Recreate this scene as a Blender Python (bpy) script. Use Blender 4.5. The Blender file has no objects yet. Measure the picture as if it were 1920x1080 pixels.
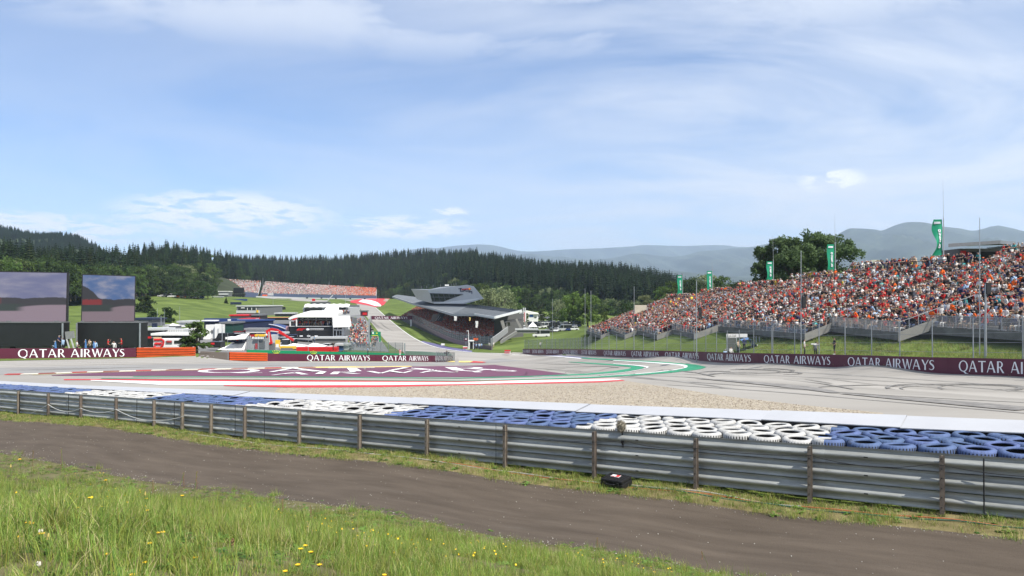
import bpy, bmesh, math, random
import numpy as np
from mathutils import Vector, Matrix

random.seed(7); RNG = np.random.default_rng(11)
SC = bpy.context.scene
COL = SC.collection
FPX = 1500.0                       # focal length in pixels of a 1920 wide picture
PITCH = math.atan(20/1500.0)
CZ = 16.0                          # camera height above the lowest ground

# ---------------------------------------------------------------- camera
cam = bpy.data.cameras.new('camera'); cam.sensor_width = 36; cam.lens = 36*FPX/1920
cam.clip_start = 0.1; cam.clip_end = 60000
camo = bpy.data.objects.new('camera', cam); COL.objects.link(camo)
camo.location = (0, 0, CZ); camo.rotation_euler = (math.pi/2 + PITCH, 0, 0)
SC.camera = camo

# ---------------------------------------------------------------- sun and sky
SUN_DIR = Vector((0.425, -0.445, 0.79)).normalized()        # towards the sun
sun = bpy.data.lights.new('sun', 'SUN'); sun.energy = 5.0; sun.angle = math.radians(0.53)
sun.color = (1.0, 0.955, 0.88)
suno = bpy.data.objects.new('sun', sun); COL.objects.link(suno)
suno.rotation_euler = SUN_DIR.to_track_quat('Z', 'Y').to_euler()
suno.location = (60, -40, 160)

W = bpy.data.worlds.new('World'); SC.world = W; W.use_nodes = True
nt = W.node_tree; nt.nodes.clear()
def N(t, ty, **kw):
    n = t.nodes.new(ty)
    for k, v in kw.items(): setattr(n, k, v)
    return n
sky = N(nt, 'ShaderNodeTexSky'); sky.sky_type = 'NISHITA'; sky.sun_disc = False
sky.sun_elevation = math.asin(SUN_DIR.z); sky.sun_rotation = math.atan2(SUN_DIR.x, SUN_DIR.y)
sky.altitude = 700; sky.air_density = 1.0; sky.dust_density = 0.0; sky.ozone_density = 3.0
tc = N(nt, 'ShaderNodeTexCoord')
sep = N(nt, 'ShaderNodeSeparateXYZ'); nt.links.new(tc.outputs['Generated'], sep.inputs[0])
def wm(op, a, b=None, clamp=False):
    n = N(nt, 'ShaderNodeMath', operation=op); n.use_clamp = clamp
    for i, v in enumerate((a, b)):
        if v is None: continue
        if isinstance(v, (int, float)): n.inputs[i].default_value = v
        else: nt.links.new(v, n.inputs[i])
    return n.outputs[0]
zz = wm('MAXIMUM', sep.outputs[2], 0.0)
den = wm('ADD', zz, 0.12)
cx_ = wm('DIVIDE', sep.outputs[0], den); cy_ = wm('DIVIDE', sep.outputs[1], den)
comb = N(nt, 'ShaderNodeCombineXYZ'); nt.links.new(cx_, comb.inputs[0]); nt.links.new(cy_, comb.inputs[1])
def cloud(scale, detail, rough, lo, hi, off, sx=1.0, sy=1.0, dist=0.0):
    mp = N(nt, 'ShaderNodeMapping'); mp.inputs['Location'].default_value = off
    mp.inputs['Scale'].default_value = (sx, sy, 1); nt.links.new(comb.outputs[0], mp.inputs[0])
    nz = N(nt, 'ShaderNodeTexNoise'); nz.inputs['Scale'].default_value = scale
    nz.inputs['Detail'].default_value = detail; nz.inputs['Roughness'].default_value = rough
    nz.inputs['Distortion'].default_value = dist
    nt.links.new(mp.outputs[0], nz.inputs['Vector'])
    mr = N(nt, 'ShaderNodeMapRange', interpolation_type='SMOOTHERSTEP')
    mr.inputs[1].default_value = lo; mr.inputs[2].default_value = hi
    nt.links.new(nz.outputs[0], mr.inputs[0])
    return mr.outputs[0]
# a veil of high cirrus that thickens towards the east (the right), torn sheets high up, small cumulus low down
east = N(nt, 'ShaderNodeMapRange', interpolation_type='SMOOTHSTEP')
east.inputs[1].default_value = -0.5; east.inputs[2].default_value = 0.42
nt.links.new(sep.outputs[0], east.inputs[0])
veil = cloud(0.75, 9, 0.58, 0.08, 0.82, (3.1, 1.7, 0), 0.9, 1.2, 1.2)
veil = wm('MULTIPLY', veil, wm('ADD', wm('MULTIPLY', east.outputs[0], 0.85), 0.26), True)
up = N(nt, 'ShaderNodeMapRange', interpolation_type='SMOOTHSTEP'); up.inputs[1].default_value = 0.255; up.inputs[2].default_value = 0.33
nt.links.new(sep.outputs[2], up.inputs[0])
sheet = wm('MULTIPLY', cloud(1.7, 10, 0.62, 0.30, 0.60, (0.4, 4.6, 0), 0.75, 1.25, 0.35), up.outputs[0])
sheet = wm('MULTIPLY', sheet, 0.82)
def puff(az, el, ra, re):                       # a bank of small cumulus: soft oval in azimuth and height
    a = wm('DIVIDE', wm('SUBTRACT', wm('DIVIDE', sep.outputs[0], wm('MAXIMUM', sep.outputs[1], 0.05)), az), ra); b = wm('DIVIDE', wm('SUBTRACT', sep.outputs[2], el), re)
    d = wm('ADD', wm('MULTIPLY', a, a), wm('MULTIPLY', b, b)); m_ = N(nt, 'ShaderNodeMapRange', interpolation_type='SMOOTHSTEP'); m_.inputs[1].default_value = 1.0; m_.inputs[2].default_value = 0.15; nt.links.new(d, m_.inputs[0]); return m_.outputs[0]
bank = wm('MAXIMUM', wm('MAXIMUM', puff(-0.36, 0.098, 0.17, 0.034), puff(0.402, 0.136, 0.050, 0.017)), wm('MAXIMUM', puff(-0.13, 0.088, 0.10, 0.018), wm('MAXIMUM', puff(-0.60, 0.075, 0.20, 0.022), puff(-0.08, 0.106, 0.03, 0.01))))
cum = wm('MULTIPLY', cloud(6.0, 9, 0.58, 0.40, 0.56, (2.55, 0.3, 0), 1.0, 0.8, 0.3), bank)
cum = wm('MULTIPLY', cum, 0.95)
amt = wm('MAXIMUM', veil, sheet)
mix = N(nt, 'ShaderNodeMixRGB'); nt.links.new(amt, mix.inputs[0])
tint = N(nt, 'ShaderNodeMixRGB', blend_type='MULTIPLY'); tint.inputs[0].default_value = 1.0; tint.inputs[2].default_value = (0.88, 0.96, 1.12, 1)
nt.links.new(sky.outputs[0], tint.inputs[1]); nt.links.new(tint.outputs[0], mix.inputs[1]); mix.inputs[2].default_value = (6.0, 6.45, 7.35, 1)
mix2 = N(nt, 'ShaderNodeMixRGB'); nt.links.new(cum, mix2.inputs[0]); nt.links.new(mix.outputs[0], mix2.inputs[1]); mix2.inputs[2].default_value = (8.0, 8.15, 8.4, 1)
bg = N(nt, 'ShaderNodeBackground'); nt.links.new(mix2.outputs[0], bg.inputs[0]); bg.inputs[1].default_value = 0.095
wo = N(nt, 'ShaderNodeOutputWorld'); nt.links.new(bg.outputs[0], wo.inputs[0])

SC.view_settings.view_transform = 'Standard'; SC.view_settings.look = 'None'
SC.view_settings.exposure = 0.55; SC.view_settings.gamma = 1.0
SC.view_settings.use_curve_mapping = False
SC.cycles.volume_bounces = 1; SC.cycles.max_bounces = 6; SC.cycles.diffuse_bounces = 3
SC.cycles.transparent_max_bounces = 24
SC.cycles.use_denoising = True

# ---------------------------------------------------------------- projection of the photograph
_fw = np.array((0, math.cos(PITCH), math.sin(PITCH))); _up = np.array((0, -math.sin(PITCH), math.cos(PITCH)))
def P(px, py, D):
    return D*(_fw + (px-960)/FPX*np.array((1., 0, 0)) + (540-py)/FPX*_up) + np.array((0, 0, CZ))
def V(px, py, D): return Vector(P(px, py, D))

# ---------------------------------------------------------------- tags and objects
def tag(o, label=None, cat=None, group=None, kind=None):
    if label: o['label'] = label
    if cat: o['category'] = cat
    if group: o['group'] = group
    if kind: o['kind'] = kind
    return o
def empty(name, loc, label, cat, group=None, rz=0):
    o = bpy.data.objects.new(name, None); COL.objects.link(o); o.location = loc; o.rotation_euler = (0, 0, rz)
    o.empty_display_size = 0.2
    return tag(o, label, cat, group)
def link(name, me, parent=None, loc=None, rz=0):
    o = bpy.data.objects.new(name, me); COL.objects.link(o)
    if parent: o.parent = parent
    if loc is not None: o.location = loc
    if rz: o.rotation_euler = (0, 0, rz)
    return o

class MB:
    def __init__(s): s.v = []; s.f = []; s.m = []
    def add(s, vs, fs, m=0):
        b = len(s.v); s.v.extend([tuple(map(float, p)) for p in vs])
        s.f.extend([tuple(b+i for i in f) for f in fs]); s.m.extend([m]*len(fs)); return s
    def quad(s, a, b, c, d, m=0): return s.add((a, b, c, d), ((0, 1, 2, 3),), m)
    def box(s, c, size, rz=0, m=0, R=None):
        x, y, z = [q/2 for q in size]; c = Vector(c)
        M = R if R is not None else Matrix.Rotation(rz, 3, 'Z')
        vs = [c + M @ Vector((sx*x, sy*y, sz*z)) for sz in (-1, 1) for sx, sy in ((-1, -1), (1, -1), (1, 1), (-1, 1))]
        return s.add(vs, ((3, 2, 1, 0), (4, 5, 6, 7), (0, 1, 5, 4), (1, 2, 6, 5), (2, 3, 7, 6), (3, 0, 4, 7)), m)
    def bar(s, a, b, w, h=None, m=0):
        a = Vector(a); b = Vector(b); d = b-a; L = d.length
        if L < 1e-6: return s
        q = d.to_track_quat('X', 'Z').to_matrix()
        return s.box((a+b)/2, (L, w, h or w), R=q, m=m)
    def tube(s, a, b, r, r2=None, n=8, m=0, cap=True):
        a = Vector(a); b = Vector(b); r2 = r if r2 is None else r2
        q = (b-a).to_track_quat('Z', 'Y').to_matrix(); vs = []
        for p, rr in ((a, r), (b, r2)):
            for i in range(n):
                t = 2*math.pi*i/n; vs.append(p + q @ Vector((rr*math.cos(t), rr*math.sin(t), 0)))
        fs = [(i, (i+1) % n, n+(i+1) % n, n+i) for i in range(n)]
        if cap: fs += [tuple(range(n-1, -1, -1)), tuple(range(n, 2*n))]
        return s.add(vs, fs, m)
    def pipe(s, pts, r, n=6, m=0):
        for a, b in zip(pts[:-1], pts[1:]): s.tube(a, b, r, n=n, m=m)
        return s
    def prism(s, poly, ext, m=0):           # closed polygon of points swept by the vector ext
        n = len(poly); e = Vector(ext); vs = [Vector(p) for p in poly] + [Vector(p)+e for p in poly]
        fs = [tuple(range(n-1, -1, -1)), tuple(range(n, 2*n))] + [(i, (i+1) % n, n+(i+1) % n, n+i) for i in range(n)]
        return s.add(vs, fs, m)
    def ball(s, c, r, nu=10, nv=6, m=0):
        c = Vector(c); rr = r if isinstance(r, (tuple, list)) else (r, r, r); vs = []; fs = []
        for j in range(nv+1):
            t = math.pi*j/nv
            for i in range(nu):
                p = 2*math.pi*i/nu
                vs.append(c + Vector((rr[0]*math.sin(t)*math.cos(p), rr[1]*math.sin(t)*math.sin(p), rr[2]*math.cos(t))))
        for j in range(nv):
            for i in range(nu):
                fs.append((j*nu+i, (j+1)*nu+i, (j+1)*nu+(i+1) % nu, j*nu+(i+1) % nu))
        return s.add(vs, fs, m)
    def mesh(s, name, mats, org=(0, 0, 0), smooth=False):
        me = bpy.data.meshes.new(name); o = Vector(org)
        me.from_pydata([(x-o.x, y-o.y, z-o.z) for x, y, z in s.v], [], s.f)
        for k in (mats if isinstance(mats, (list, tuple)) else [mats]): me.materials.append(k)
        me.polygons.foreach_set('material_index', s.m)
        if smooth: me.polygons.foreach_set('use_smooth', [True]*len(s.f))
        me.update(); return me
    def build(s, name, mats, parent=None, smooth=False):
        """world-space vertices; the object's origin is its parent's, or the middle of its own base"""
        if parent is not None:
            o = link(name, s.mesh(name, mats, parent.location, smooth), parent)
        else:
            a = np.array(s.v); c = Vector(((a[:, 0].min()+a[:, 0].max())/2, (a[:, 1].min()+a[:, 1].max())/2, a[:, 2].min()))
            o = link(name, s.mesh(name, mats, c, smooth), None, c)
        return o
def np_mesh(name, verts, faces, mats, midx=None, smooth=False):
    """fast mesh from numpy arrays, all faces with the same number of corners"""
    me = bpy.data.meshes.new(name); k = faces.shape[1]
    me.vertices.add(len(verts)); me.vertices.foreach_set('co', np.asarray(verts, np.float32).ravel())
    me.loops.add(faces.size); me.loops.foreach_set('vertex_index', faces.astype(np.int32).ravel())
    me.polygons.add(len(faces)); me.polygons.foreach_set('loop_start', np.arange(0, faces.size, k, dtype=np.int32))
    for q in mats: me.materials.append(q)
    if midx is not None: me.polygons.foreach_set('material_index', np.asarray(midx, np.int32))
    if smooth: me.polygons.foreach_set('use_smooth', np.ones(len(faces), bool))
    me.update(calc_edges=True); me.validate(); return me

# ---------------------------------------------------------------- materials
_mats = {}
def M(name, col=None, rough=0.75, metal=0.0, var=0.12, scale=3.0, bump=0.0, bscale=None, spec=0.3, rnd=0.0, detail=5, alpha=1.0, coord='Object', col2=None, stretch=None, backlit=0.0, scuff=None, turn=0.0):
    """procedural painted / worn surface: base colour broken up by noise, optional relief, optional per-object variation"""
    if name in _mats: return _mats[name]
    m = bpy.data.materials.new(name); m.use_nodes = True; t = m.node_tree; b = t.nodes['Principled BSDF']
    _mats[name] = m
    b.inputs['Roughness'].default_value = rough; b.inputs['Metallic'].default_value = metal
    b.inputs['Specular IOR Level'].default_value = spec
    tcn = N(t, 'ShaderNodeTexCoord'); vec = tcn.outputs[coord]
    if stretch:
        mp = N(t, 'ShaderNodeMapping', vector_type='TEXTURE'); mp.inputs['Scale'].default_value = [1/q for q in stretch]; mp.inputs['Rotation'].default_value = (0, 0, turn); t.links.new(vec, mp.inputs[0]); vec = mp.outputs[0]
    nz = N(t, 'ShaderNodeTexNoise'); nz.inputs['Scale'].default_value = scale; nz.inputs['Detail'].default_value = detail
    nz.inputs['Roughness'].default_value = 0.62; t.links.new(vec, nz.inputs['Vector'])
    cr = N(t, 'ShaderNodeValToRGB'); t.links.new(nz.outputs[0], cr.inputs[0])
    c2 = col2 or col
    cr.color_ramp.elements[0].position = 0.28; cr.color_ramp.elements[1].position = 0.72
    cr.color_ramp.elements[0].color = (*[max(0, c*(1-var)) for c in col], 1)
    cr.color_ramp.elements[1].color = (*[min(1, c*(1+var)) for c in c2], 1)
    out = cr.outputs[0]
    if scuff:                                  # worn spots: (colour, scale, from, to)
        n2 = N(t, 'ShaderNodeTexNoise'); n2.inputs['Scale'].default_value = scuff[1]; n2.inputs['Detail'].default_value = 7; n2.inputs['Roughness'].default_value = 0.7; t.links.new(vec, n2.inputs['Vector'])
        if rnd: oj = N(t, 'ShaderNodeObjectInfo'); va = N(t, 'ShaderNodeVectorMath', operation='ADD'); t.links.new(vec, va.inputs[0]); t.links.new(oj.outputs['Location'], va.inputs[1]); t.links.new(va.outputs[0], n2.inputs['Vector'])
        m2 = N(t, 'ShaderNodeMapRange', interpolation_type='SMOOTHSTEP'); m2.inputs[1].default_value = scuff[2]; m2.inputs[2].default_value = scuff[3]; t.links.new(n2.outputs[0], m2.inputs[0])
        xc = N(t, 'ShaderNodeMixRGB'); t.links.new(m2.outputs[0], xc.inputs[0]); t.links.new(out, xc.inputs[1]); xc.inputs[2].default_value = (*scuff[0], 1); out = xc.outputs[0]
    if rnd:
        oi = N(t, 'ShaderNodeObjectInfo'); hs = N(t, 'ShaderNodeHueSaturation')
        mr = N(t, 'ShaderNodeMapRange'); mr.inputs[3].default_value = 1-rnd; mr.inputs[4].default_value = 1+rnd
        t.links.new(oi.outputs['Random'], mr.inputs[0]); t.links.new(mr.outputs[0], hs.inputs['Value'])
        mr2 = N(t, 'ShaderNodeMapRange'); mr2.inputs[3].default_value = 0.5-rnd*0.06; mr2.inputs[4].default_value = 0.5+rnd*0.06
        t.links.new(oi.outputs['Random'], mr2.inputs[0]); t.links.new(mr2.outputs[0], hs.inputs['Hue'])
        t.links.new(out, hs.inputs['Color']); out = hs.outputs[0]
    t.links.new(out, b.inputs['Base Color'])
    if bump:
        nb = N(t, 'ShaderNodeTexNoise'); nb.inputs['Scale'].default_value = bscale or scale*6; nb.inputs['Detail'].default_value = 6
        t.links.new(vec, nb.inputs['Vector'])
        bp = N(t, 'ShaderNodeBump'); bp.inputs['Strength'].default_value = bump; bp.inputs['Distance'].default_value = 0.02
        t.links.new(nb.outputs[0], bp.inputs['Height']); t.links.new(bp.outputs[0], b.inputs['Normal'])
    if backlit:                                # thin leaves let some light through
        tr = N(t, 'ShaderNodeBsdfTranslucent'); t.links.new(out, tr.inputs[0])
        mx = N(t, 'ShaderNodeMixShader'); mx.inputs[0].default_value = backlit
        t.links.new(b.outputs[0], mx.inputs[1]); t.links.new(tr.outputs[0], mx.inputs[2])
        t.links.new(mx.outputs[0], t.nodes['Material Output'].inputs[0])
    if alpha < 1:
        b.inputs['Alpha'].default_value = alpha
    return m
def M_vcol(name, rough=0.8):
    if name in _mats: return _mats[name]
    m = bpy.data.materials.new(name); m.use_nodes = True; t = m.node_tree; b = t.nodes['Principled BSDF']; _mats[name] = m
    at = N(t, 'ShaderNodeAttribute'); at.attribute_name = 'cloth'
    nz = N(t, 'ShaderNodeTexNoise'); nz.inputs['Scale'].default_value = 9.0; tcn = N(t, 'ShaderNodeTexCoord'); t.links.new(tcn.outputs['Object'], nz.inputs['Vector'])
    mr = N(t, 'ShaderNodeMapRange'); mr.inputs[3].default_value = 0.72; mr.inputs[4].default_value = 1.22; t.links.new(nz.outputs[0], mr.inputs[0])
    hs = N(t, 'ShaderNodeHueSaturation'); t.links.new(at.outputs['Color'], hs.inputs['Color']); t.links.new(mr.outputs[0], hs.inputs['Value'])
    t.links.new(hs.outputs[0], b.inputs['Base Color']); b.inputs['Roughness'].default_value = rough; b.inputs['Specular IOR Level'].default_value = 0.2
    return m
def M_net(name, col, cell, wire, dens=None):
    """woven wire netting: square cells cut by a procedural pattern (a real sheet with holes)"""
    if name in _mats: return _mats[name]
    m = bpy.data.materials.new(name); m.use_nodes = True; t = m.node_tree; b = t.nodes['Principled BSDF']; _mats[name] = m
    b.inputs['Base Color'].default_value = (*col, 1); b.inputs['Metallic'].default_value = 0.6; b.inputs['Roughness'].default_value = 0.5
    b.inputs['Alpha'].default_value = 2*wire/cell if dens is None else dens
    return m
# ---------------------------------------------------------------- the lie of the land
# guardrail: a straight line in plan, falling gently to the left
RN = np.array((0.587, 0.81)); RT = np.array((0.81, -0.587))           # normal (to the track) and direction (to the right)
def rail_D(px, c=16.9):
    return c/(RN[0]*(px-960)/FPX + RN[1])
def rail_base_y(px): return 775 + (px-30)*(961-775)/(1763-30.0)

ctl = []                                                               # X, Y, z (relative to the camera)
def cp(px, py, D):
    p = P(px, py, D); ctl.append((p[0], p[1], p[2]-CZ))
def cx(x, y, z): ctl.append((x, y, z))
for a in ((0, 1080, 4.2), (480, 1080, 5.6), (960, 1080, 8.2), (1340, 1080, 11.6), (0, 960, 9), (240, 960, 10.5), (480, 1000, 9.6), (1920, 1200, 9.6)): cp(*a)
for th, z in ((-55, -1.45), (-30, -1.5), (0, -1.7), (30, -1.95), (55, -2.1)):
    cx(1.5*math.sin(math.radians(th)), 1.5*math.cos(math.radians(th)), z)
for th, z in ((15, -2.6), (35, -3.3), (55, -3.6)):
    cx(5*math.sin(math.radians(th)), 5*math.cos(math.radians(th)), z)
for px, py in ((-250, 822), (0, 848), (250, 897), (480, 930), (960, 1010), (1340, 1078)): cp(px, py, rail_D(px, 11.6))
for px in (-250, 30, 460, 945, 1303, 1763, 2150): cp(px, rail_base_y(px), rail_D(px))
for px, z in ((-250, -5.5), (0, -5.25), (300, -4.7), (945, -4.0), (1763, -3.75), (2150, -3.7)):
    D = rail_D(px, 20.2); cx((px-960)/FPX*D, D, z)
for a in ((1300, 760, 28.3), (1640, 776, 25.8), (700, 738, 35), (300, 716, 46), (1000, 725, 40.8), (1600, 720, 43.6), (1300, 700, 60), (700, 690, 74.5), (300, 690, 74.5), (100, 695, 66.7), (1950, 760, 28)): cp(*a)
# advertising walls
BR = [(2150, 722, 45), (1920, 707, 53.5), (1740, 698.7, 62), (1570, 689, 75), (1400, 681.5, 91.6), (1300, 675.5, 110), (1200, 670.8, 126.5), (1100, 666.7, 154), (1050, 664.6, 180), (980, 663, 205)]
BL = [(-160, 677, 82), (0, 673.5, 89.5), (255, 670.8, 98)]
BM = [(430, 676, 115.6), (540, 677.4, 126.5), (760, 678, 149.5), (850, 677.3, 175)]
for a in BR+BL+BM: cp(*a)
cp(368, 667.5, 112); cp(400, 668, 128)
# straight up the hill
for a in ((884, 661, 205), (833, 655, 250), (786, 640, 310), (735, 604, 430), (704, 577, 560), (690, 566, 680), (700, 560, 800), (600, 566, 640), (480, 558, 740), (760, 660, 230), (727, 643, 300), (640, 560, 840), (420, 556, 780)): cp(*a)
# paddock and the hill on the left
for a in ((640, 652, 215), (560, 652, 205), (470, 656, 190), (400, 655, 190), (500, 618, 330), (620, 618, 330), (560, 592, 430), (660, 600, 400), (440, 590, 430), (350, 578, 420), (300, 592, 330), (260, 562, 470), (430, 560, 560), (560, 577, 560), (330, 557, 520), (60, 659, 135), (200, 659, 135), (300, 657, 165), (100, 570, 420), (-250, 660, 130), (-250, 570, 420), (340, 640, 210)): cp(*a)
# right: grass bank and the rising stand
STANDS = [  # front left, front right, name
    ((39.0, 77.0, -3.15), (41.6, 50.0, -2.95)), ((37.6, 97.0, -3.6), (36.3, 75.0, -3.65)), ((28.6+2.2, 119.0, -4.5), (34.1, 93.0, -4.6)),
    ((27.7, 140.0, -5.75), (27.4, 120.0, -5.75)), ((25.2, 163.0, -6.75), (25.1, 138.0, -6.75)), ((22.7, 184.0, -7.7), (22.6, 160.0, -7.7)), ((19.6, 210.0, -8.85), (20.4, 183.0, -8.85))]
for FL, FR in STANDS:
    for q in (FL, FR): cx(q[0]-0.8, q[1], q[2]-0.75)
for a in ((60, 97, 1.2), (52, 130, 0.5), (46, 163, -1), (43, 205, -3), (62, 75, 1.2), (64, 50, 1.2), (80, 100, 0), (75, 160, -4), (70, 220, -8), (95, 60, 0)): cx(*a)
for a in ((1030, 617, 330), (1060, 627, 260), (985, 641, 235), (1080, 603, 420), (1095, 648, 200), (950, 640, 262), (1000, 590, 470), (1100, 592, 450), (1200, 598, 520)): cp(*a)
for th in (-60, -40, -25, -10, 5, 20, 35, 55): cx(2600*math.sin(math.radians(th)), 2600*math.cos(math.radians(th)), -22)
for th in (25, 40, 60): cx(500*math.sin(math.radians(th)), 500*math.cos(math.radians(th)), -22)
ctl = np.array(ctl)
def _lp(x, y):
    r = np.hypot(x, y); return np.stack((np.arctan2(x, y)*2.2, np.log(r)), -1), r
def _ker(a, b):
    d2 = ((a[:, None, :]-b[None, :, :])**2).sum(-1); return d2*np.log(d2+1e-9)*0.5
_cu, _cr = _lp(ctl[:, 0], ctl[:, 1])
_n = len(ctl); _A = np.zeros((_n+3, _n+3)); _A[:_n, :_n] = _ker(_cu, _cu) + 6e-5*np.eye(_n)
_A[:_n, _n] = 1; _A[:_n, _n+1:] = _cu; _A[_n:, :_n] = _A[:_n, _n:].T
_w = np.linalg.solve(_A, np.concatenate((ctl[:, 2]/_cr, (0, 0, 0))))
def _slope_x(u):                                   # z over r at points of (angle, log distance)
    out = np.empty(len(u))
    for i in range(0, len(u), 20000):
        q = u[i:i+20000]; out[i:i+20000] = _ker(q, _cu) @ _w[:_n] + _w[_n] + q @ _w[_n+1:]
    return out
_GT = np.linspace(-1.35*2.2, 1.35*2.2, 420); _GL = np.linspace(-1.0, 9.8, 620)
_gt, _gl = np.meshgrid(_GT, _GL)
_GS = _slope_x(np.stack((_gt.ravel(), _gl.ravel()), -1)).reshape(620, 420)
def _slope(u):                                     # the same, read from a fine table
    i = np.clip((u[:, 0]-_GT[0])/(_GT[1]-_GT[0]), 0, 418.999); j = np.clip((u[:, 1]-_GL[0])/(_GL[1]-_GL[0]), 0, 618.999)
    a = i.astype(int); b = j.astype(int); i = i-a; j = j-b
    return (_GS[b, a]*(1-i)+_GS[b, a+1]*i)*(1-j)+(_GS[b+1, a]*(1-i)+_GS[b+1, a+1]*i)*j
def ground(x, y):
    x = np.atleast_1d(np.asarray(x, float)); y = np.atleast_1d(np.asarray(y, float))
    u, r = _lp(x, y); return _slope(u)*r + CZ
def gz(x, y): return float(ground(x, y)[0])
_LR = np.linspace(math.log(2.5), math.log(1500), 900)
def G(px, py):
    """where the line of sight through a picture point first meets the ground: x, y"""
    d = P(px, py, 1.0)-np.array((0, 0, CZ)); e = d[2]/math.hypot(d[0], d[1]); th = math.atan2(d[0], d[1])
    s = _slope(np.stack((np.full(len(_LR), th*2.2), _LR), -1))-e
    k = np.argmax(s > 0) if (s > 0).any() else len(s)-1
    if k == 0: lr = _LR[0]
    else: lr = _LR[k-1] + (_LR[k]-_LR[k-1])*(-s[k-1]/(s[k]-s[k-1]))
    r = math.exp(lr); return r*math.sin(th), r*math.cos(th)
def GP(px, py):
    x, y = G(px, py); return np.array((x, y, gz(x, y)))
def at(px, D):
    """ground point under a picture column at a depth"""
    x = (px-960)/FPX*D; return Vector((x, D, gz(x, D)))

def sector_mesh(name, mat, th0, th1, nth, r0, r1, nr, lift=0):
    th = np.radians(np.linspace(th0, th1, nth)); lr = np.linspace(math.log(r0), math.log(r1), nr)
    T, L = np.meshgrid(th, lr); r = np.exp(L); x = (r*np.sin(T)).ravel(); y = (r*np.cos(T)).ravel()
    z = ground(x, y)+lift
    i = np.arange((nr-1)*nth).reshape(nr-1, nth)[:, :-1].ravel()
    f = np.stack((i, i+1, i+nth+1, i+nth), -1)
    return np_mesh(name, np.stack((x, y, z), -1), f, [mat], smooth=True)
def resample(pts, n):
    p = np.array(pts, float); d = np.concatenate(([0], np.cumsum(np.hypot(*np.diff(p, axis=0).T)))); t = np.linspace(0, d[-1], n)
    return np.stack((np.interp(t, d, p[:, 0]), np.interp(t, d, p[:, 1])), -1)
def smooth_line(pts, n=60):
    """Catmull-Rom through picture points"""
    p = [np.array(q, float) for q in pts]; p = [2*p[0]-p[1]] + p + [2*p[-1]-p[-2]]; out = []
    for k in range(1, len(p)-2):
        for t in np.linspace(0, 1, 12, endpoint=False):
            a, b, c, d = p[k-1:k+3]
            out.append(0.5*((2*b)+(-a+c)*t+(2*a-5*b+4*c-d)*t*t+(-a+3*b-3*c+d)*t**3))
    out.append(p[-2]); return resample(out, n)
def sheet_xy(A, B, m, lift, lk=0.6):
    """grid between two lines of ground points, draped on the terrain"""
    A = np.array(A); B = np.array(B); t = np.linspace(0, 1, m)[:, None, None]
    ra = np.hypot(*A.T); rb = np.hypot(*B.T); ta = np.arctan2(*A.T); tb = np.arctan2(*B.T)
    lr = np.log(ra)*(1-t[..., 0])+np.log(rb)*t[..., 0]; th = ta*(1-t[..., 0])+tb*t[..., 0]
    r = np.exp(lr); x = (r*np.sin(th)).ravel(); y = (r*np.cos(th)).ravel()
    z = ground(x, y)+lk*lift*(1+np.maximum(0, np.hypot(x, y)-20)/50)
    n = len(A); i = np.arange((m-1)*n).reshape(m-1, n)[:, :-1].ravel()
    return np.stack((x, y, z), -1), np.stack((i, i+1, i+n+1, i+n), -1)
def sheet(name, A, B, mat, lift, n=80, m=6, parent=None, label=None, smoothA=False, world=False, kind='structure'):
    A = smooth_line(A, n) if smoothA else resample(A, n); B = smooth_line(B, n) if smoothA else resample(B, n)
    if not world: A = [G(*p) for p in A]; B = [G(*p) for p in B]
    v, f = sheet_xy(A, B, m, lift); o = link(name, np_mesh(name, v, f, [mat], smooth=True), parent)
    if parent is None: o['kind'] = kind
    return o
def on_rail(px, c=16.9):
    D = rail_D(px, c); return ((px-960)/FPX*D, D)
# ---------------------------------------------------------------- ground, roads and painted surfaces
m_grass = M('grass_field', (0.070, 0.110, 0.020), 0.9, var=0.38, scale=0.07, col2=(0.110, 0.145, 0.034), bump=0.5, bscale=3.0, spec=0.1, detail=9)
m_soil = M('meadow_soil', (0.085, 0.075, 0.035), 0.95, var=0.35, scale=1.2, col2=(0.12, 0.11, 0.055), bump=0.8, bscale=18, spec=0.1, detail=8)
m_verge = M('verge_soil', (0.13, 0.115, 0.045), 0.95, var=0.4, scale=1.6, col2=(0.17, 0.14, 0.07), bump=0.8, bscale=25, spec=0.1, detail=8)
m_road = M('service_road_asphalt', (0.080, 0.063, 0.048), 0.9, var=0.15, scale=1.3, col2=(0.099, 0.079, 0.061), bump=0.9, bscale=70, spec=0.15, detail=13, stretch=(0.35, 1.6, 1), turn=math.atan2(-0.587, 0.81), scuff=((0.125, 0.108, 0.09), 0.9, 0.58, 0.85))
m_track = M('track_asphalt', (0.262, 0.245, 0.219), 0.85, var=0.14, scale=0.07, col2=(0.302, 0.285, 0.258), bump=0.35, bscale=14, spec=0.25, stretch=(0.35, 1.5, 1), turn=-0.25, detail=11, scuff=((0.19, 0.18, 0.165), 0.16, 0.52, 0.80))
m_lane = M('race_line_asphalt', (0.215, 0.209, 0.200), 0.82, var=0.10, scale=0.08, col2=(0.25, 0.243, 0.233), bump=0.3, bscale=14, spec=0.28, stretch=(0.35, 2.2, 1), detail=11)
m_pad = M('paddock_asphalt', (0.17, 0.168, 0.165), 0.85, var=0.18, scale=0.05, bump=0.2, spec=0.2, detail=8)
m_gravel = M('gravel_bed', (0.265, 0.23, 0.18), 0.95, var=0.25, scale=7.0, col2=(0.34, 0.30, 0.24), bump=1.0, bscale=16, spec=0.1, detail=4)
m_red = M('red_paint', (0.50, 0.030, 0.034), 0.6, var=0.10, scale=1.5)
m_white = M('white_paint', (0.68, 0.68, 0.66), 0.6, var=0.06, scale=1.2)
m_pgreen = M('green_paint', (0.030, 0.25, 0.13), 0.6, var=0.12, scale=0.8)
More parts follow.
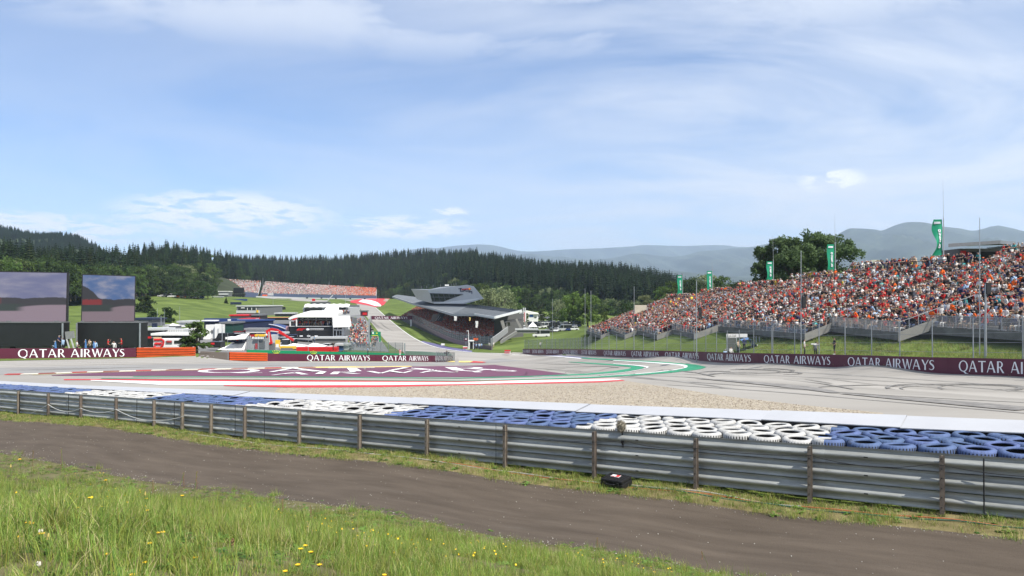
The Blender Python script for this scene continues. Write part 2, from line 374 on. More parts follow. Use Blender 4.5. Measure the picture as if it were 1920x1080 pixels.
m_maroon = M('maroon_paint', (0.125, 0.040, 0.075), 0.65, var=0.12, scale=0.5, detail=8)
m_yellow = M('yellow_paint', (0.62, 0.48, 0.16), 0.6, var=0.15, scale=1.0)
m_purple = M('purple_kerb_paint', (0.12, 0.11, 0.22), 0.6, var=0.12, scale=1.0)
m_skid = M('tyre_rubber_mark', (0.12, 0.113, 0.104), 0.7, var=0.3, scale=0.9, col2=(0.21, 0.20, 0.185), detail=9)
m_skid2 = M('faint_rubber_mark', (0.135, 0.128, 0.118), 0.75, var=0.3, scale=2.2, col2=(0.205, 0.194, 0.18), detail=10)
m_seam = M('asphalt_seam', (0.20, 0.19, 0.176), 0.85, var=0.2, scale=0.6, col2=(0.25, 0.238, 0.22), detail=9)

g_ = link('ground', sector_mesh('ground', m_grass, -66, 66, 460, 0.5, 2600, 380)); g_['kind'] = 'structure'
# the bank the viewer stands on, down to the service road
def arc_pts(px0, px1, c, n=40): return [on_rail(px, c) for px in np.linspace(px0, px1, n)]
bank_far = arc_pts(-420, 2100, 11.75)
th_ = [math.atan2(x, y) for x, y in bank_far]
bank_near = [(1.2*math.sin(t), 1.2*math.cos(t)) for t in th_]
sheet('meadow_bank', bank_near, bank_far, m_soil, 0.006, 120, 70, world=True)
sheet('service_road', arc_pts(-420, 2400, 11.55, 60), arc_pts(-420, 2400, 15.85, 60), m_road, 0.012, 220, 14, world=True)
sheet('verge', arc_pts(-420, 2400, 15.7, 60), arc_pts(-420, 2400, 17.0, 60), m_verge, 0.008, 220, 6, world=True)
# all asphalt of the corner and its run-off
hi = [(-420, 690), (-160, 680), (0, 676), (120, 674.2), (256, 671.5), (372, 667.8), (398, 665.0), (432, 676.5), (540, 677.8), (760, 678.3), (852, 677.6), (853, 659.5), (884, 661.2), (930, 662), (980, 663.3), (1050, 664.8), (1100, 666.9), (1200, 671), (1300, 675.7), (1400, 681.7), (1570, 689.3), (1740, 699), (1920, 707.4), (2150, 722.4), (2400, 742)]
pxs = np.concatenate((np.linspace(-420, 850, 140), np.linspace(852, 2400, 170)))
hx = [p[0] for p in hi]; hy = [p[1] for p in hi]
A = [on_rail(px, 19.7) for px in pxs]; B = [G(px, float(np.interp(px, hx, hy))-(8.0 if px > 1120 else (2.0 if px > 960 else 0.0))) for px in pxs]
v, f = sheet_xy(A, B, 44, 0.012); o = link('race_track', np_mesh('race_track', v, f, [m_track], smooth=True)); o['kind'] = 'structure'
# start and finish straight climbing away, run-off of the first corner
sheet('start_straight', [(852, 677.4), (800, 672), (760, 662), (727, 643), (700, 610), (684, 590), (672, 575), (664, 567), (640, 562)], [(884, 661), (833, 655), (786, 640), (758, 621), (735, 604), (719, 590), (704, 577), (697, 570), (703, 562)], m_track, 0.012, 160, 10, smoothA=True)
sheet('pit_lane', [(640, 656), (655, 640), (668, 620), (668, 600), (662, 585), (655, 575)], [(730, 660), (716, 640), (700, 620), (688, 600), (676, 585), (664, 575)], m_pad, 0.010, 80, 8, smoothA=True)
sheet('paddock', [(395, 664), (440, 662), (520, 660), (640, 660)], [(470, 618), (520, 606), (560, 600), (668, 588)], m_pad, 0.008, 60, 24)
sheet('paddock.001', [(262, 662), (395, 663)], [(275, 628), (440, 618)], m_pad, 0.009, 40, 16)
sheet('outer_track', [(452, 553.5), (500, 559.5), (560, 564.5), (610, 567)], [(462, 551.6), (505, 555.0), (560, 560), (615, 563.5)], m_track, 0.012, 50, 4)
sheet('service_path', [(372, 668.2), (432, 676.2)], [(376, 658.8), (436, 661.5)], m_road, 0.015, 12, 6)
# first corner: red run-off with a white sweep
sheet('first_corner_paint', [(657, 567.5), (690, 573), (706, 576), (720, 572)], [(657, 564), (680, 560.5), (712, 559.5), (732, 558.6)], m_red, 0.02, 40, 8, smoothA=True)
sheet('first_corner_sweep', [(672, 566), (690, 570), (703, 574), (714, 575)], [(680, 562), (696, 563.5), (708, 567.5), (715, 573)], m_white, 0.03, 30, 4, smoothA=True)
sheet('sand_patch', [(718, 565), (726, 566)], [(724, 559.5), (732, 559)], m_gravel, 0.03, 6, 3)
# racing lane through the last corner
sheet('race_lane', [(-300, 707), (10, 702.5), (140, 699.5), (300, 694.6), (540, 690), (770, 686.6), (900, 682), (985, 676)], [(-300, 693), (0, 690), (140, 687), (300, 684), (540, 681), (760, 680.2), (880, 677.5), (940, 672)], m_lane, 0.018, 110, 8, smoothA=True)
# gravel bed
gl = [(540, 742), (700, 746), (1000, 756), (1280, 770), (1480, 779), (1655, 787)]
gh = [(520, 727.6), (720, 726.6), (880, 722), (1050, 716.6), (1172, 714.6), (1255, 727), (1364, 744), (1488, 758.5), (1655, 775)]
go = sheet('gravel_trap', [on_rail(px, 19.75) for px in np.linspace(500, 1690, 60)], [G(*p) for p in resample(gh, 60)], m_gravel, 0.022, 150, 40, world=True)

# painted bands beside the gravel
sheet('red_line', [(120, 713.5), (203, 713.2), (300, 715.4), (560, 716.9), (720, 717.2), (860, 717.5), (1000, 713.6), (1120, 711.2), (1153, 710.9)], [(120, 711.6), (203, 711.6), (300, 712.2), (560, 713.5), (720, 714.9), (860, 716.0), (1000, 712.7), (1120, 710.6), (1153, 710.3)], m_red, 0.030, 140, 2)
sheet('white_line', [(170, 714.5), (300, 722.5), (560, 723.2), (720, 723), (860, 721.2), (1000, 718.2), (1120, 715.4), (1166, 713.0)], [(170, 713.4), (300, 715.4), (560, 716.9), (720, 717.2), (860, 717.5), (1000, 713.6), (1120, 711.3), (1150, 710.9)], m_white, 0.034, 140, 3)
sheet('red_line.001', [(420, 724.5), (560, 727.6), (720, 726.8), (880, 722.6), (1000, 720.6), (1120, 718), (1172, 714.8)], [(420, 723.2), (560, 723.2), (720, 723), (880, 720.8), (1000, 718.2), (1120, 715.4), (1166, 713.0)], m_red, 0.030, 140, 3)
# maroon painted island and its lettering
sheet('maroon_runoff', [(97, 705.3), (280, 705.2), (540, 706.4), (760, 707.4), (860, 707.7), (960, 706.4), (1064, 702.6)], [(97, 704.3), (200, 698.6), (300, 695.0), (560, 691.4), (770, 687.8), (880, 686.2), (928, 684.7), (1064, 701.8)], m_maroon, 0.030, 150, 12)
# green lines with their white edges
def ribbon(name, mid, w, mat, lift, n=120, **k):
    """a painted line of varying width (in metres) along ground points seen through the picture"""
    c = smooth_line(mid, n); g = np.array([G(*p) for p in c]); d = np.gradient(g, axis=0); d /= np.linalg.norm(d, axis=1)[:, None]
    nn = np.stack((-d[:, 1], d[:, 0]), -1); w = np.interp(np.linspace(0, 1, n), np.linspace(0, 1, len(w)), w)[:, None]/2
    v, f = sheet_xy(g-nn*w, g+nn*w, 2, lift); o = link(name, np_mesh(name, v, f, [mat], smooth=True)); o['kind'] = 'structure'; return o
sheet('green_line', [(250, 707.6), (540, 708.3), (860, 710.4), (1000, 707), (1100, 703.6), (1167, 698.4), (1204, 692.3), (1209, 689), (1183, 685.9), (1150, 683.6), (1100, 680.4), (1066, 678.9)], [(250, 706.7), (540, 707.4), (860, 709.3), (1000, 705.6), (1100, 701.2), (1150, 696.4), (1182, 691.5), (1186, 689.2), (1170, 687.6), (1140, 685.2), (1090, 681.4), (1066, 679.5)], m_pgreen, 0.036, 200, 3)
sheet('green_line.001', [(190, 710.9), (300, 711.9), (540, 713.2), (700, 714.5), (860, 715.6), (1000, 713), (1100, 710.0), (1200, 704.3), (1267, 698.8), (1312, 693.4), (1326, 689.2), (1306, 684.4), (1234, 678.4), (1150, 674.2), (1100, 671.6), (1090, 671.1)], [(190, 710.1), (300, 711.1), (540, 712.4), (700, 713.7), (860, 714.8), (1000, 711.2), (1100, 708.0), (1200, 701.8), (1254, 696.2), (1284, 691.4), (1290, 688.6), (1278, 684.6), (1220, 680.0), (1150, 676.2), (1100, 673.4), (1090, 672.4)], m_pgreen, 0.036, 200, 3)
ribbon('white_edge_line', [(1000, 707.8), (1100, 704.3), (1167, 699.2), (1204, 693), (1214, 689), (1190, 685.6), (1150, 682.8)], [0.2, 0.22, 0.25, 0.3, 0.4, 0.3, 0.2], m_white, 0.042)
ribbon('white_edge_line.001', [(900, 713.2), (1000, 710.6), (1100, 707.4), (1200, 701.2), (1254, 695.6), (1282, 691), (1287, 688.4), (1276, 685), (1220, 680.5), (1150, 676.7)], [0.15, 0.2, 0.22, 0.25, 0.3, 0.45, 0.5, 0.4, 0.3, 0.25], m_white, 0.042)
# outside of the corner exit: white edge, purple apron
ribbon('track_edge_line', [(1090, 672.6), (1040, 668.6), (1000, 667), (940, 664.2), (884, 661), (833, 654.6), (800, 645.6), (770, 630.5), (735, 604), (704, 577)], [0.5, 0.55, 0.5, 0.4], m_white, 0.03, 140)
sheet('kerb_apron', [(786, 640.5), (833, 654.8), (884, 661)], [(794, 639.6), (840, 650.8), (886, 658.2)], m_purple, 0.026, 30, 3)
sheet('kerb_apron.001', [(1010, 666.6), (1050, 669), (1096, 672.2)], [(1010, 666.0), (1050, 667), (1103, 670.6)], m_purple, 0.026, 30, 3)
# kerb of red, white and ochre blocks along the inside of the bend: raised, block by block
kg = smooth_line([(12, 703.4), (70, 702.2), (140, 699.6), (190, 698.2), (250, 696.6), (300, 695.2), (400, 693.4), (540, 690.8), (660, 689.2), (770, 687.4)], 76)
kg = np.array([G(*p) for p in kg]); kd = np.gradient(kg, axis=0); kd /= np.linalg.norm(kd, axis=1)[:, None]; kn = np.stack((-kd[:, 1], kd[:, 0]), -1)
kerb = None
kroot = empty('track_kerb', (kg[30][0], kg[30][1], gz(*kg[30])), None, None); kroot['kind'] = 'structure'
for i in range(0, 75, 3):
    mb = MB(); c = [M('dull_red_kerb', (0.33, 0.045, 0.04)), M('cream_kerb', (0.50, 0.47, 0.40)), M('dark_red_kerb', (0.20, 0.06, 0.045)), M('cream_kerb')][(i//3) % 4]
    if i > 54: c = m_yellow
    for j in range(i, i+3):
        q = []
        for k in (j, j+1):
            for w, h in ((-0.32, 0.02), (-0.22, 0.06), (0.22, 0.08), (0.32, 0.02)):
                x, y = kg[k]+kn[k]*w; q.append((x, y, gz(x, y)+h+0.02))
        mb.add(q, [(a, a+1, a+5, a+4) for a in range(3)])
    mb.build('kerb_block', c, kroot)
ribbon('yellow_line', [(60, 704), (140, 701.0), (250, 697.6), (400, 694.4), (540, 691.7), (770, 688.2)], [0.35, 0.5, 0.5, 0.4], m_yellow, 0.04)
# the kerb on the exit of the inner wall: a lick of yellow and red
sheet('exit_kerb', [(836, 679.2), (868, 680.4), (905, 679.6)], [(845, 677.6), (880, 677.4), (905, 678.6)], m_yellow, 0.04, 12, 2)
sheet('exit_kerb.001', [(880, 680.6), (905, 681)], [(888, 677.8), (912, 679.6)], m_red, 0.045, 8, 2)
sheet('grass_strip', [(-300, 692), (0, 677.3), (130, 674.6), (256, 671.8)], [(-300, 688), (0, 672), (130, 671), (256, 669)], m_grass, 0.03, 30, 4)
sheet('grass_strip.001', [(742, 604), (760, 617), (786, 636), (798, 641)], [(750, 606), (778, 622), (808, 640), (812, 643)], m_grass, 0.03, 30, 4)
# rubber on the asphalt
def skid(pts, w, mat=m_skid2, lift=0.046, n=60): ribbon('skid_mark', pts, w, mat, lift, n)
skid([(1310, 711), (1360, 714.2), (1450, 722), (1520, 730), (1568, 738)], [0.3, 1.0, 1.5, 1.7, 0.5], m_skid2)
skid([(1580, 739), (1680, 747), (1800, 757), (1930, 769)], [0.5, 1.4, 1.6, 1.5], m_skid2)
skid([(1200, 704), (1290, 708), (1345, 714)], [0.08, 0.2, 0.25])
def loop(cx0, cy0, rx, ry, a0, a1, w=0.10, mat=m_skid, tilt=0.0):
    skid([(cx0+rx*math.cos(math.radians(a)), cy0+ry*math.sin(math.radians(a))+tilt*rx*math.cos(math.radians(a))) for a in np.linspace(a0, a1, 14)], [w*1.2, w*2.6, w*2.6, w*1.2], mat)
loop(1790, 729, 128, 8.5, 175, 400, 0.11); loop(1800, 729, 112, 6.5, 160, 380, 0.10); loop(1838, 727, 78, 5.5, 120, 430, 0.11)
loop(1725, 727, 62, 6, 140, 330, 0.10); loop(1640, 733, 130, 10, 215, 350, 0.09, m_skid2)
loop(1400, 697, 62, 3.8, -120, 60, 0.10); loop(1420, 696, 68, 4.4, -80, 95, 0.12); loop(1350, 700, 40, 3, 90, 300, 0.09); loop(1480, 701, 22, 2.0, -150, 120, 0.12)
for pts in (((1240, 694), (1300, 699), (1340, 707)), ((1280, 702), (1320, 704), (1360, 700), (1420, 700)), ((1470, 712), (1540, 720), (1600, 731)), ((1560, 712), (1650, 722), (1760, 726)), ((1510, 712), (1560, 720)),
            ((985, 683), (1010, 682), (1050, 683.5), (1088, 683.8)), ((1000, 693), (1030, 690), (1068, 688)), ((1040, 690), (1080, 688.6), (1130, 687.5), (1160, 690)), ((1060, 700), (1064, 697), (1080, 696), (1090, 697)), ((1064, 699), (1085, 699), (1120, 695)),
            ((880, 685), (960, 682.5), (1060, 678.5)), ((1026, 695), (1032, 693), (1060, 691.5)), ((1222, 699), (1240, 695), (1262, 694)), ((1120, 697), (1140, 691), (1160, 689))):
    skid(pts, [0.1, 0.26, 0.18], m_skid)
for pts in (((0, 690), (140, 691), (300, 689.5)), ((20, 694), (160, 692), (260, 690)), ((700, 604), (712, 614), (727, 622)), ((710, 603), (722, 613), (738, 622)), ((693, 596), (702, 608), (712, 618))):
    skid(pts, [0.1, 0.3, 0.3, 0.1], m_skid2)
for pts in (((1000, 690), (1150, 706), (1400, 724), (1700, 744), (1930, 756)), ((1330, 700), (1500, 707), (1700, 718), (1930, 736)), ((1250, 722), (1450, 735), (1650, 752), (1930, 776)), ((950, 688), (1050, 694), (1240, 712), (1380, 730)), ((1380, 692), (1560, 702), (1750, 714), (1930, 726)), ((0, 687.5), (150, 685), (300, 682.6), (560, 681.4), (800, 680.6)), ((0, 696), (140, 693), (300, 688), (540, 685))):
    ribbon('asphalt_seam', pts, [0.12, 0.35, 0.25, 0.3], m_seam, 0.028, 90)
ribbon('white_edge_line.002', [(0, 683), (140, 680.6), (280, 678.4), (430, 677.6)], [0.2, 0.2], M('worn_white_paint', (0.5, 0.5, 0.48)), 0.03)
ribbon('grid_line', [(718, 620.5), (745, 619.5), (762, 619)], [0.3, 0.3], m_skid, 0.04, 10)

# ---------------------------------------------------------------- lettering: roman capitals with thick and thin strokes
def _seg(p, q, w0, w1=None, n=4):
    """horizontal-width stroke from p to q (kept level at its ends)"""
    w1 = w0 if w1 is None else w1; out = []
    for i in range(n):
        a, b = i/n, (i+1)/n
        xa, ya, wa = p[0]+(q[0]-p[0])*a, p[1]+(q[1]-p[1])*a, w0+(w1-w0)*a
        xb, yb, wb = p[0]+(q[0]-p[0])*b, p[1]+(q[1]-p[1])*b, w0+(w1-w0)*b
        out.append(((xa-wa/2, ya), (xa+wa/2, ya), (xb+wb/2, yb), (xb-wb/2, yb)))
    return out
def _arc(cx0, cy0, rx, ry, a0, a1, tx, ty, n=12):
    out = []; A = np.radians(np.linspace(a0, a1, n+1)); closed = abs(a1-a0) >= 359
    for i in range(n):
        q = []
        for a, inner in ((A[i], 0), (A[i], 1), (A[i+1], 1), (A[i+1], 0)):
            kx = rx-inner*tx; ky = ry-inner*ty; q.append((cx0+kx*math.cos(a), cy0+ky*math.sin(a)))
        out.append(tuple(q))
    return out
def _hbar(x0, x1, y, h, n=2): return [((x0+(x1-x0)*i/n, y), (x0+(x1-x0)*(i+1)/n, y), (x0+(x1-x0)*(i+1)/n, y+h), (x0+(x1-x0)*i/n, y+h)) for i in range(n)]
TK, TN = 0.165, 0.085
def glyph(ch):
    if ch == 'Q': return [_arc(0.5, 0.5, 0.5, 0.515, 0, 360, 0.15, 0.075, 20), [((0.42, 0.06), (0.64, 0.06), (0.90, -0.17), (0.70, -0.19)), ((0.70, -0.19), (0.90, -0.17), (1.02, -0.14), (1.03, -0.20))]], 1.0
    if ch == 'A': return [_seg((0.06, 0), (0.41, 1), TN, TN+0.02), _seg((0.80, 0), (0.45, 1), TK+0.02, 0.11), _hbar(0.20, 0.68, 0.30, 0.075)], 0.90
    if ch == 'T': return [_seg((0.38, 0), (0.38, 0.91), TK+0.02, TK-0.01), _hbar(0.0, 0.76, 0.91, 0.09)], 0.76
    if ch == 'R': return [_seg((0.12, 0), (0.12, 1), TK+0.02, TK), _hbar(0.20, 0.34, 0.925, 0.075), _hbar(0.20, 0.34, 0.46, 0.07), _arc(0.34, 0.73, 0.27, 0.27, -90, 90, 0.14, 0.07, 10), _seg((0.66, 0), (0.36, 0.46), TK+0.02, TK-0.02)], 0.74
    if ch == 'I': return [_seg((0.12, 0), (0.12, 1), TK+0.02, TK)], 0.24
    if ch == 'W': return [_seg((0.36, 0), (0.09, 1), 0.12, TK), _seg((0.36, 0.0), (0.60, 0.97), 0.08, TN), _seg((0.85, 0), (0.58, 1), 0.12, TK-0.01), _seg((0.85, 0), (1.14, 1), 0.08, TN)], 1.20
    if ch == 'Y': return [_seg((0.38, 0), (0.38, 0.44), TK+0.01, TK-0.02, 2), _seg((0.36, 0.44), (0.08, 1), TK-0.02, TK), _seg((0.40, 0.44), (0.72, 1), TN, TN)], 0.76
    if ch == 'S':
        c = []; 
        for k in range(15):
            t = k/14; a = math.radians(20+t*235) if t < 0.5 else 0
            c.append(t)
        P1 = [(0.50, 0.86), (0.40, 0.935), (0.27, 0.945), (0.14, 0.87), (0.11, 0.74), (0.19, 0.62), (0.33, 0.52), (0.44, 0.41), (0.49, 0.27), (0.43, 0.13), (0.29, 0.055), (0.15, 0.065), (0.03, 0.15)]
        W1 = [0.05, 0.06, 0.075, 0.10, 0.13, 0.155, 0.165, 0.155, 0.13, 0.10, 0.075, 0.06, 0.05]
        L, R = [], []
        for i, (x, y) in enumerate(P1):
            a = P1[max(0, i-1)]; b = P1[min(len(P1)-1, i+1)]; d = np.array((b[0]-a[0], b[1]-a[1])); d /= np.linalg.norm(d)
            L.append((x-d[1]*W1[i]/2, y+d[0]*W1[i]/2)); R.append((x+d[1]*W1[i]/2, y-d[0]*W1[i]/2))
        return [[(L[i], R[i], R[i+1], L[i+1]) for i in range(len(P1)-1)]], 0.58
    return [], 0.40
def lettering(text):
    """list of strokes (each a list of quads) with x in 0..1 over the whole line, y in 0..1 over the capitals"""
    x = 0; out = []
    for k, ch in enumerate(text):
        st, w = glyph(ch)
        for s in st: out.append([[(px+x, py) for px, py in q] for q in s])
        x += w+(0.10 if ch not in 'WY' else 0.02)
    x -= 0.10
    return [[[(px/x, py) for px, py in q] for q in s] for s in out]
def text_mesh(text, fn):
    """fn(u, v, k) gives the world point; stroke k lies a hair above stroke k-1 so that none share a plane"""
    mb = MB()
    for k, s in enumerate(lettering(text)):
        for q in s: mb.add([fn(u, v, k) for u, v in q], ((0, 1, 2, 3),))
    return mb
def ground_text(text, quad):
    def fn(u, v, k):
        tl, tr, br, bl = quad
        px = (bl[0]*(1-u)+br[0]*u)*(1-v)+(tl[0]*(1-u)+tr[0]*u)*v; py = (bl[1]*(1-u)+br[1]*u)*(1-v)+(tl[1]*(1-u)+tr[1]*u)*v
        x, y = G(px, py); return (x, y, gz(x, y)+0.05+0.008*(k % 4)+0.02*(math.hypot(x, y)-70)/50)
    o = link('painted_lettering', text_mesh(text, fn).mesh('painted_lettering', m_white)); o['kind'] = 'structure'
ground_text('QATAR', ((372, 693.4), (915, 688.6), (935, 694.0), (368, 700.6)))
ground_text('AIRWAYS', ((522, 699.6), (955, 693.6), (978, 697.4), (506, 704.4)))
# ---------------------------------------------------------------- materials of the barriers
m_zinc = M('galvanised_steel', (0.30, 0.31, 0.295), 0.48, 0.25, var=0.28, scale=2.6, bump=0.25, bscale=9, spec=0.4, stretch=(0.5, 0.5, 3.0), rnd=0.18, detail=8, scuff=((0.085, 0.07, 0.052), 1.4, 0.62, 0.80))
m_post = M('weathered_post_steel', (0.185, 0.155, 0.125), 0.75, 0.3, var=0.25, scale=6, bump=0.3, rnd=0.18)
m_dark = M('blackened_steel', (0.03, 0.03, 0.032), 0.6, 0.4, var=0.2)
m_pole = M('grey_pole_steel', (0.36, 0.38, 0.40), 0.5, 0.6, var=0.15, scale=2)
m_fence = M('fence_post_steel', (0.26, 0.28, 0.30), 0.5, 0.55, var=0.2, scale=1.5, rnd=0.12)
m_orange = M('orange_barrier_paint', (0.72, 0.12, 0.024), 0.5, var=0.12, scale=1.4, spec=0.4)
m_board = M('maroon_board', (0.085, 0.013, 0.032), 0.5, var=0.12, scale=0.6, spec=0.35)
m_board2 = m_board
m_letter = M('white_lettering', (0.76, 0.77, 0.79), 0.5, var=0.03)
m_letter2 = m_letter
m_blue = M('blue_tyre_paint', (0.072, 0.108, 0.220), 0.72, var=0.28, scale=5, bump=0.4, bscale=40, rnd=0.16, spec=0.3, scuff=((0.045, 0.048, 0.065), 6.0, 0.56, 0.72))
m_wtyre = M('white_tyre_paint', (0.40, 0.397, 0.382), 0.8, var=0.22, scale=5, bump=0.4, bscale=40, rnd=0.12, spec=0.25, scuff=((0.16, 0.15, 0.135), 6.0, 0.56, 0.74))
m_rub = M('black_rubber', (0.018, 0.018, 0.018), 0.85, var=0.3, scale=5)
m_belt = M('white_conveyor_belt', (0.385, 0.392, 0.41), 0.55, var=0.05, scale=0.8, bump=0.1, bscale=3)

W_PROF = [(0.345, 0.030), (0.335, 0.012), (0.295, 0.0), (0.262, 0.004), (0.240, 0.032), (0.207, 0.078), (0.188, 0.088), (0.166, 0.088), (0.142, 0.072), (0.106, 0.020), (0.082, 0.002), (0.045, 0.0), (0.012, 0.012), (0.0, 0.030)]
def beam(mb, a, b, z_a, z_b, nrm, flip=1, thick=0.006, m=0, prof=W_PROF):
    """corrugated crash beam between two plan points; nrm points to the viewer's side, where the middle rib bulges (flip=-1: away)"""
    vs = []; n = len(prof)
    for (x, y), z in ((a, z_a), (b, z_b)):
        for side in (0, 1):
            for h, d in prof:
                e = flip*(d-0.04)+(thick if side else 0); vs.append((x+nrm[0]*e, y+nrm[1]*e, z+h))
    fs = []
    for i in range(n-1):
        fs.append((n+i, n+i+1, 3*n+i+1, 3*n+i)); fs.append((i+1, i, 2*n+i, 2*n+i+1))
    fs += [(0, n, 3*n, 2*n), (n-1, 3*n-1, 4*n-1, 2*n-1)]
    mb.add(vs, fs, m)

# ---------------------------------------------------------------- guardrail along the service road
def rail_pt(px, c=16.9):
    x, y = on_rail(px, c); D = y
    zb = P(px, rail_base_y(px), rail_D(px))[2]
    return x, y, zb
POSTS = [-60, -13, 36, 92, 153, 219, 290, 343, 397, 460, 562, 675, 801, 947, 1114, 1304, 1517, 1764, 2060, 2400, 2800]
p0 = rail_pt(947)
gr = empty('guardrail', Vector(p0), 'three beam galvanised steel guardrail with brown posts beside the dark service road', 'guardrail')
NV = (-RN[0], -RN[1])
pit = 0.357
for k, px in enumerate(POSTS):
    x, y, z = rail_pt(px, 16.78); mb = MB(); R = math.atan2(RT[1], RT[0])
    mb.box((x, y, z+0.50), (0.012, 0.10, 1.20), R)
    for s in (-1, 1):
        mb.box((x+NV[0]*0.05*s, y+NV[1]*0.05*s, z+0.50), (0.075, 0.008, 1.20), R)
    mb.build('post', m_post, gr)
    bb = MB()
    for j in range(3):
        for dz in (0.07, 0.24): bb.tube((x+NV[0]*0.055, y+NV[1]*0.055, z+0.07+j*pit+dz*1.1), (x+NV[0]*0.068, y+NV[1]*0.068, z+0.07+j*pit+dz*1.1), 0.012, n=6)
    bo = bb.build('bolt', m_dark, gr); bo['kind'] = 'stuff'
for j in range(3):
    for k in range(0, len(POSTS)-1, 1):
        a = rail_pt(POSTS[k], 16.9); b = rail_pt(POSTS[k+1], 16.9); mb = MB()
        d = np.array((b[0]-a[0], b[1]-a[1])); L = np.linalg.norm(d); d /= L
        ov = 0.32 if k % 2 else 0.0                        # lap joints every second post
        dz = (b[2]-a[2])/L; off = 0.006*(k % 2)
        aa = (a[0]-d[0]*0.0+NV[0]*off, a[1]-d[1]*0.0+NV[1]*off); e = 0.30
        bb_ = (b[0]+d[0]*e+NV[0]*off, b[1]+d[1]*e+NV[1]*off)
        aa = (aa[0]-d[0]*0.05, aa[1]-d[1]*0.05)
        # the rib is flattened where the spacer block sits to the left of a post
        beam(mb, aa, bb_, a[2]+0.06+j*pit, b[2]+dz*e+0.06+j*pit, NV, 1)
        mb.build('beam', m_zinc, gr)
        # slotted splice hole and its black pin in mid span
        q = 0.45; cxp = a[0]+d[0]*L*q; cyp = a[1]+d[1]*L*q; czp = a[2]+(b[2]-a[2])*q
        sb = MB(); sb.box((cxp+NV[0]*0.053, cyp+NV[1]*0.053, czp+0.06+j*pit+0.176), (0.075, 0.008, 0.024), math.atan2(d[1], d[0])); sb.build('slot', m_rub, gr)
for px in (27+12, 130, 258, 328, 392+50, 497, 930, 1842):
    x, y, z = rail_pt(px, 16.80); mb = MB(); mb.bar((x, y, z+0.10), (x, y, z+1.10), 0.03, 0.012); mb.build('strap', m_dark, gr)
# slack cables hung on the rail
def cable(name, pts, r, mat, label, cat, group=None):
    mb = MB(); mb.pipe(pts, r, 5); o = mb.build(name, mat); return tag(o, label, cat, group)
def hang(px0, px1, h0, h1, sag, c=16.72, n=10):
    out = []
    for t in np.linspace(0, 1, n):
        px = px0+(px1-px0)*t; x, y, z = rail_pt(px, c); out.append((x, y, z+h0+(h1-h0)*t-sag*4*t*(1-t)))
    return out
mw = M('white_cable', (0.55, 0.55, 0.52)); mk = M('black_cable', (0.02, 0.02, 0.02))
pts = hang(60, 92, 0.15, 0.62, 0.02) + hang(92, 153, 0.62, 0.58, 0.22)[1:] + hang(153, 219, 0.58, 0.66, 0.16)[1:] + hang(219, 290, 0.66, 0.36, 0.12)[1:] + hang(290, 350, 0.36, 0.66, 0.06)[1:]
cable('cable', pts, 0.012, mw, 'white cable hung in loops along the left end of the guardrail', 'cable')
pts = hang(801, 947, 0.97, 0.95, 0.03) + hang(947, 1090, 0.95, 0.84, 0.05)[1:] + hang(1090, 1160, 0.84, 0.93, 0.02)[1:]
cable('cable', pts, 0.007, mk, 'black cable sagging along the rail top towards the fluffy microphone', 'cable')
pts = hang(1176, 1290, 0.93, 0.90, 0.07) + hang(1290, 1517, 0.90, 0.93, 0.05)[1:] + hang(1517, 1740, 0.93, 0.93, 0.13)[1:] + hang(1740, 1950, 0.97, 0.86, 0.06)[1:]
cable('cable', pts, 0.007, mk, 'black cable sagging along the rail top on the right', 'cable')
# cables lying in the verge
def lie(px0, px1, c, amp, n, seed):
    r = np.random.default_rng(seed); ph = r.uniform(0, 6, 3); out = []
    for t in np.linspace(0, 1, n):
        px = px0+(px1-px0)*t; cc = c+amp*(math.sin(9*t+ph[0])+0.6*math.sin(23*t+ph[1])); x, y = on_rail(px, cc); out.append((x, y, gz(x, y)+0.018+0.012*math.sin(40*t+ph[2])))
    return out
cable('cable', lie(830, 2300, 16.45, 0.05, 90, 1), 0.010, M('orange_cable', (0.45, 0.12, 0.05)), 'orange cable lying in the verge grass at the foot of the guardrail', 'cable')
cable('cable', lie(1180, 2300, 16.40, 0.05, 80, 2), 0.013, M('green_cable', (0.03, 0.10, 0.07)), 'dark green cable lying in the verge beside the orange one', 'cable')
cable('cable', lie(330, 1500, 16.5, 0.06, 90, 3), 0.011, M('grey_cable', (0.42, 0.40, 0.38)), 'pale grey cable lying in the verge from left to centre', 'cable')

# ---------------------------------------------------------------- tyre wall
def tyre_profile(r=0.195):
    R, h = 0.325, 0.205
    return [(r, 0.035), (r+0.012, 0.012), (0.245, 0.0), (0.285, 0.008), (0.312, 0.030), (R, 0.055), (R, h-0.055), (0.312, h-0.03), (0.285, h-0.008), (0.245, h), (r+0.012, h-0.012), (r, h-0.035), (r+0.02, h-0.05), (r+0.05, h*0.5), (r+0.02, 0.05)], R
def tyre_mesh(name, mats, split=None, r=0.195):
    prof, R = tyre_profile(r); nseg = 96; mb = MB(); vs = []
    for i in range(nseg):
        t = 2*math.pi*i/nseg
        for j, (rr, z) in enumerate(prof):
            q = rr
            if 4 <= j <= 7 and i % 3 == 0: q -= 0.007                     # tread blocks on the shoulder
            vs.append((q*math.cos(t), q*math.sin(t), z))
    n = len(prof); fs = []; mi = []
    for i in range(nseg):
        for j in range(n):
            a = i*n+j; b = i*n+(j+1) % n; c = ((i+1) % nseg)*n+(j+1) % n; d = ((i+1) % nseg)*n+j
            fs.append((a, d, c, b)); t = 2*math.pi*(i+0.5)/nseg
            if j >= 11 or (j == 5 and i % 3 == 0): k = 2
            elif split is None: k = 0
            else: k = 0 if math.cos(t-split) > 0 else 1
            mi.append(k)
    mb.v = vs; mb.f = fs; mb.m = mi
    return mb.mesh(name, mats, smooth=True)
TY_B = tyre_mesh('tyre_blue', [m_blue, m_wtyre, m_rub]); TY_W = tyre_mesh('tyre_white', [m_wtyre, m_blue, m_rub])
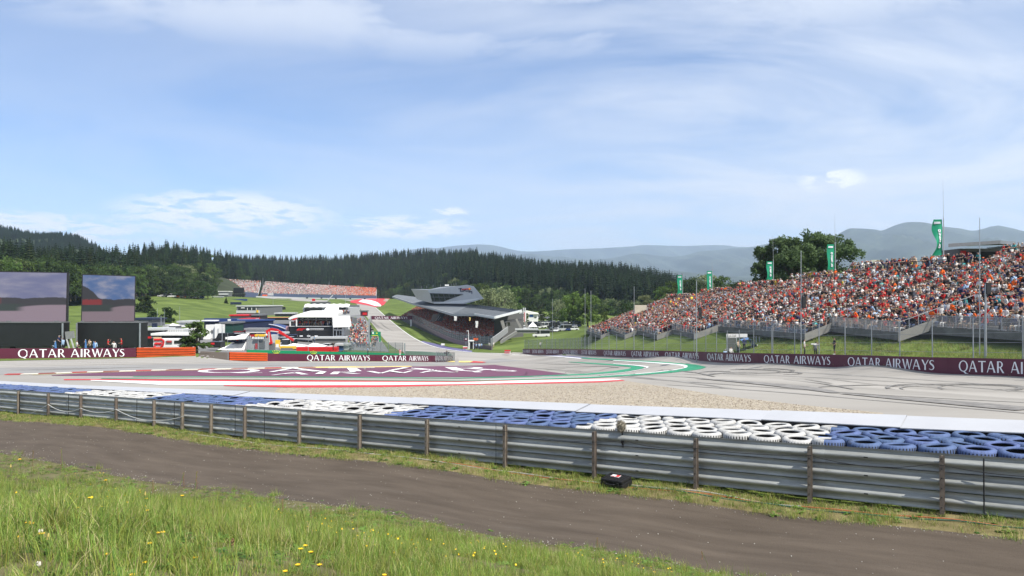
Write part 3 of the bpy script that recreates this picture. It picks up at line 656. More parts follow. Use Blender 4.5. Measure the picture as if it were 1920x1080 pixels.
TY_BS = tyre_mesh('tyre_blue_narrow', [m_blue, m_wtyre, m_rub], None, 0.105); TY_WS = tyre_mesh('tyre_white_narrow', [m_wtyre, m_blue, m_rub], None, 0.105)
TY_K = tyre_mesh('tyre_black', [m_rub, m_rub, m_rub])
rt = math.atan2(RT[1], RT[0])
TY_BW = tyre_mesh('tyre_blue_white', [m_blue, m_wtyre, m_rub], rt+math.pi)   # blue to the left
TY_WB = tyre_mesh('tyre_white_blue', [m_wtyre, m_blue, m_rub], rt+math.pi)
def rail_s(px): x, y = on_rail(px); return x*RT[0]+y*RT[1]
BND = [rail_s(p) for p in (83, 240, 440, 707, 1075, 1523)]                  # colour changes along the wall
S0, S1 = rail_s(-110), rail_s(2600)
def rail_of_s(s, c):
    x = RT[0]*s+RN[0]*c; y = RT[1]*s+RN[1]*c; return x, y
def rail_top_s(s):
    x, y = rail_of_s(s, 16.9); px = 960+FPX*x/y; return P(px, rail_base_y(px), y)[2]+1.10, px
secs = ['far left blue section', 'left white section', 'left blue section', 'left-centre white section', 'centre blue section', 'right-centre white section', 'right blue section']
rows = ['front row', 'row two', 'row three', 'back row']
ords = ['', 'second', 'third', 'fourth', 'fifth', 'sixth', 'seventh', 'eighth', 'ninth', 'tenth', 'eleventh', 'twelfth', 'thirteenth', 'fourteenth', 'fifteenth', 'sixteenth', 'seventeenth', 'eighteenth', 'nineteenth', 'twentieth']
def ordinal(k):
    if k == 0: return 'first'
    return ords[k] if k < len(ords) else '%d%s' % (k+1, {1: 'st', 2: 'nd', 3: 'rd'}.get((k+1) % 10, 'th') if (k+1) % 100 not in (11, 12, 13) else 'th')
rr_ = random.Random(5); npitch = 0.665
for row in range(4):
    nsec = {}; k0 = 0; s = S0+(0.33 if row % 2 else 0)
    while s < S1:
        ss = s+rr_.uniform(-.03, .03); c = 16.9+0.46+row*0.605+rr_.uniform(-.03, .03)
        x, y = rail_of_s(ss, c); top, px = rail_top_s(ss)
        lift = float(np.interp(px, (0, 300, 640, 1280, 1640, 1920), (-0.13, -0.05, 0.01, 0.09, 0.08, 0.11)))
        kk = sum(1 for b in BND if ss > b); near = min(BND, key=lambda b: abs(b-ss)); kb = BND.index(near)
        blue = kk % 2 == 0
        if abs(near-ss) < 0.2: me = TY_BW if kb % 2 == 0 else TY_WB; colr = 'half blue half white'
        else: me = TY_B if blue else TY_W; colr = 'blue' if blue else 'white'
        if px < 760 and abs(near-ss) >= 0.2 and rr_.random() < (0.72 if px < 560 else 0.35): me = TY_BS if blue else TY_WS
        i = nsec.get(kk, 0); nsec[kk] = i+1
        z = top+lift-0.205+rr_.uniform(-.012, .012)
        st = empty('tyre_stack', (x, y, z-0.62), '%s tyre stack, %s from left, %s of the %s' % (colr, ordinal(i), rows[row], secs[kk]), 'tyre stack', 'painted tyre stacks behind the guardrail')
        t = link('tyre', me, st, (0, 0, 0.62)); wob = 0.04 if px > 620 else 0.08
        rx = rr_.gauss(0, wob); ry = rr_.gauss(0, wob)
        t.rotation_euler = (max(-.2, min(.2, rx)), max(-.2, min(.2, ry)), 0)
        sc = rr_.uniform(0.97, 1.035); t.scale = (sc, sc, rr_.uniform(.92, 1.06))
        link('tyre', (TY_B if blue else TY_W), st, (rr_.uniform(-.02, .02), rr_.uniform(-.02, .02), 0.405))
        link('tyre', TY_K, st, (0, 0, 0.20))
        s += npitch
# white conveyor belt that faces the tyres towards the track, in panels
pxb = [-130, 60, 330, 640, 985, 1355, 1640, 2620]
for k in range(len(pxb)-1):
    mb = MB(); n = 14; vs = []
    for i in range(n+1):
        px = pxb[k]+(pxb[k+1]-pxb[k])*i/n+(0.25 if i == 0 else 0); s = rail_s(px)
        top, _ = rail_top_s(s); step = 0.015*(k % 2); near = float(np.interp(px, (0, 300, 640, 1280, 1640, 1920), (-0.12, -0.045, 0.03, 0.125, 0.11, 0.145)))+step; far = float(np.interp(px, (0, 300, 640, 1280, 1640, 1920), (-0.07, 0.05, 0.14, 0.25, 0.28, 0.30)))+step
        for c, dz in ((19.38, near), (20.18, far), (20.22, -1.0), (20.19, -1.0), (20.15, far-0.03), (19.38, near-0.02)):      # folded over the top of the tyres, then down the track side
            x, y = rail_of_s(s, c); vs.append((x, y, top+dz))
    fs = []
    for i in range(n):
        for j in range(6): a = i*6+j; b = i*6+(j+1) % 6; fs.append((a, a+6, b+6, b))
    fs += [(0, 1, 4, 5), (1, 2, 3, 4)]
    mb.add(vs, fs); o = mb.build('belt_panel', m_belt)
    tag(o, ['far left end panel of the white belt behind the tyres', 'white belt panel behind the left white and blue tyres', 'white belt panel behind the left blue tyres', 'white belt panel between gravel and the centre blue tyres, left part', 'white belt panel behind the centre blue tyres beside the gravel', 'white belt panel behind the white tyres at the gravel end', 'rightmost white belt panel behind the right blue tyres'][k], 'belt panel', 'white belt panels facing the tyre wall')

# furry microphone on its clamp
x, y, z = rail_pt(1166, 16.95); top = z+1.02
mic = empty('microphone', (x, y, top-0.25), 'furry grey microphone clamped to the guardrail in front of white tyres', 'microphone')
mb = MB(); mb.tube((x, y-0.03, top-0.28), (x, y-0.03, top+0.14), 0.014); mb.box((x, y-0.06, top-0.1), (0.07, 0.06, 0.14)); mb.tube((x-0.05, y-0.03, top+0.13), (x+0.05, y-0.03, top+0.13), 0.02)
mb.build('clamp', M('clamp_black', (0.035, 0.03, 0.03)), mic)
r3 = np.random.default_rng(3); fur = MB(); cc = np.array((x-0.03, y-0.06, top+0.22))
fur.ball(cc, (0.095, 0.095, 0.125), 12, 8)
for _ in range(900):
    d = r3.normal(size=3); d /= np.linalg.norm(d); p = cc+d*np.array((0.09, 0.09, 0.12)); q = p+d*0.035+r3.normal(size=3)*0.012; t = r3.normal(size=3)*0.005
    fur.add((p-t, p+t, q), ((0, 1, 2),))
fur.build('windshield', M('grey_fur', (0.24, 0.215, 0.165), 0.95, var=0.3, scale=30), mic)
mb = MB(); mb.pipe([(x, y-0.09, top-0.06), (x+0.02, y-0.13, top-0.16), (x+0.01, y-0.12, top-0.27)], 0.008); mb.build('cable', mk, mic)
# black case with a red and white label
x, y = on_rail(1155, 16.35); z = gz(x, y); ca = math.atan2(RT[1], RT[0])-0.08
case = empty('equipment_case', (x, y, z), 'black ribbed plastic case with a red and white label at the foot of the rail', 'case')
R3 = Matrix.Rotation(ca, 3, 'Z') @ Matrix.Rotation(0.16, 3, 'X')
def rounded(mb, c, size, R, bev, m=0):
    bm = bmesh.new(); bmesh.ops.create_cube(bm, size=1); bmesh.ops.scale(bm, vec=size, verts=bm.verts)
    bmesh.ops.bevel(bm, geom=bm.edges[:], offset=bev, segments=2, affect='EDGES', profile=0.6)
    vs = [Vector(c)+R @ v.co for v in bm.verts]; bm.verts.index_update(); fs = [tuple(v.index for v in f.verts) for f in bm.faces]; bm.free(); mb.add(vs, fs, m)
mb = MB(); c0 = Vector((x, y, z+0.12)); rounded(mb, c0+R3 @ Vector((0, 0, -0.03)), (0.60, 0.44, 0.13), R3, 0.03); mb.build('case_body', M('black_plastic', (0.014, 0.014, 0.015), 0.45, bump=0.3, bscale=60), case)
mb = MB(); rounded(mb, c0+R3 @ Vector((0, 0, 0.075)), (0.58, 0.42, 0.08), R3, 0.03)
for i in range(-3, 4): mb.box(c0+R3 @ Vector((i*0.075, 0, 0.116)), (0.025, 0.36, 0.012), R=R3)
mb.build('case_lid', _mats['black_plastic'], case)
mb = MB(); mb.box(c0+R3 @ Vector((-0.02, 0.03, 0.124)), (0.22, 0.12, 0.006), R=R3, m=0); mb.box(c0+R3 @ Vector((0.035, 0.03, 0.1285)), (0.09, 0.10, 0.004), R=R3, m=1); mb.box(c0+R3 @ Vector((-0.07, -0.01, 0.1285)), (0.08, 0.03, 0.004), R=R3, m=1)
mb.build('sticker', [m_white, m_red], case)
mb = MB(); mb.pipe([c0+R3 @ Vector(p) for p in ((-0.10, -0.23, 0.03), (-0.09, -0.28, 0.03), (0.09, -0.28, 0.03), (0.10, -0.23, 0.03))], 0.013); mb.build('handle', _mats['black_plastic'], case)
for s in (-0.18, 0.18):
    mb = MB(); mb.box(c0+R3 @ Vector((s, -0.226, 0.03)), (0.06, 0.02, 0.07), R=R3); mb.build('latch', m_dark, case)

# ---------------------------------------------------------------- advertising walls
def wall_path(pts, n=240):
    w = np.array([P(*p) for p in pts]); k = np.linspace(0, 1, len(w)); out = []
    q = [2*w[0]-w[1]] + list(w) + [2*w[-1]-w[-2]]
    for i in range(1, len(q)-2):
        for t in np.linspace(0, 1, 16, endpoint=False):
            a, b, c, d = q[i-1:i+3]; out.append(0.5*((2*b)+(-a+c)*t+(2*a-5*b+4*c-d)*t*t+(-a+3*b-3*c+d)*t**3))
    out.append(w[-1]); out = np.array(out); d = np.concatenate(([0], np.cumsum(np.linalg.norm(np.diff(out[:, :2], axis=0), axis=1)))); s = np.linspace(0, d[-1], n)
    return s, np.stack([np.interp(s, d, out[:, j]) for j in range(3)], -1)
class Wall:
    def __init__(w, pts, side=1):
        w.s, w.p = wall_path(pts); w.px = 960+FPX*w.p[:, 0]/w.p[:, 1]
        d = np.gradient(w.p[:, :2], axis=0); d /= np.linalg.norm(d, axis=1)[:, None]; w.d = d; w.n = np.stack((-d[:, 1], d[:, 0]), -1)
        flip = np.sign(-(w.n*w.p[:, :2]).sum(1)); w.n *= flip[:, None]
    def s_of(w, px):
        o = np.argsort(w.px); return float(np.interp(px, w.px[o], w.s[o]))
    def at(w, s, h=0, off=0):
        p = [np.interp(s, w.s, w.p[:, j]) for j in range(3)]; n = [np.interp(s, w.s, w.n[:, j]) for j in range(2)]
        return Vector((p[0]+n[0]*off, p[1]+n[1]*off, p[2]+h))
    def slab(w, mb, s0, s1, h0, h1, o0, o1, m=0, step=2.0):
        k = max(1, int(abs(s1-s0)/step)); vs = []
        for i in range(k+1):
            s = s0+(s1-s0)*i/k
            vs += [w.at(s, h0, o1), w.at(s, h1, o1), w.at(s, h1, o0), w.at(s, h0, o0)]
        fs = []
        for i in range(k):
            for j in range(4): a = i*4+j; b = i*4+(j+1) % 4; fs.append((a, b, b+4, a+4))
        fs += [(0, 3, 2, 1), (k*4, k*4+1, k*4+2, k*4+3)]
        mb.add(vs, fs, m)
WR = Wall(BR); WL = Wall(BL); WM = Wall(BM)
BH = 1.2
def board(wall, pa, pb, ta, tb, label, group, mat, mlet, cap=0.80, base=0.20, texted=True):
    sa, sb = wall.s_of(pa), wall.s_of(pb); c = wall.at((sa+sb)/2)
    o = empty('advertising_board', c, label, 'advertising board', group)
    mb = MB(); wall.slab(mb, sa, sb, -0.25, BH, -0.06, 0.0); mb.build('panel', mat, o)
    if texted:
        u0, u1 = wall.s_of(ta), wall.s_of(tb)
        text_mesh('QATAR AIRWAYS', lambda u, v, k: wall.at(u0+(u1-u0)*u, base+cap*v, 0.012+0.003*(k % 5))).build('lettering', mlet, o)
    return o
TX = [(958, 973), (975.5, 994), (998, 1019), (1024, 1048), (1055, 1083), (1090, 1118), (1132, 1173), (1183.5, 1235), (1246.7, 1310), (1325.8, 1408), (1432, 1557), (1589, 1752), (1797, 2010)]
brs = ['leftmost maroon board on the far wall beyond the corner, lettering tiny', 'second maroon board from the left on the far wall', 'third maroon board from the left on the far wall', 'fourth maroon board from the left, right of the red and white trackside box', 'fifth maroon board from the left, below the dark fence panels', 'maroon board below the leftmost block of the open stand', 'maroon board below the second block of the open stand', 'maroon board on the far wall above the inner green point', 'maroon board on the far wall above the outer green point', 'maroon board in front of the marshal hut with the blue tarpaulin', 'maroon board below the three people by the fence', 'large maroon board right of the three people by the fence', 'largest maroon board at the right edge, lettering cut by the frame']
for k, (a, b) in enumerate(TX):
    lo = (TX[k-1][1]+a)/2 if k else 952; hi_ = (b+TX[k+1][0])/2 if k < len(TX)-1 else 2140
    board(WR, lo+0.02, hi_-0.02, a, b, brs[k], 'maroon airline boards along the far wall', m_board, m_letter2)
board(WL, -150, 256, 34.5, 234.5, 'maroon board with white lettering below the two video screens', 'maroon airline boards of the inner walls', m_board2, m_letter, 0.94, 0.15)
board(WM, 502.3, 705, 576, 694, 'maroon board joined to the short orange barrier, lettering largest of three', 'maroon airline boards of the inner walls', m_board2, m_letter, 0.90, 0.16)
board(WM, 705.3, 810, 717, 803, 'middle one of three maroon boards on the inner corner wall', 'maroon airline boards of the inner walls', m_board2, m_letter, 0.90, 0.16)
board(WM, 810.3, 850, 816, 849, 'maroon board at the right tip of the inner corner wall, netting behind', 'maroon airline boards of the inner walls', m_board2, m_letter, 0.90, 0.16)
# orange steel barriers: four beams on posts
O_PROF = [(h*0.68, d*1.5) for h, d in W_PROF]
def orange(px_list, wall_pts, label):
    w = Wall(wall_pts); sa, sb = w.s_of(px_list[0]), w.s_of(px_list[1]); o = empty('crash_barrier', w.at((sa+sb)/2), label, 'crash barrier', 'orange crash barriers')
    n = max(2, int(abs(sb-sa)/3.5))
    for j in range(4):
        for i in range(n):
            a = w.at(sa+(sb-sa)*i/n, 0, 0.02); b = w.at(sa+(sb-sa)*(i+1)/n, 0, 0.02); nn = np.array((-(b.y-a.y), b.x-a.x)); nn /= np.linalg.norm(nn)
            if nn @ np.array((a.x, a.y)) > 0: nn = -nn
            mb = MB(); beam(mb, (a.x, a.y), (b.x, b.y), a.z+0.04+j*0.32, b.z+0.04+j*0.32, nn, -1, prof=O_PROF); mb.build('beam', m_orange, o)
    mb = MB(); w.slab(mb, sa, sb, -0.1, 1.2, -0.12, -0.08); mb.build('gap_shade_plate', m_dark, o)  # added dark plate: stands for the shade in the gaps between beams
    for i in range(n+1):
        a = w.at(sa+(sb-sa)*i/n, 0, -0.2); mb = MB(); mb.box((a.x, a.y, a.z+0.6), (0.1, 0.1, 1.3)); mb.build('post', m_pole, o)
orange((256.6, 367), [(255, 670.8, 98), (312, 669.3, 105), (368, 667.3, 112)], 'long orange crash barrier beside the left maroon board')
orange((430, 502), [(430, 676, 115.6), (502, 677, 122.5)], 'short orange crash barrier left of the inner maroon boards')

# ---------------------------------------------------------------- catch fences
m_net = M_net('catch_netting', (0.30, 0.32, 0.34), 0.05, 0.003, 0.10)
m_net2 = M_net('catch_netting_dense', (0.15, 0.19, 0.20), 0.05, 0.003, 0.42)
def catch_fence(wall, sa, sb, gap, H, off, label, group, net, rp=0.048, cables=(0.9, 1.6, 2.3, 3.0, 3.7), top_bend=0.0, base=0.0):
    c = wall.at((sa+sb)/2); o = empty('catch_fence', c, label, 'fence', group); n = max(1, int(round(abs(sb-sa)/gap)))
    for i in range(n+1):
        s = sa+(sb-sa)*i/n; a = wall.at(s, base-0.3, off); b = wall.at(s, H, off); mb = MB(); mb.tube(a, b, rp, n=6); mb.build('post', m_fence, o)
    for h in cables:
        if h > H: continue
        mb = MB(); mb.pipe([wall.at(sa+(sb-sa)*i/n, h, off+0.08) for i in range(n+1)], 0.012, 4); mb.build('cable', m_fence, o)
    mb = MB(); vs = []
    for i in range(n+1):
        s = sa+(sb-sa)*i/n; vs += [wall.at(s, base, off+0.05), wall.at(s, H-0.05, off+0.05)]
    mb.add(vs, [(2*i, 2*i+2, 2*i+3, 2*i+1) for i in range(n)]); mb.build('netting', net, o)
    return o
s_ = WR.s_of
catch_fence(WR, s_(2120), s_(1440), 4.0, 4.1, -0.55, 'tall catch fence in front of the right part of the open stand', 'catch fences of the corner', m_net)
catch_fence(WR, s_(1438), s_(1100), 4.0, 3.9, -0.55, 'tall catch fence in front of the left part of the open stand', 'catch fences of the corner', m_net)
catch_fence(WR, s_(1098), s_(945), 3.0, 3.6, -0.55, 'dark catch fence with close posts below the car park', 'catch fences of the corner', m_net2)
# ---------------------------------------------------------------- people: one skinned body per pose, clothes as colour zones
def skin_body(pts, edges, root, sub=1):
    """pts: name -> (x, y, z, radius)"""
    names = list(pts); idx = {n: i for i, n in enumerate(names)}
    me = bpy.data.meshes.new('body'); me.from_pydata([pts[n][:3] for n in names], [(idx[a], idx[b]) for a, b in edges], [])
    o = bpy.data.objects.new('body', me); COL.objects.link(o)
    md = o.modifiers.new('skin', 'SKIN'); md.use_smooth_shade = True
    for n, sv in zip(names, me.skin_vertices[0].data):
        r = pts[n][3]; r = r if isinstance(r, tuple) else (r, r); sv.radius = r; sv.use_root = (n == root)
    if sub: ms = o.modifiers.new('sub', 'SUBSURF'); ms.levels = sub; ms.render_levels = sub
    dg = bpy.context.evaluated_depsgraph_get(); ev = o.evaluated_get(dg); m2 = ev.to_mesh()
    v = np.array([tuple(p.co) for p in m2.vertices]); f = [tuple(p.vertices) for p in m2.polygons]
    ev.to_mesh_clear(); bpy.data.objects.remove(o); bpy.data.meshes.remove(me)
    # zone of every vertex: nearest bone
    zb = np.full(len(v), 1e9); zone = np.zeros(len(v), int); tpar = np.zeros(len(v))
    for k, (a, b) in enumerate(edges):
        A = np.array(pts[a][:3]); B = np.array(pts[b][:3]); d = B-A; t = np.clip(((v-A) @ d)/(d @ d), 0, 1); q = np.linalg.norm(v-(A+t[:, None]*d), axis=1)
        ra, rb = [np.mean(pts[n][3]) for n in (a, b)]; q = q-(ra+(rb-ra)*t)
        w = q < zb; zb[w] = q[w]; zone[w] = k; tpar[w] = t[w]
    return v, f, zone, edges
def pose(kind, var):
    r = random.Random(var*7+len(kind)); j = lambda a: r.uniform(-a, a); p = {}
    if kind == 'sit':
        hz, lean = 0.50, j(0.10)-0.03
        p['pel'] = (0, 0.02, hz, (0.155, 0.12)); p['bel'] = (0, 0.02+lean*0.4, hz+0.20, (0.175, 0.135)); p['che'] = (0, 0.02+lean, hz+0.42, (0.20, 0.14))
        for s, n in ((-1, 'l'), (1, 'r')):
            sp = r.uniform(0.10, 0.20)
            p['hip'+n] = (s*0.10, -0.04, hz-0.02, 0.088); p['kne'+n] = (s*sp, -0.44, hz+0.02+j(0.04), 0.062); p['ank'+n] = (s*(sp+j(0.05)), -0.44+j(0.10), 0.09, 0.042); p['toe'+n] = (s*sp, -0.60, 0.04, 0.04)
    else:
        hz, lean = 0.93, (-0.25 if kind == 'lean' else j(0.03))
        p['pel'] = (0, 0, hz, (0.15, 0.115)); p['bel'] = (0, lean*0.3, hz+0.18, (0.14, 0.11)); p['che'] = (0, lean, hz+0.40, (0.17, 0.115))
        for s, n in ((-1, 'l'), (1, 'r')):
            p['hip'+n] = (s*0.09, 0, hz-0.08, 0.088); p['kne'+n] = (s*0.10+j(0.02), -0.02+j(0.04), 0.49, 0.060); p['ank'+n] = (s*0.11+j(0.03), 0.03+j(0.06), 0.09, 0.042); p['toe'+n] = (s*0.12, -0.14, 0.04, 0.04)
    cz = p['che'][2]; cy_ = p['che'][1]
    p['nec'] = (0, cy_-0.005, cz+0.16, 0.052); hx = j(0.04)
    p['hea'] = (hx, cy_-0.035+j(0.02), cz+0.27, (0.078, 0.092)); p['top'] = (hx, cy_-0.02+j(0.02), cz+0.37, (0.066, 0.076))
    for s, n in ((-1, 'l'), (1, 'r')):
        p['sho'+n] = (s*0.19, cy_, cz+0.075, 0.070)
        m = (var+(s > 0)) % 4 if kind != 'lean' else 9
        if m == 0: el, ha = (s*0.25, cy_-0.06, cz-0.20), (s*0.10, cy_-0.30, cz-0.24)
        elif m == 1: el, ha = (s*0.27, cy_+0.02, cz-0.20), (s*0.20, cy_-0.20, cz-0.36)
        elif m == 2: el, ha = (s*0.26, cy_-0.22, cz-0.05), (s*0.10, cy_-0.30, cz+0.20)
        elif m == 9: el, ha = (s*0.28, cy_-0.10, cz-0.16), (s*0.20, cy_-0.34, cz-0.22)
        elif kind == 'sit': el, ha = (s*0.24, cy_+0.03, cz-0.22), (s*0.14, cy_-0.25, cz-0.38)
        else: el, ha = (s*0.25, cy_+0.03, cz-0.24), (s*0.25, cy_-0.06, cz-0.50)
        p['elb'+n] = (*el, 0.044); p['wri'+n] = (*ha, 0.034)
        d = np.array(ha)-np.array(el); d /= np.linalg.norm(d); h2 = np.array(ha)+d*0.11; p['han'+n] = (*h2, (0.04, 0.025))
    e = [('pel', 'bel'), ('bel', 'che'), ('che', 'nec'), ('nec', 'hea'), ('hea', 'top')]
    for n in 'lr': e += [('pel', 'hip'+n), ('hip'+n, 'kne'+n), ('kne'+n, 'ank'+n), ('ank'+n, 'toe'+n), ('che', 'sho'+n), ('sho'+n, 'elb'+n), ('elb'+n, 'wri'+n), ('wri'+n, 'han'+n)]
    return p, e
SHIRTS = {'orange': (0.72, 0.12, 0.015), 'red': (0.50, 0.022, 0.022), 'white': (0.60, 0.59, 0.575), 'black': (0.017, 0.017, 0.019), 'navy': (0.022, 0.030, 0.085), 'grey': (0.25, 0.25, 0.26),
          'teal': (0.05, 0.36, 0.36), 'yellow': (0.70, 0.50, 0.05), 'pink': (0.62, 0.26, 0.28), 'green': (0.05, 0.28, 0.08), 'light blue': (0.30, 0.42, 0.58), 'beige': (0.48, 0.38, 0.27)}
HATS = {'orange cap': (0.72, 0.12, 0.015), 'white cap': (0.52, 0.51, 0.50), 'red cap': (0.5, 0.03, 0.03), 'black cap': (0.018, 0.018, 0.02), 'straw hat': (0.55, 0.42, 0.22), 'navy cap': (0.02, 0.03, 0.09)}
HAIR = {'dark hair': (0.025, 0.016, 0.011), 'brown hair': (0.085, 0.045, 0.022), 'fair hair': (0.36, 0.23, 0.10)}
PANTS = {'dark trousers': (0.022, 0.022, 0.026), 'blue jeans': (0.06, 0.085, 0.16), 'beige shorts': (0.40, 0.32, 0.22), 'black shorts': (0.02, 0.02, 0.022), 'white trousers': (0.6, 0.6, 0.58)}
SKIN = [(0.36, 0.22, 0.16), (0.30, 0.175, 0.12), (0.42, 0.28, 0.21), (0.18, 0.10, 0.07)]
m_cloth = M_vcol('clothing_and_skin')
_body = {}
def body(kind, var, sub):
    k = (kind, var, sub)
    if k not in _body: p, e = pose(kind, var); _body[k] = (skin_body(p, e, 'pel', sub), p)
    return _body[k]
def person_mesh(kind, var, shirt, head, pants, skin, sub=0, sleeves=False):
    (v, f, zone, edges), p = body(kind, var, sub)
    sk = np.array(SKIN[skin]); sh = np.array(SHIRTS[shirt]); pa = np.array(PANTS[pants]); hat = head in HATS; hc = np.array(HATS[head] if hat else HAIR[head])
    col = np.zeros((len(v), 4)); col[:, 3] = 1
    for i in range(len(v)):
        a, b = edges[zone[i]]
        if b in ('bel', 'che') or b.startswith('sho'): c = sh
        elif b == 'nec': c = sh if v[i, 2] < p['che'][2]+0.09 else sk
        elif b.startswith('elb'): c = sh if (sleeves or np.linalg.norm(v[i]-np.array(p['sho'+b[-1]][:3])) < 0.20) else sk
        elif b.startswith('wri'): c = sh if sleeves else sk
        elif b.startswith('han'): c = sk
        elif b.startswith('hip'): c = pa
        elif b.startswith('kne'): c = pa
        elif b.startswith('ank'): c = sk if 'shorts' in pants and np.linalg.norm(v[i]-np.array(p['kne'+b[-1]][:3])) > 0.09 else pa
        elif b.startswith('toe'): c = np.array((0.5, 0.5, 0.5)) if skin % 2 else np.array((0.03, 0.03, 0.03))
        else:
            hz = p['hea'][2]; back = v[i, 1] > p['hea'][1]+0.02
            c = hc if (v[i, 2] > hz+0.06 or (back and v[i, 2] > hz-0.05)) else sk
            if hat and back and v[i, 2] < hz+0.03: c = np.array(HAIR['brown hair'])
        col[i, :3] = c
    vv = [tuple(q) for q in v]; ff = list(f); hx, hy, hz = p['hea'][:3]
    if hat:                                        # brim, rooted in the cap's edge
        n0 = len(vv); w = 0.14 if head == 'straw hat' else 0.075; L = 0.17 if head == 'straw hat' else 0.17
        ring = 8; pts = []
        if head == 'straw hat':
            for k in range(10): t = 2*math.pi*k/10; pts.append((hx+0.16*math.cos(t), hy+0.005+0.17*math.sin(t), hz+0.075))
        else: pts = [(hx-w, hy-0.06, hz+0.075), (hx-w*0.8, hy-L, hz+0.06), (hx+w*0.8, hy-L, hz+0.06), (hx+w, hy-0.06, hz+0.075)]
        k = len(pts); vv += pts + [(x, y, z+0.018) for x, y, z in pts]
        ff += [tuple(range(n0+k-1, n0-1, -1)), tuple(range(n0+k, n0+2*k))] + [(n0+i, n0+(i+1) % k, n0+k+(i+1) % k, n0+k+i) for i in range(k)]
        col = np.concatenate((col, np.tile((*hc, 1), (2*k, 1))))
    me = bpy.data.meshes.new('person'); me.from_pydata(vv, [], ff); me.materials.append(m_cloth)
    at_ = me.color_attributes.new('cloth', 'FLOAT_COLOR', 'POINT'); at_.data.foreach_set('color', col.astype(np.float32).ravel())
    me.polygons.foreach_set('use_smooth', [True]*len(ff)); me.update(); return me
pr = random.Random(21)
def wpick(r, d):
    k = list(d); t = r.random()*sum(d.values())
    for q in k:
        t -= d[q]
        if t <= 0: return q
    return k[-1]
SH_W = {'orange': 9, 'red': 16, 'white': 21, 'black': 36, 'navy': 10, 'grey': 5, 'teal': 3, 'yellow': 1.6, 'pink': 2.5, 'green': 1.2, 'light blue': 2.5, 'beige': 3}
HD_W = {'orange cap': 6, 'white cap': 11, 'red cap': 7, 'black cap': 14, 'straw hat': 7, 'navy cap': 5, 'dark hair': 18, 'brown hair': 18, 'fair hair': 6}
PA_W = {'dark trousers': 10, 'blue jeans': 22, 'beige shorts': 18, 'black shorts': 20, 'white trousers': 3}
def variety(kinds, n, sub, w=SH_W):
    out = []
    for i in range(n):
        k = kinds[i % len(kinds)]; s = wpick(pr, w); h = wpick(pr, HD_W); a = wpick(pr, PA_W)
        out.append((person_mesh(k, i % 6, s, h, a, wpick(pr, {0: 5, 1: 3, 2: 4, 3: 1}), sub, pr.random() < 0.35), s, h, a, k))
    return out
SIT_HI = variety(['sit'], 64, 1); STAND_HI = variety(['stand', 'lean', 'lean'], 30, 1)
SIT_LO = variety(['sit'], 60, 0); STAND_LO = variety(['stand', 'lean'], 24, 0)

def scatter(name, pts, rots, scl, idx, meshes, mats_label=None, label=None, cat=None):
    """one object that repeats meshes on points (a mass nobody could count)"""
    hid = bpy.data.collections.new(name+'_kinds')
    for i, me in enumerate(meshes):
        o = bpy.data.objects.new('%s_kind_%03d' % (name, i), me); hid.objects.link(o)
    me = bpy.data.meshes.new(name); me.vertices.add(len(pts)); me.vertices.foreach_set('co', np.asarray(pts, np.float32).ravel())
    a = me.attributes.new('rot', 'FLOAT_VECTOR', 'POINT'); a.data.foreach_set('vector', np.asarray(rots, np.float32).ravel())
    a = me.attributes.new('scl', 'FLOAT_VECTOR', 'POINT'); a.data.foreach_set('vector', np.asarray(scl, np.float32).ravel())
    a = me.attributes.new('idx', 'INT', 'POINT'); a.data.foreach_set('value', np.asarray(idx, np.int32))
    me.update(); o = link(name, me)
    ng = bpy.data.node_groups.new(name, 'GeometryNodeTree'); ng.interface.new_socket('Geometry', in_out='INPUT', socket_type='NodeSocketGeometry'); ng.interface.new_socket('Geometry', in_out='OUTPUT', socket_type='NodeSocketGeometry')
    gi = ng.nodes.new('NodeGroupInput'); go_ = ng.nodes.new('NodeGroupOutput'); ci = ng.nodes.new('GeometryNodeCollectionInfo'); ip = ng.nodes.new('GeometryNodeInstanceOnPoints')
    ci.inputs['Collection'].default_value = hid; ci.inputs['Separate Children'].default_value = True; ci.inputs['Reset Children'].default_value = True
    def na(nm, ty):
        q = ng.nodes.new('GeometryNodeInputNamedAttribute'); q.data_type = ty; q.inputs['Name'].default_value = nm; return q
    ng.links.new(gi.outputs[0], ip.inputs['Points']); ng.links.new(ci.outputs[0], ip.inputs['Instance']); ip.inputs['Pick Instance'].default_value = True
    ng.links.new(na('idx', 'INT').outputs[0], ip.inputs['Instance Index'])
    e2r = ng.nodes.new('FunctionNodeEulerToRotation'); ng.links.new(na('rot', 'FLOAT_VECTOR').outputs[0], e2r.inputs[0]); ng.links.new(e2r.outputs[0], ip.inputs['Rotation'])
    ng.links.new(na('scl', 'FLOAT_VECTOR').outputs[0], ip.inputs['Scale']); ng.links.new(ip.outputs[0], go_.inputs[0])
    md = o.modifiers.new('repeat', 'NODES'); md.node_group = ng; o['kind'] = 'stuff'
    return tag(o, label, cat)
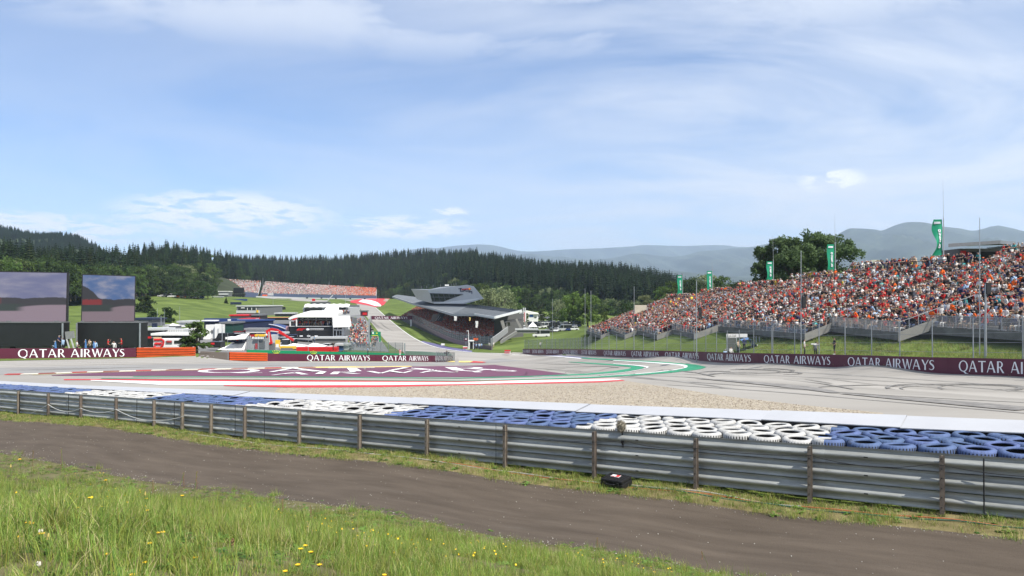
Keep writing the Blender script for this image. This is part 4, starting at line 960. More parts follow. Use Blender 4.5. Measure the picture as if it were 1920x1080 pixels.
# ---------------------------------------------------------------- open grandstand on the right
m_conc = M('stand_concrete', (0.125, 0.124, 0.116), 0.85, var=0.35, scale=0.8, bump=0.3, bscale=8)
m_conc2 = M('pale_concrete', (0.22, 0.214, 0.198), 0.85, var=0.15, scale=0.8, bump=0.2, bscale=8)
m_tread = M('stand_tread', (0.20, 0.195, 0.185), 0.85, var=0.2, scale=1.0)
m_rail = M('railing_steel', (0.42, 0.43, 0.44), 0.45, 0.6, var=0.12)
m_drail = M('dark_railing_steel', (0.06, 0.06, 0.065), 0.5, 0.5, var=0.12)
m_infill = M_net('railing_mesh', (0.35, 0.36, 0.37), 0.03, 0.003, 0.42)
NROW, TREAD, RISE = 24, 0.86, 0.325
blk = ['rightmost block of the open stand, upright barred railing in front', 'second block of the open stand from the right', 'third block of the open stand from the right, behind the marshal hut', 'fourth block of the open stand from the right', 'fifth block of the open stand from the right', 'sixth block of the open stand from the right, far away', 'farthest block of the open stand, lowest of all']
blkn = ['rightmost', 'second', 'third', 'fourth', 'fifth', 'sixth', 'farthest']
seats = []; walkers = []; walk_info = []
for bi, (FL, FR) in enumerate(STANDS):
    L = np.array(FL); R_ = np.array(FR); L[2] += CZ; R_[2] += CZ; al = (R_-L)[:2]; ln = np.linalg.norm(al); al /= ln; upv = np.array((-al[1], al[0]))
    if upv[0] < 0: upv = -upv
    z0 = (L[2]+R_[2])/2+0.35
    def pt(t, d, h, L=L, al=al, upv=upv, z0=z0): return Vector((L[0]+al[0]*t+upv[0]*d, L[1]+al[1]*t+upv[1]*d, z0+h))
    o = empty('grandstand_block', pt(ln/2, 0, -0.5), blk[bi], 'grandstand', 'blocks of the open grandstand')
    for r in range(NROW):
        mb = MB(); a = pt(0, r*TREAD, r*RISE); b = pt(ln, r*TREAD, r*RISE); e = Vector((upv[0], upv[1], 0))*(TREAD+0.02); dn = Vector((0, 0, -0.5))
        mb.prism([a, a+e, a+e+dn, a+dn], b-a, 0); mb.build('step', m_tread, o)
    mb = MB(); mb.prism([pt(0, -0.14, 0.08), pt(0, -0.003, 0.08), pt(0, -0.003, -0.62), pt(0, -0.14, -0.62)], Vector(pt(ln, 0, 0)-pt(0, 0, 0))); mb.build('front_beam', m_conc, o)
    for t, w in ((-0.12, 0.115), (ln+0.005, 0.115)):                     # side walls climbing with the rows
        mb = MB(); H = NROW*RISE; mb.prism([pt(t, -0.14, 0.12), pt(t, NROW*TREAD, H+0.12), pt(t, NROW*TREAD, H-1.2), pt(t, -0.14, -0.75)], Vector((al[0], al[1], 0))*w); mb.build('side_wall', m_conc2, o)
    # railing
    mb = MB(); n = max(4, int(ln/1.9))
    for i in range(n+1): mb.bar(pt(ln*i/n, -0.07, 0.05), pt(ln*i/n, -0.07, 1.12), 0.045)
    mb.bar(pt(0, -0.07, 1.12), pt(ln, -0.07, 1.12), 0.05); mb.bar(pt(0, -0.07, 0.16), pt(ln, -0.07, 0.16), 0.035)
    fr = mb.build('railing', m_rail, o)
    if bi in (0, 1):
        mb = MB(); k = int(ln/0.13)
        for i in range(k): mb.bar(pt(ln*(i+0.5)/k, -0.07, 0.16), pt(ln*(i+0.5)/k, -0.07, 1.1), 0.016)
        q = mb.build('bars', m_rail, o); q['kind'] = 'stuff'
    else:
        mb = MB(); mb.quad(pt(0.02, -0.045, 0.15), pt(ln-0.02, -0.045, 0.15), pt(ln-0.02, -0.045, 1.1), pt(0.02, -0.045, 1.1)); mb.build('mesh_infill', m_infill, o)
    mb = MB()                                                             # handrail down the near side
    for i in range(0, 9): mb.bar(pt(ln+0.06, i*TREAD, i*RISE+0.1), pt(ln+0.06, i*TREAD, i*RISE+1.05), 0.04)
    mb.bar(pt(ln+0.06, -0.07, 1.07), pt(ln+0.06, 8*TREAD, 8*RISE+1.05), 0.05); mb.build('handrail', m_rail, o)
    # walkway along the top
    H = NROW*RISE; D0 = NROW*TREAD+0.04
    mb = MB(); mb.prism([pt(-0.1, D0, H+0.25), pt(-0.1, D0+3.4, H+0.25), pt(-0.1, D0+3.4, H-2.5), pt(-0.1, D0, H-1.0)], Vector((al[0], al[1], 0))*(ln+0.2)); mb.build('walkway', m_conc, o)
    mb = MB(); n = int(ln/2)
    for i in range(n+1): mb.bar(pt(ln*i/n, D0+0.1, H+0.25), pt(ln*i/n, D0+0.1, H+1.3), 0.05)
    mb.bar(pt(0, D0+0.1, H+1.3), pt(ln, D0+0.1, H+1.3), 0.07); mb.bar(pt(0, D0+0.1, H+0.8), pt(ln, D0+0.1, H+0.8), 0.035); mb.build('walkway_railing', m_drail, o)
    walk_info.append((pt, ln, D0, H))
    face = math.atan2(-upv[1], -upv[0])+math.pi/2                          # bodies look along -y
    aisles = [ln*0.36, ln*0.74] if ln > 21 else [ln*0.5]
    for r in range(NROW):
        t = 0.3+pr.uniform(0, .3); n = 0
        while t < ln-0.25:
            if all(abs(t-a) > 0.75 for a in aisles) and pr.random() < (0.94 if r > 0 else 0.8):
                q = pt(t, r*TREAD+0.62+pr.uniform(-.06, .06), r*RISE+0.0)
                seats.append((q.x, q.y, q.z, face+pr.gauss(0, 0.42)+0.25, bi, r, n)); n += 1
            elif pr.random() < 0.12:
                q = pt(t, r*TREAD+0.4, r*RISE); walkers.append((q.x, q.y, q.z, face+pr.gauss(0, .6), bi))
            t += 0.54*pr.uniform(0.86, 1.25)
    t = 0.2
    while t < ln:
        if pr.random() < 0.86:
            q = pt(t, D0+0.42+pr.uniform(-.08, .5), H+0.25); walkers.append((q.x, q.y, q.z, face+pr.gauss(0, 0.3), bi))
        if pr.random() < 0.4:
            q = pt(t, D0+1.4+pr.uniform(-.3, .8), H+0.25); walkers.append((q.x, q.y, q.z, face+pr.gauss(0, 0.8), bi))
        t += pr.uniform(0.4, 0.75)
def in_view(x, y, z, mrg=10):
    px = 960+FPX*x/y; return -mrg < px < 1920+mrg
seats = [s for s in seats if in_view(s[0], s[1], s[2], 60)]; walkers = [s for s in walkers if in_view(s[0], s[1], s[2], 60)]
def dist(s): return math.hypot(s[0], s[1])
vis = sorted([s for s in seats if in_view(*s[:3], -4)], key=dist)
near = vis[:205]; keep = set(id(s) for s in near)
wv = sorted([s for s in walkers if in_view(*s[:3], -4) and s[2]-CZ > -9], key=dist); nearw = wv[:48]; keepw = set(id(s) for s in nearw)
rown = ['front row', 'second row', 'third row', 'fourth row', 'fifth row', 'sixth row', 'seventh row', 'eighth row', 'ninth row', 'tenth row'] + [w+' row' for w in ('eleventh', 'twelfth', 'thirteenth', 'fourteenth', 'fifteenth', 'sixteenth', 'seventeenth', 'eighteenth', 'nineteenth', 'twentieth', 'uppermost but four', 'uppermost but three', 'uppermost but two', 'uppermost but one', 'uppermost')]
byrow = {}
for s in near: byrow.setdefault((s[4], s[5]), []).append(s)
for (b, r), ss in byrow.items():
    ss.sort(key=lambda s: s[0]/s[1])
    for k, s in enumerate(ss):
        me, sh, hd, pa, kd = pr.choice(SIT_HI)
        o = link('person', me, None, s[:3], s[3])
        tag(o, '%s spectator, %s, %s from left, %s of %s block' % (sh, hd, ordinal(k), rown[r], blkn[b]), 'person', 'spectators in the open stand')
nearw.sort(key=lambda s: s[0]/s[1])
for k, s in enumerate(nearw):
    me, sh, hd, pa, kd = pr.choice(STAND_HI); o = link('person', me, None, s[:3], s[3])
    tag(o, 'standing spectator, %s top, %s, %s standing one from the left' % (sh, hd, ordinal(k)), 'person', 'spectators standing in the open stand')
rest = [s for s in seats if id(s) not in keep]; restw = [s for s in walkers if id(s) not in keepw]
_warm = [i for i, q in enumerate(SIT_LO) if q[1] in ('orange', 'red')]; _cool = [i for i, q in enumerate(SIT_LO) if q[1] not in ('orange', 'red')]
def pick_seat(s):                                                          # groups of friends dress alike
    g_ = math.sin(s[1]*0.9+s[4]*2.1)*math.sin(s[5]*1.1+s[1]*0.23)+0.7*math.sin(s[1]*2.3+s[5]*0.7)
    return pr.choice(_warm) if pr.random() < (0.44 if g_ > 0.5 else 0.14) else pr.choice(_cool)
ids = [pick_seat(s) for s in rest]+[len(SIT_LO)+pr.randrange(len(STAND_LO)) for _ in restw]
al_ = rest+restw; sc_ = [pr.uniform(0.92, 1.08) for _ in al_]
scatter('crowd', [s[:3] for s in al_], [(0, 0, s[3]) for s in al_], [(q, q, q) for q in sc_], ids, [q[0] for q in SIT_LO]+[q[0] for q in STAND_LO], None, 'dense crowd in orange, red, white and black filling the open stand', 'crowd')

# beige stair-head walls on the walkway
for px0, px1, D, y0, y1, lb in ((1544, 1572, 128, 533, 549, 'beige concrete wall at the stair head behind the third stand block'), (1884, 1916, 99, 497, 520, 'beige concrete wall on the walkway below the flat roofed kiosk'), (1190, 1212, 196, 572, 582, 'small grey wall at the top of the farthest stand block')):
    a = V(px0, y0, D); b = V(px1, y1, D); mb = MB(); mb.box(((a.x+b.x)/2, D, (a.z+b.z)/2-0.5), (b.x-a.x, 0.4, a.z-b.z+1.0)); tag(mb.build('stair_wall', M('beige_wall', (0.47, 0.42, 0.33), 0.85, var=0.12)), lb, 'wall', 'stair head walls')

# kiosk with a flat roof at the top right
pt, ln, D0, H = walk_info[1]
kz = pt(0, 0, H+0.25).z
k0 = V(1798, 500, 106); kk = empty('kiosk', (k0.x+4, k0.y, kz), 'dark kiosk with a wide flat roof behind the people on the walkway', 'kiosk')
def kb(px0, px1, y0, y1, D, dep, mb, m=0):
    a = V(px0, y0, D); b = V(px1, y1, D); mb.box(((a.x+b.x)/2, D+dep/2, (a.z+b.z)/2), (b.x-a.x, dep, a.z-b.z), m=m)
mb = MB(); kb(1801, 1888, 466, 505, 107, 5, mb); mb.build('wall', M('kiosk_wall', (0.13, 0.12, 0.115)), kk)
mb = MB(); kb(1812, 1876, 472, 494, 106.9, 0.08, mb); mb.build('serving_hatch', M('hatch_dark', (0.015, 0.015, 0.017)), kk)
mb = MB(); kb(1802, 1812, 470, 484, 106.85, 0.08, mb); mb.build('red_panel', m_red, kk)
mb = MB()
a, b, c, d = V(1778, 463.5, 104), V(1876, 457.0, 104), V(1904, 459, 113), V(1790, 461.5, 113); mb.prism([a, b, c, d], (0, 0, 0.45)); mb.build('roof', M('roof_metal', (0.16, 0.165, 0.175), 0.5, 0.3), kk)
mb = MB(); kb(1813, 1837, 455.5, 459.5, 105, 2, mb); mb.build('roof_unit', m_white, kk)
wc = empty('white_cabin', V(1905, 500, 108), 'white cabin beside the kiosk at the right edge', 'cabin'); wc.location.z = kz
mb = MB(); kb(1897, 1945, 462, 505, 107, 5, mb); mb.build('wall', m_white, wc)
mb = MB(); kb(1896, 1946, 459.5, 462.2, 106.8, 5.4, mb); mb.build('roof', m_pole, wc)
mb = MB(); kb(1902, 1909, 474, 498, 106.96, 0.06, mb); mb.build('door', M('pale_door', (0.6, 0.62, 0.65)), wc)

# ---------------------------------------------------------------- banners and masts
m_ban = M('green_banner', (0.010, 0.24, 0.125), 0.6, var=0.10, scale=1.5)
def banner(px, D, yt, yb, wpx, ybase, wave, label, tail=0, text=True):
    a = V(px, ybase, D); top = V(px, yt-3, D); o = empty('banner_pole', a, label, 'banner', 'green banners along the open stand')
    mb = MB(); mb.tube(a, top, 0.085, 0.06, 8); mb.build('pole', m_rail, o)
    if tail: mb = MB(); mb.tube(top, V(px-1, tail, D), 0.03, 0.012, 5); mb.build('antenna', m_rail, o)
    x1 = a.x-0.12; x0 = x1-wpx/FPX*D; zt = V(px, yt, D).z; zb = V(px, yb, D).z; vs = []; nx, nz_ = 8, 24
    def sur(u, w, off=0):
        amp = wave*(1-u*0.9); ph = w*7; return (x0+(x1-x0)*u-0.25*wave*math.sin(ph)*(1-u)*w, D+amp*math.sin(ph+u*2.5)*0.5-off, zt+(zb-zt)*w-0.15*wave*(1-u)*w)
    for j in range(nz_+1):
        for i in range(nx+1): vs.append(sur(i/nx, j/nz_))
    mb = MB(); mb.add(vs, [(j*(nx+1)+i, j*(nx+1)+i+1, (j+1)*(nx+1)+i+1, (j+1)*(nx+1)+i) for j in range(nz_) for i in range(nx)])
    mb.build('cloth', m_ban, o, smooth=True)
    if text:
        mb = MB(); wd = 0.52                               # the word runs upwards along the banner
        lett = {'a': [((.1, 0), (.1, .5)), ((.1, .5), (.5, .5)), ((.5, 0), (.5, .62)), ((.1, 0), (.5, 0))], 'r': [((.1, 0), (.1, .6)), ((.1, .55), (.45, .6))], 'm': [((.05, 0), (.05, .6)), ((.35, 0), (.35, .55)), ((.65, 0), (.65, .55)), ((.05, .58), (.65, .58))], 'c': [((.1, .05), (.1, .55)), ((.1, .55), (.5, .55)), ((.1, .05), (.5, .05))], 'o': [((.1, .05), (.1, .55)), ((.5, .05), (.5, .55)), ((.1, .55), (.5, .55)), ((.1, .05), (.5, .05))]}
        x = 0; tot = 3.75
        for ch in 'aramco':
            for (p, q) in lett[ch]:
                pa = [sur(0.30+0.62*(1-p[1])*0.62+0.05, 0.80-0.50*(x+p[0])/tot, 0.05), sur(0.30+0.62*(1-q[1])*0.62+0.05, 0.80-0.50*(x+q[0])/tot, 0.05)]
                mb.bar(pa[0], pa[1], 0.07, 0.10)
            x += 0.82 if ch == 'm' else 0.62
        mb.build('lettering', m_letter, o)
        mb = MB()
        for i in range(5):
            w = 0.07+0.012*i; mb.bar(sur(0.18, w, 0.04), sur(0.82, w, 0.04), 0.04, 0.05)
        mb.build('emblem', m_letter, o)
banner(1769, 101, 411, 478, 15.5, 486, 0.9, 'largest green banner with white lettering beside the kiosk', 337)
banner(1566, 128, 458, 511, 13, 530, 0.3, 'green banner with white lettering in front of the big tree', 400)
banner(1450, 152, 490, 525, 11, 545, 0.35, 'green banner at the left edge of the big tree', 440)
banner(1336, 176, 508, 545, 9.5, 563, 0.2, 'second green banner from the left along the stand top', 490)
banner(1280, 198, 516, 551, 9, 572, 0.5, 'leftmost green banner above the far end of the stand')
def mast(px, D, yt, yb, r, label, speaker=None, rt_=None):
    b = V(px, yb, D); b.z = gz(b.x, b.y)-0.2; o = empty('mast', b, label, 'mast', 'thin masts along the track'); mb = MB(); mb.tube(b, V(px, yt, D), r, rt_ or r*0.6, 7); mb.build('pole', m_pole, o)
    if speaker:
        s0, s1, dx = speaker; mb = MB(); a = V(px+dx, s0, D); c = V(px+dx, s1, D); mb.box(((a.x+c.x)/2, D, (a.z+c.z)/2), (0.34, 0.35, a.z-c.z)); mb.build('loudspeaker', m_dark, o)
mast(1837, 64, 408, 690, 0.045, 'tall thin white mast at the right in front of the crowd')
mast(1848, 63, 532, 690, 0.11, 'stout grey post with a black loudspeaker at the right', (530, 551, 4))
mast(1502, 82, 470, 680, 0.055, 'mast with a black loudspeaker before the middle of the open stand', (556, 578, 5))
mast(1306, 108, 526, 672, 0.085, 'mast with a black loudspeaker behind the lettered far wall', (577, 594, 7), 0.05)
mast(1189, 130, 537, 668, 0.05, 'mast with a black loudspeaker left of the stand centre', (592, 604, 3))
mast(1097, 160, 540, 665, 0.05, 'left one of two bare masts beside the round tree', None, 0.03)
mast(1108, 158, 545, 665, 0.05, 'right one of two bare masts beside the round tree', None, 0.05)
mast(1036, 200, 560, 655, 0.05, 'mast with a black loudspeaker before the car park', (606, 614, 4))

# ---------------------------------------------------------------- people and hut behind the far wall
def person(px, D, kind, var, shirt, head, pants, face, label, group=None, skin=0, sleeves=False, z=None, scale=1.0, lift=0):
    x = (px-960)/FPX*D; zz_ = gz(x, D) if z is None else z
    o = link('person', person_mesh(kind, var, shirt, head, pants, skin, 1, sleeves), None, (x, D, zz_+lift), face); o.scale = (scale,)*3
    return tag(o, label, 'person', group)
person(1508, 84.5, 'stand', 3, 'white', 'dark hair', 'dark trousers', 1.2, 'person in a white shirt standing by the fence, left of three', skin=0, lift=0.25)
person(1529, 83, 'stand', 2, 'grey', 'dark hair', 'black shorts', 2.4, 'person in grey holding up a camera by the fence, middle of three', skin=1, lift=0.0)
person(1564, 80, 'stand', 0, 'black', 'brown hair', 'black shorts', -1.6, 'person in black with a pale vest by the fence, right of three', skin=1, lift=0.35)
x0, D = (1529-6-960)/FPX*83, 82.7; mb = MB(); zc = gz(x0, D)+1.55; mb.box((x0+0.05, D-0.2, zc), (0.28, 0.14, 0.14)); mb.tube((x0-0.10, D-0.2, zc), (x0-0.34, D-0.2, zc), 0.06, n=8); tag(mb.build('camera', m_white), 'white camera with long lens held by the middle person at the fence', 'camera')
for px, sh, hd, f_, lb in ((1359, 'light blue', 'white cap', 0.3, 'marshal in pale blue top and white cap, leftmost at the hut'), (1370, 'white', 'brown hair', 0.2, 'marshal in white top with brown hair at the hut'), (1384, 'beige', 'dark hair', 0.6, 'marshal in pale top standing left of the blue tarpaulin'), (1395, 'navy', 'white cap', -0.2, 'marshal in navy overall and white cap under the blue tarpaulin')):
    person(px, 101, 'stand', int(px) % 5, sh, hd, 'dark trousers', f_, lb, 'marshals at the trackside hut', sleeves=True, lift=0.1 if px > 1380 else -0.35)
person(1013, 208, 'stand', 1, 'white', 'dark hair', 'black shorts', 0.2, 'photographer in white and black behind the dark fence', sleeves=True, lift=0.4)
hb = V(1395, 662, 103); hb.z = gz(hb.x, hb.y); hut = empty('marshal_hut', hb, 'grey marshal hut with a white lettered beam by the far wall', 'hut')
mb = MB()
for px in (1363, 1381, 1386, 1418, 1424): mb.bar(V(px, 660, 104), V(px, 631, 104), 0.12)
mb.build('frame', m_pole, hut)
mb = MB(); kb(1362, 1381, 630, 633.5, 103.5, 0.1, mb); kb(1362, 1401, 626, 632.5, 104, 0.2, mb); mb.build('beam', M('chalky_white', (0.62, 0.61, 0.58)), hut)
mb = MB(); kb(1364, 1379, 633, 662, 105.5, 0.06, mb); mb.build('panel', M('smoked_panel', (0.12, 0.13, 0.13), 0.3, alpha=0.75), hut)
mb = MB(); u0, u1 = V(1364, 0, 103.4).x, V(1380, 0, 103.4).x; zt = V(0, 632, 103.4).z
text_mesh('QATAR', lambda u, v, k: (u0+(u1-u0)*u, 103.4-0.004*k, zt+0.32*v)).build('lettering', m_dark, hut)
mb = MB(); kb(1400, 1412, 655, 661, 102, 0.6, mb); mb.build('counter', M('chalky_white'), hut)
tp = empty('tarpaulin', V(1408, 640, 102.5), 'crumpled blue tarpaulin slung over poles beside the marshal hut', 'tarpaulin')
vs = []; nx, ny = 14, 7; rt3 = np.random.default_rng(8)
for j in range(ny+1):
    for i in range(nx+1):
        u = i/nx; w = j/ny; px = 1391+31*u; y = 640.5-6.5*math.sin(math.pi*min(1, u*1.15+0.10))+13*max(0, u-0.55)**1.2*2.2
        p = V(px, y, 102.0); vs.append((p.x+rt3.normal()*0.03, p.y+w*2.2-0.6+rt3.normal()*0.05, p.z+rt3.normal()*0.05-0.25*abs(w-0.5)))
mb = MB(); mb.add(vs, [(j*(nx+1)+i, j*(nx+1)+i+1, (j+1)*(nx+1)+i+1, (j+1)*(nx+1)+i) for j in range(ny) for i in range(nx)]); mb.build('sheet', M('blue_tarpaulin', (0.10, 0.19, 0.36), 0.45, var=0.25, scale=2.5), tp)
mb = MB()
for px in (1409, 1420): mb.bar(V(px, 661, 102), V(px, 639 if px < 1415 else 646, 102), 0.09)
mb.build('pole', M('chalky_white'), tp)
# ---------------------------------------------------------------- covered grandstand along the straight
m_roof = M('standing_seam_roof', (0.150, 0.162, 0.172), 0.85, 0.0, var=0.14, scale=0.3, spec=0.12)
m_fascia = M('white_fascia', (0.62, 0.63, 0.63), 0.5, var=0.05)
m_clad = M('silver_cladding', (0.44, 0.45, 0.47), 0.5, 0.15, var=0.05, scale=0.15, spec=0.5)
m_clad2 = M('warm_silver_cladding', (0.40, 0.385, 0.34), 0.5, 0.15, var=0.05, scale=0.15, spec=0.5)
m_dglass = M('dark_glass', (0.012, 0.015, 0.018), 0.12, spec=0.6, var=0.1)
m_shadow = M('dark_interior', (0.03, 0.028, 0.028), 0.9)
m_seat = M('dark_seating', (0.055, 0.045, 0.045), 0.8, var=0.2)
Fp = [(925, 634, 258), (897, 634, 270), (858, 632, 296), (832, 625, 318), (806, 617, 350), (784, 608, 385), (752, 594.5, 455)]
Rp = [(927.6, 595.2, 250), (890, 589, 273), (849, 589, 296), (812, 578.3, 345), (776, 569.5, 398), (736, 556, 480)]
F3 = [V(*p) for p in Fp]; R3d = [V(*p) for p in Rp]
gs = empty('covered_grandstand', Vector((F3[0].x+6, F3[0].y, gz(F3[0].x, F3[0].y))), 'long covered grandstand with folded grey roof beside the uphill straight', 'grandstand')
def side(poly, k):
    a = poly[max(0, k-1)]; b = poly[min(len(poly)-1, k+1)]; d = Vector((b.x-a.x, b.y-a.y, 0)).normalized(); n = Vector((d.y, -d.x, 0))
    return n if n.x > 0 else -n
DEP, RS = 10.5, 6.2
bk = [F3[k]+side(F3, k)*DEP+Vector((0, 0, RS)) for k in range(len(F3))]
bk[0] = V(926, 605, 284); bk[1] = V(913, 602.5, 292)
nst = 18
for r in range(nst):
    mb = MB(); vs = []
    for k in range(len(F3)):
        a = F3[k].lerp(bk[k], r/nst); b = F3[k].lerp(bk[k], (r+1)/nst); b = Vector((b.x, b.y, a.z))
        vs += [a, b, b-Vector((0, 0, 1.2)), a-Vector((0, 0, 1.2))]
    fs = []
    for k in range(len(F3)-1):
        for j in range(4): p = 4*k+j; q = 4*k+(j+1) % 4; fs.append((p, q, q+4, p+4))
    fs += [(0, 3, 2, 1), tuple(4*(len(F3)-1)+j for j in range(4))]
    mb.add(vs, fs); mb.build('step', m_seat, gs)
mb = MB()                                                                  # parapet in front of the first row
for k in range(len(F3)-1): mb.prism([F3[k]+Vector((0, 0, 0.7)), F3[k]-side(F3, k)*0.2+Vector((0, 0, 0.7)), F3[k]-side(F3, k)*0.2-Vector((0, 0, 3.5)), F3[k]-Vector((0, 0, 3.5))], F3[k+1]-F3[k])
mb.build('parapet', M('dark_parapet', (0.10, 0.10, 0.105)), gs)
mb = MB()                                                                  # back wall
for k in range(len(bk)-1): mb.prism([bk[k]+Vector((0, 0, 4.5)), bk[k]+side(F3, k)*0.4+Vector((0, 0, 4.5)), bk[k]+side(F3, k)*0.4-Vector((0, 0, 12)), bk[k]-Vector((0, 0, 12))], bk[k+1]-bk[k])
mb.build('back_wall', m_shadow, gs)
mb = MB(); e1 = V(981, 600, 288); mb.prism([bk[0]+Vector((0, 0, 4)), e1+Vector((0, 0, 2.2)), Vector((e1.x, e1.y, bk[0].z-7)), bk[0]-Vector((0, 0, 9))], (0.1, 0.4, 0)); mb.build('inner_wall', M('stair_hall_concrete', (0.10, 0.10, 0.098)), gs)
mb = MB(); mb.prism([V(940, 603, 262), V(979, 598, 270), V(979, 601, 270), V(940, 606.5, 262)], (0, 9, 0)); mb.build('upper_landing', M('landing_dark', (0.06, 0.06, 0.062)), gs)
# roof: folded sheet with thickness
Rb = [V(977.5, 582.6, 276), V(930, 577, 300), V(886, 571.2, 326), V(845, 566, 370), V(806, 560, 420), V(745, 552.5, 506)]
mid = [R3d[k].lerp(Rb[k], 0.5)+Vector((0, 0, 0.25)) for k in range(6)]
for nm, A, B in (('roof_panel', R3d, mid), ('roof_panel', mid, Rb)):
    for k in range(5):
        mb = MB(); mb.prism([A[k], B[k], B[k+1], A[k+1]], (0, 0, -0.45)); mb.build(nm, m_roof, gs)
mb = MB()
for k in range(5): mb.bar(R3d[k]+Vector((0, -0.15, -0.25)), R3d[k+1]+Vector((0, -0.15, -0.25)), 0.3, 0.85 if k else 0.6)
mb.build('front_fascia', M('grey_fascia', (0.36, 0.37, 0.37)), gs)
mb = MB(); mb.bar(R3d[0]+Vector((0, -0.3, 0)), R3d[1]+Vector((0, -0.3, 0)), 0.25, 0.55); mb.bar(R3d[0]+Vector((0.1, -0.3, 0)), Rb[0]+Vector((0.1, -0.3, 0)), 0.3, 0.75); mb.build('end_fascia', m_fascia, gs)
seam = MB()
for k in range(2):
    for t in np.linspace(0.05, 0.95, 9):
        a = R3d[k].lerp(R3d[k+1], t); m_ = mid[k].lerp(mid[k+1], t); b = Rb[k].lerp(Rb[k+1], t); z = Vector((0, 0, 0.10))
        seam.bar(a+z, m_+z, 0.10, 0.12); seam.bar(m_+z, b+z, 0.10, 0.12)
q = seam.build('roof_seam', M('seam_metal', (0.12, 0.135, 0.15), 0.45, 0.4), gs); q['kind'] = 'stuff'
for t in (0.25, 0.55, 0.8):                                                 # raised ridges across the near roof
    a = mid[0].lerp(Rb[0], t); b = mid[1].lerp(Rb[1], t); c = mid[2].lerp(Rb[2], t); mb = MB(); z = Vector((0, 0, 0.25)); mb.bar(a+z, b+z, 0.25, 0.35); mb.bar(b+z, c+z, 0.25, 0.35); mb.build('roof_ridge', _mats['seam_metal'], gs)
# raking columns at the open near end, and struts along the front
for (x0, y0, x1, y1, D, w) in ((941, 601, 947, 622, 256, 0.8), (973, 608, 968, 598, 262, 0.5), (973, 607, 977.5, 617, 262, 0.6), (984, 603, 989, 614, 270, 0.7), (953, 603, 955, 611, 268, 0.6)):
    mb = MB(); a = V(x0, y0, D); b = V(x1, y1, D); mb.bar(a, b, w, w*1.3); mb.build('raking_column', m_conc2, gs)
for t in np.linspace(0.1, 0.95, 9):
    k = min(int(t*5), 4); f = t*5-k; a = R3d[k].lerp(R3d[k+1], f)+side(R3d, k)*6+Vector((0, 0, -0.5)); kf = min(int(t*6), 5); ff_ = t*6-kf; b = bk[kf].lerp(bk[kf+1], ff_)
    mb = MB(); mb.bar(a, b, 0.35); mb.build('strut', M('strut_grey', (0.22, 0.22, 0.22)), gs)
mb = MB(); e0 = bk[0]+Vector((0, 0, 3)); mb.prism([F3[0]+Vector((0.1, -0.3, -0.4)), F3[0]+Vector((0.1, -0.3, 0.2)), bk[0]+Vector((0.1, -0.3, 0.3)), bk[0]+Vector((0.1, -0.3, -0.4))], (0.1, -0.25, 0)); mb.build('end_beam', m_conc, gs)
# stair with a pale parapet falling towards the corner at the near end
mb = MB(); a, b = V(951, 616, 250), V(920, 641, 236); mb.prism([a+Vector((0, 0, 0.6)), a-Vector((0, 0, 1.2)), b-Vector((0, 0, 1.2)), b+Vector((0, 0, 0.9))], (0.3, 0.3, 0)); tag(mb.build('stair_parapet', M('pale_panel', (0.24, 0.245, 0.245))), 'pale stepped parapet climbing to the near end of the covered stand', 'parapet')
# flags and cloth under the roof
for (px, py, D, w, h, mt, lb) in ((894, 602, 262, 1.0, 2.2, m_white, 'white cloth hanging under the roof, right of the stand middle'), (854, 593, 288, 1.2, 1.6, m_white, 'pale cloth hanging below the roof fold of the covered stand'), (881, 595, 270, 0.6, 1.2, m_yellow, 'small yellow flag under the covered stand roof')):
    p = V(px, py, D); mb = MB(); vs = []
    for j in range(6):
        for i in range(4): vs.append((p.x+w*(i/3-0.5)*(1-0.4*j/5), p.y+0.15*math.sin(i*2+j), p.z-h*j/5))
    mb.add(vs, [(j*4+i, j*4+i+1, j*4+i+5, j*4+i+4) for j in range(5) for i in range(3)]); tag(mb.build('flag', mt), lb, 'flag')
p = V(818, 597, 325); mb = MB(); mb.prism([p+Vector((-2.2, 0, -1.4)), p+Vector((2.4, 0, -1.0)), p+Vector((3.4, 0, 2.0)), p+Vector((-1.4, 0, 1.6))], (0, 0.05, 0)); fb = mb.build('supporters_banner', m_dark); tag(fb, 'dark banner with two white slashes hung in the covered stand', 'banner')
mb = MB(); mb.bar(p+Vector((-0.2, -0.05, -0.9)), p+Vector((1.3, -0.05, 1.3)), 0.3, 0.05); mb.bar(p+Vector((0.7, -0.05, -0.8)), p+Vector((1.9, -0.05, 0.7)), 0.3, 0.05); mb.build('slash', m_letter, fb)
# the crowd in its shade
SH_R = {'orange': 10, 'red': 42, 'white': 9, 'black': 22, 'navy': 10, 'grey': 3, 'beige': 2}
CROWD_R = variety(['sit'], 40, 0, SH_R)
pts = []; rots = []
for k in range(len(F3)-1):
    n = side(F3, k); d = F3[k+1]-F3[k]; L = d.length; face = math.atan2(-n.y, -n.x)+math.pi/2
    for r in range(nst):
        for i in range(int(L/0.56)):
            if pr.random() < 0.93:
                t = (i+pr.random()*0.6)*0.56/L; q = F3[k].lerp(F3[k+1], t).lerp(bk[k].lerp(bk[k+1], t), (r+0.65)/nst); q.z = F3[k].lerp(F3[k+1], t).lerp(bk[k].lerp(bk[k+1], t), r/nst).z-0.05; pts.append(tuple(q)); rots.append((0, 0, face+pr.gauss(0, 0.4)))
scatter('crowd', pts, rots, np.ones((len(pts), 3)), [pr.randrange(40) for _ in pts], [q[0] for q in CROWD_R], None, 'dark red crowd in the shade under the covered grandstand roof', 'crowd')

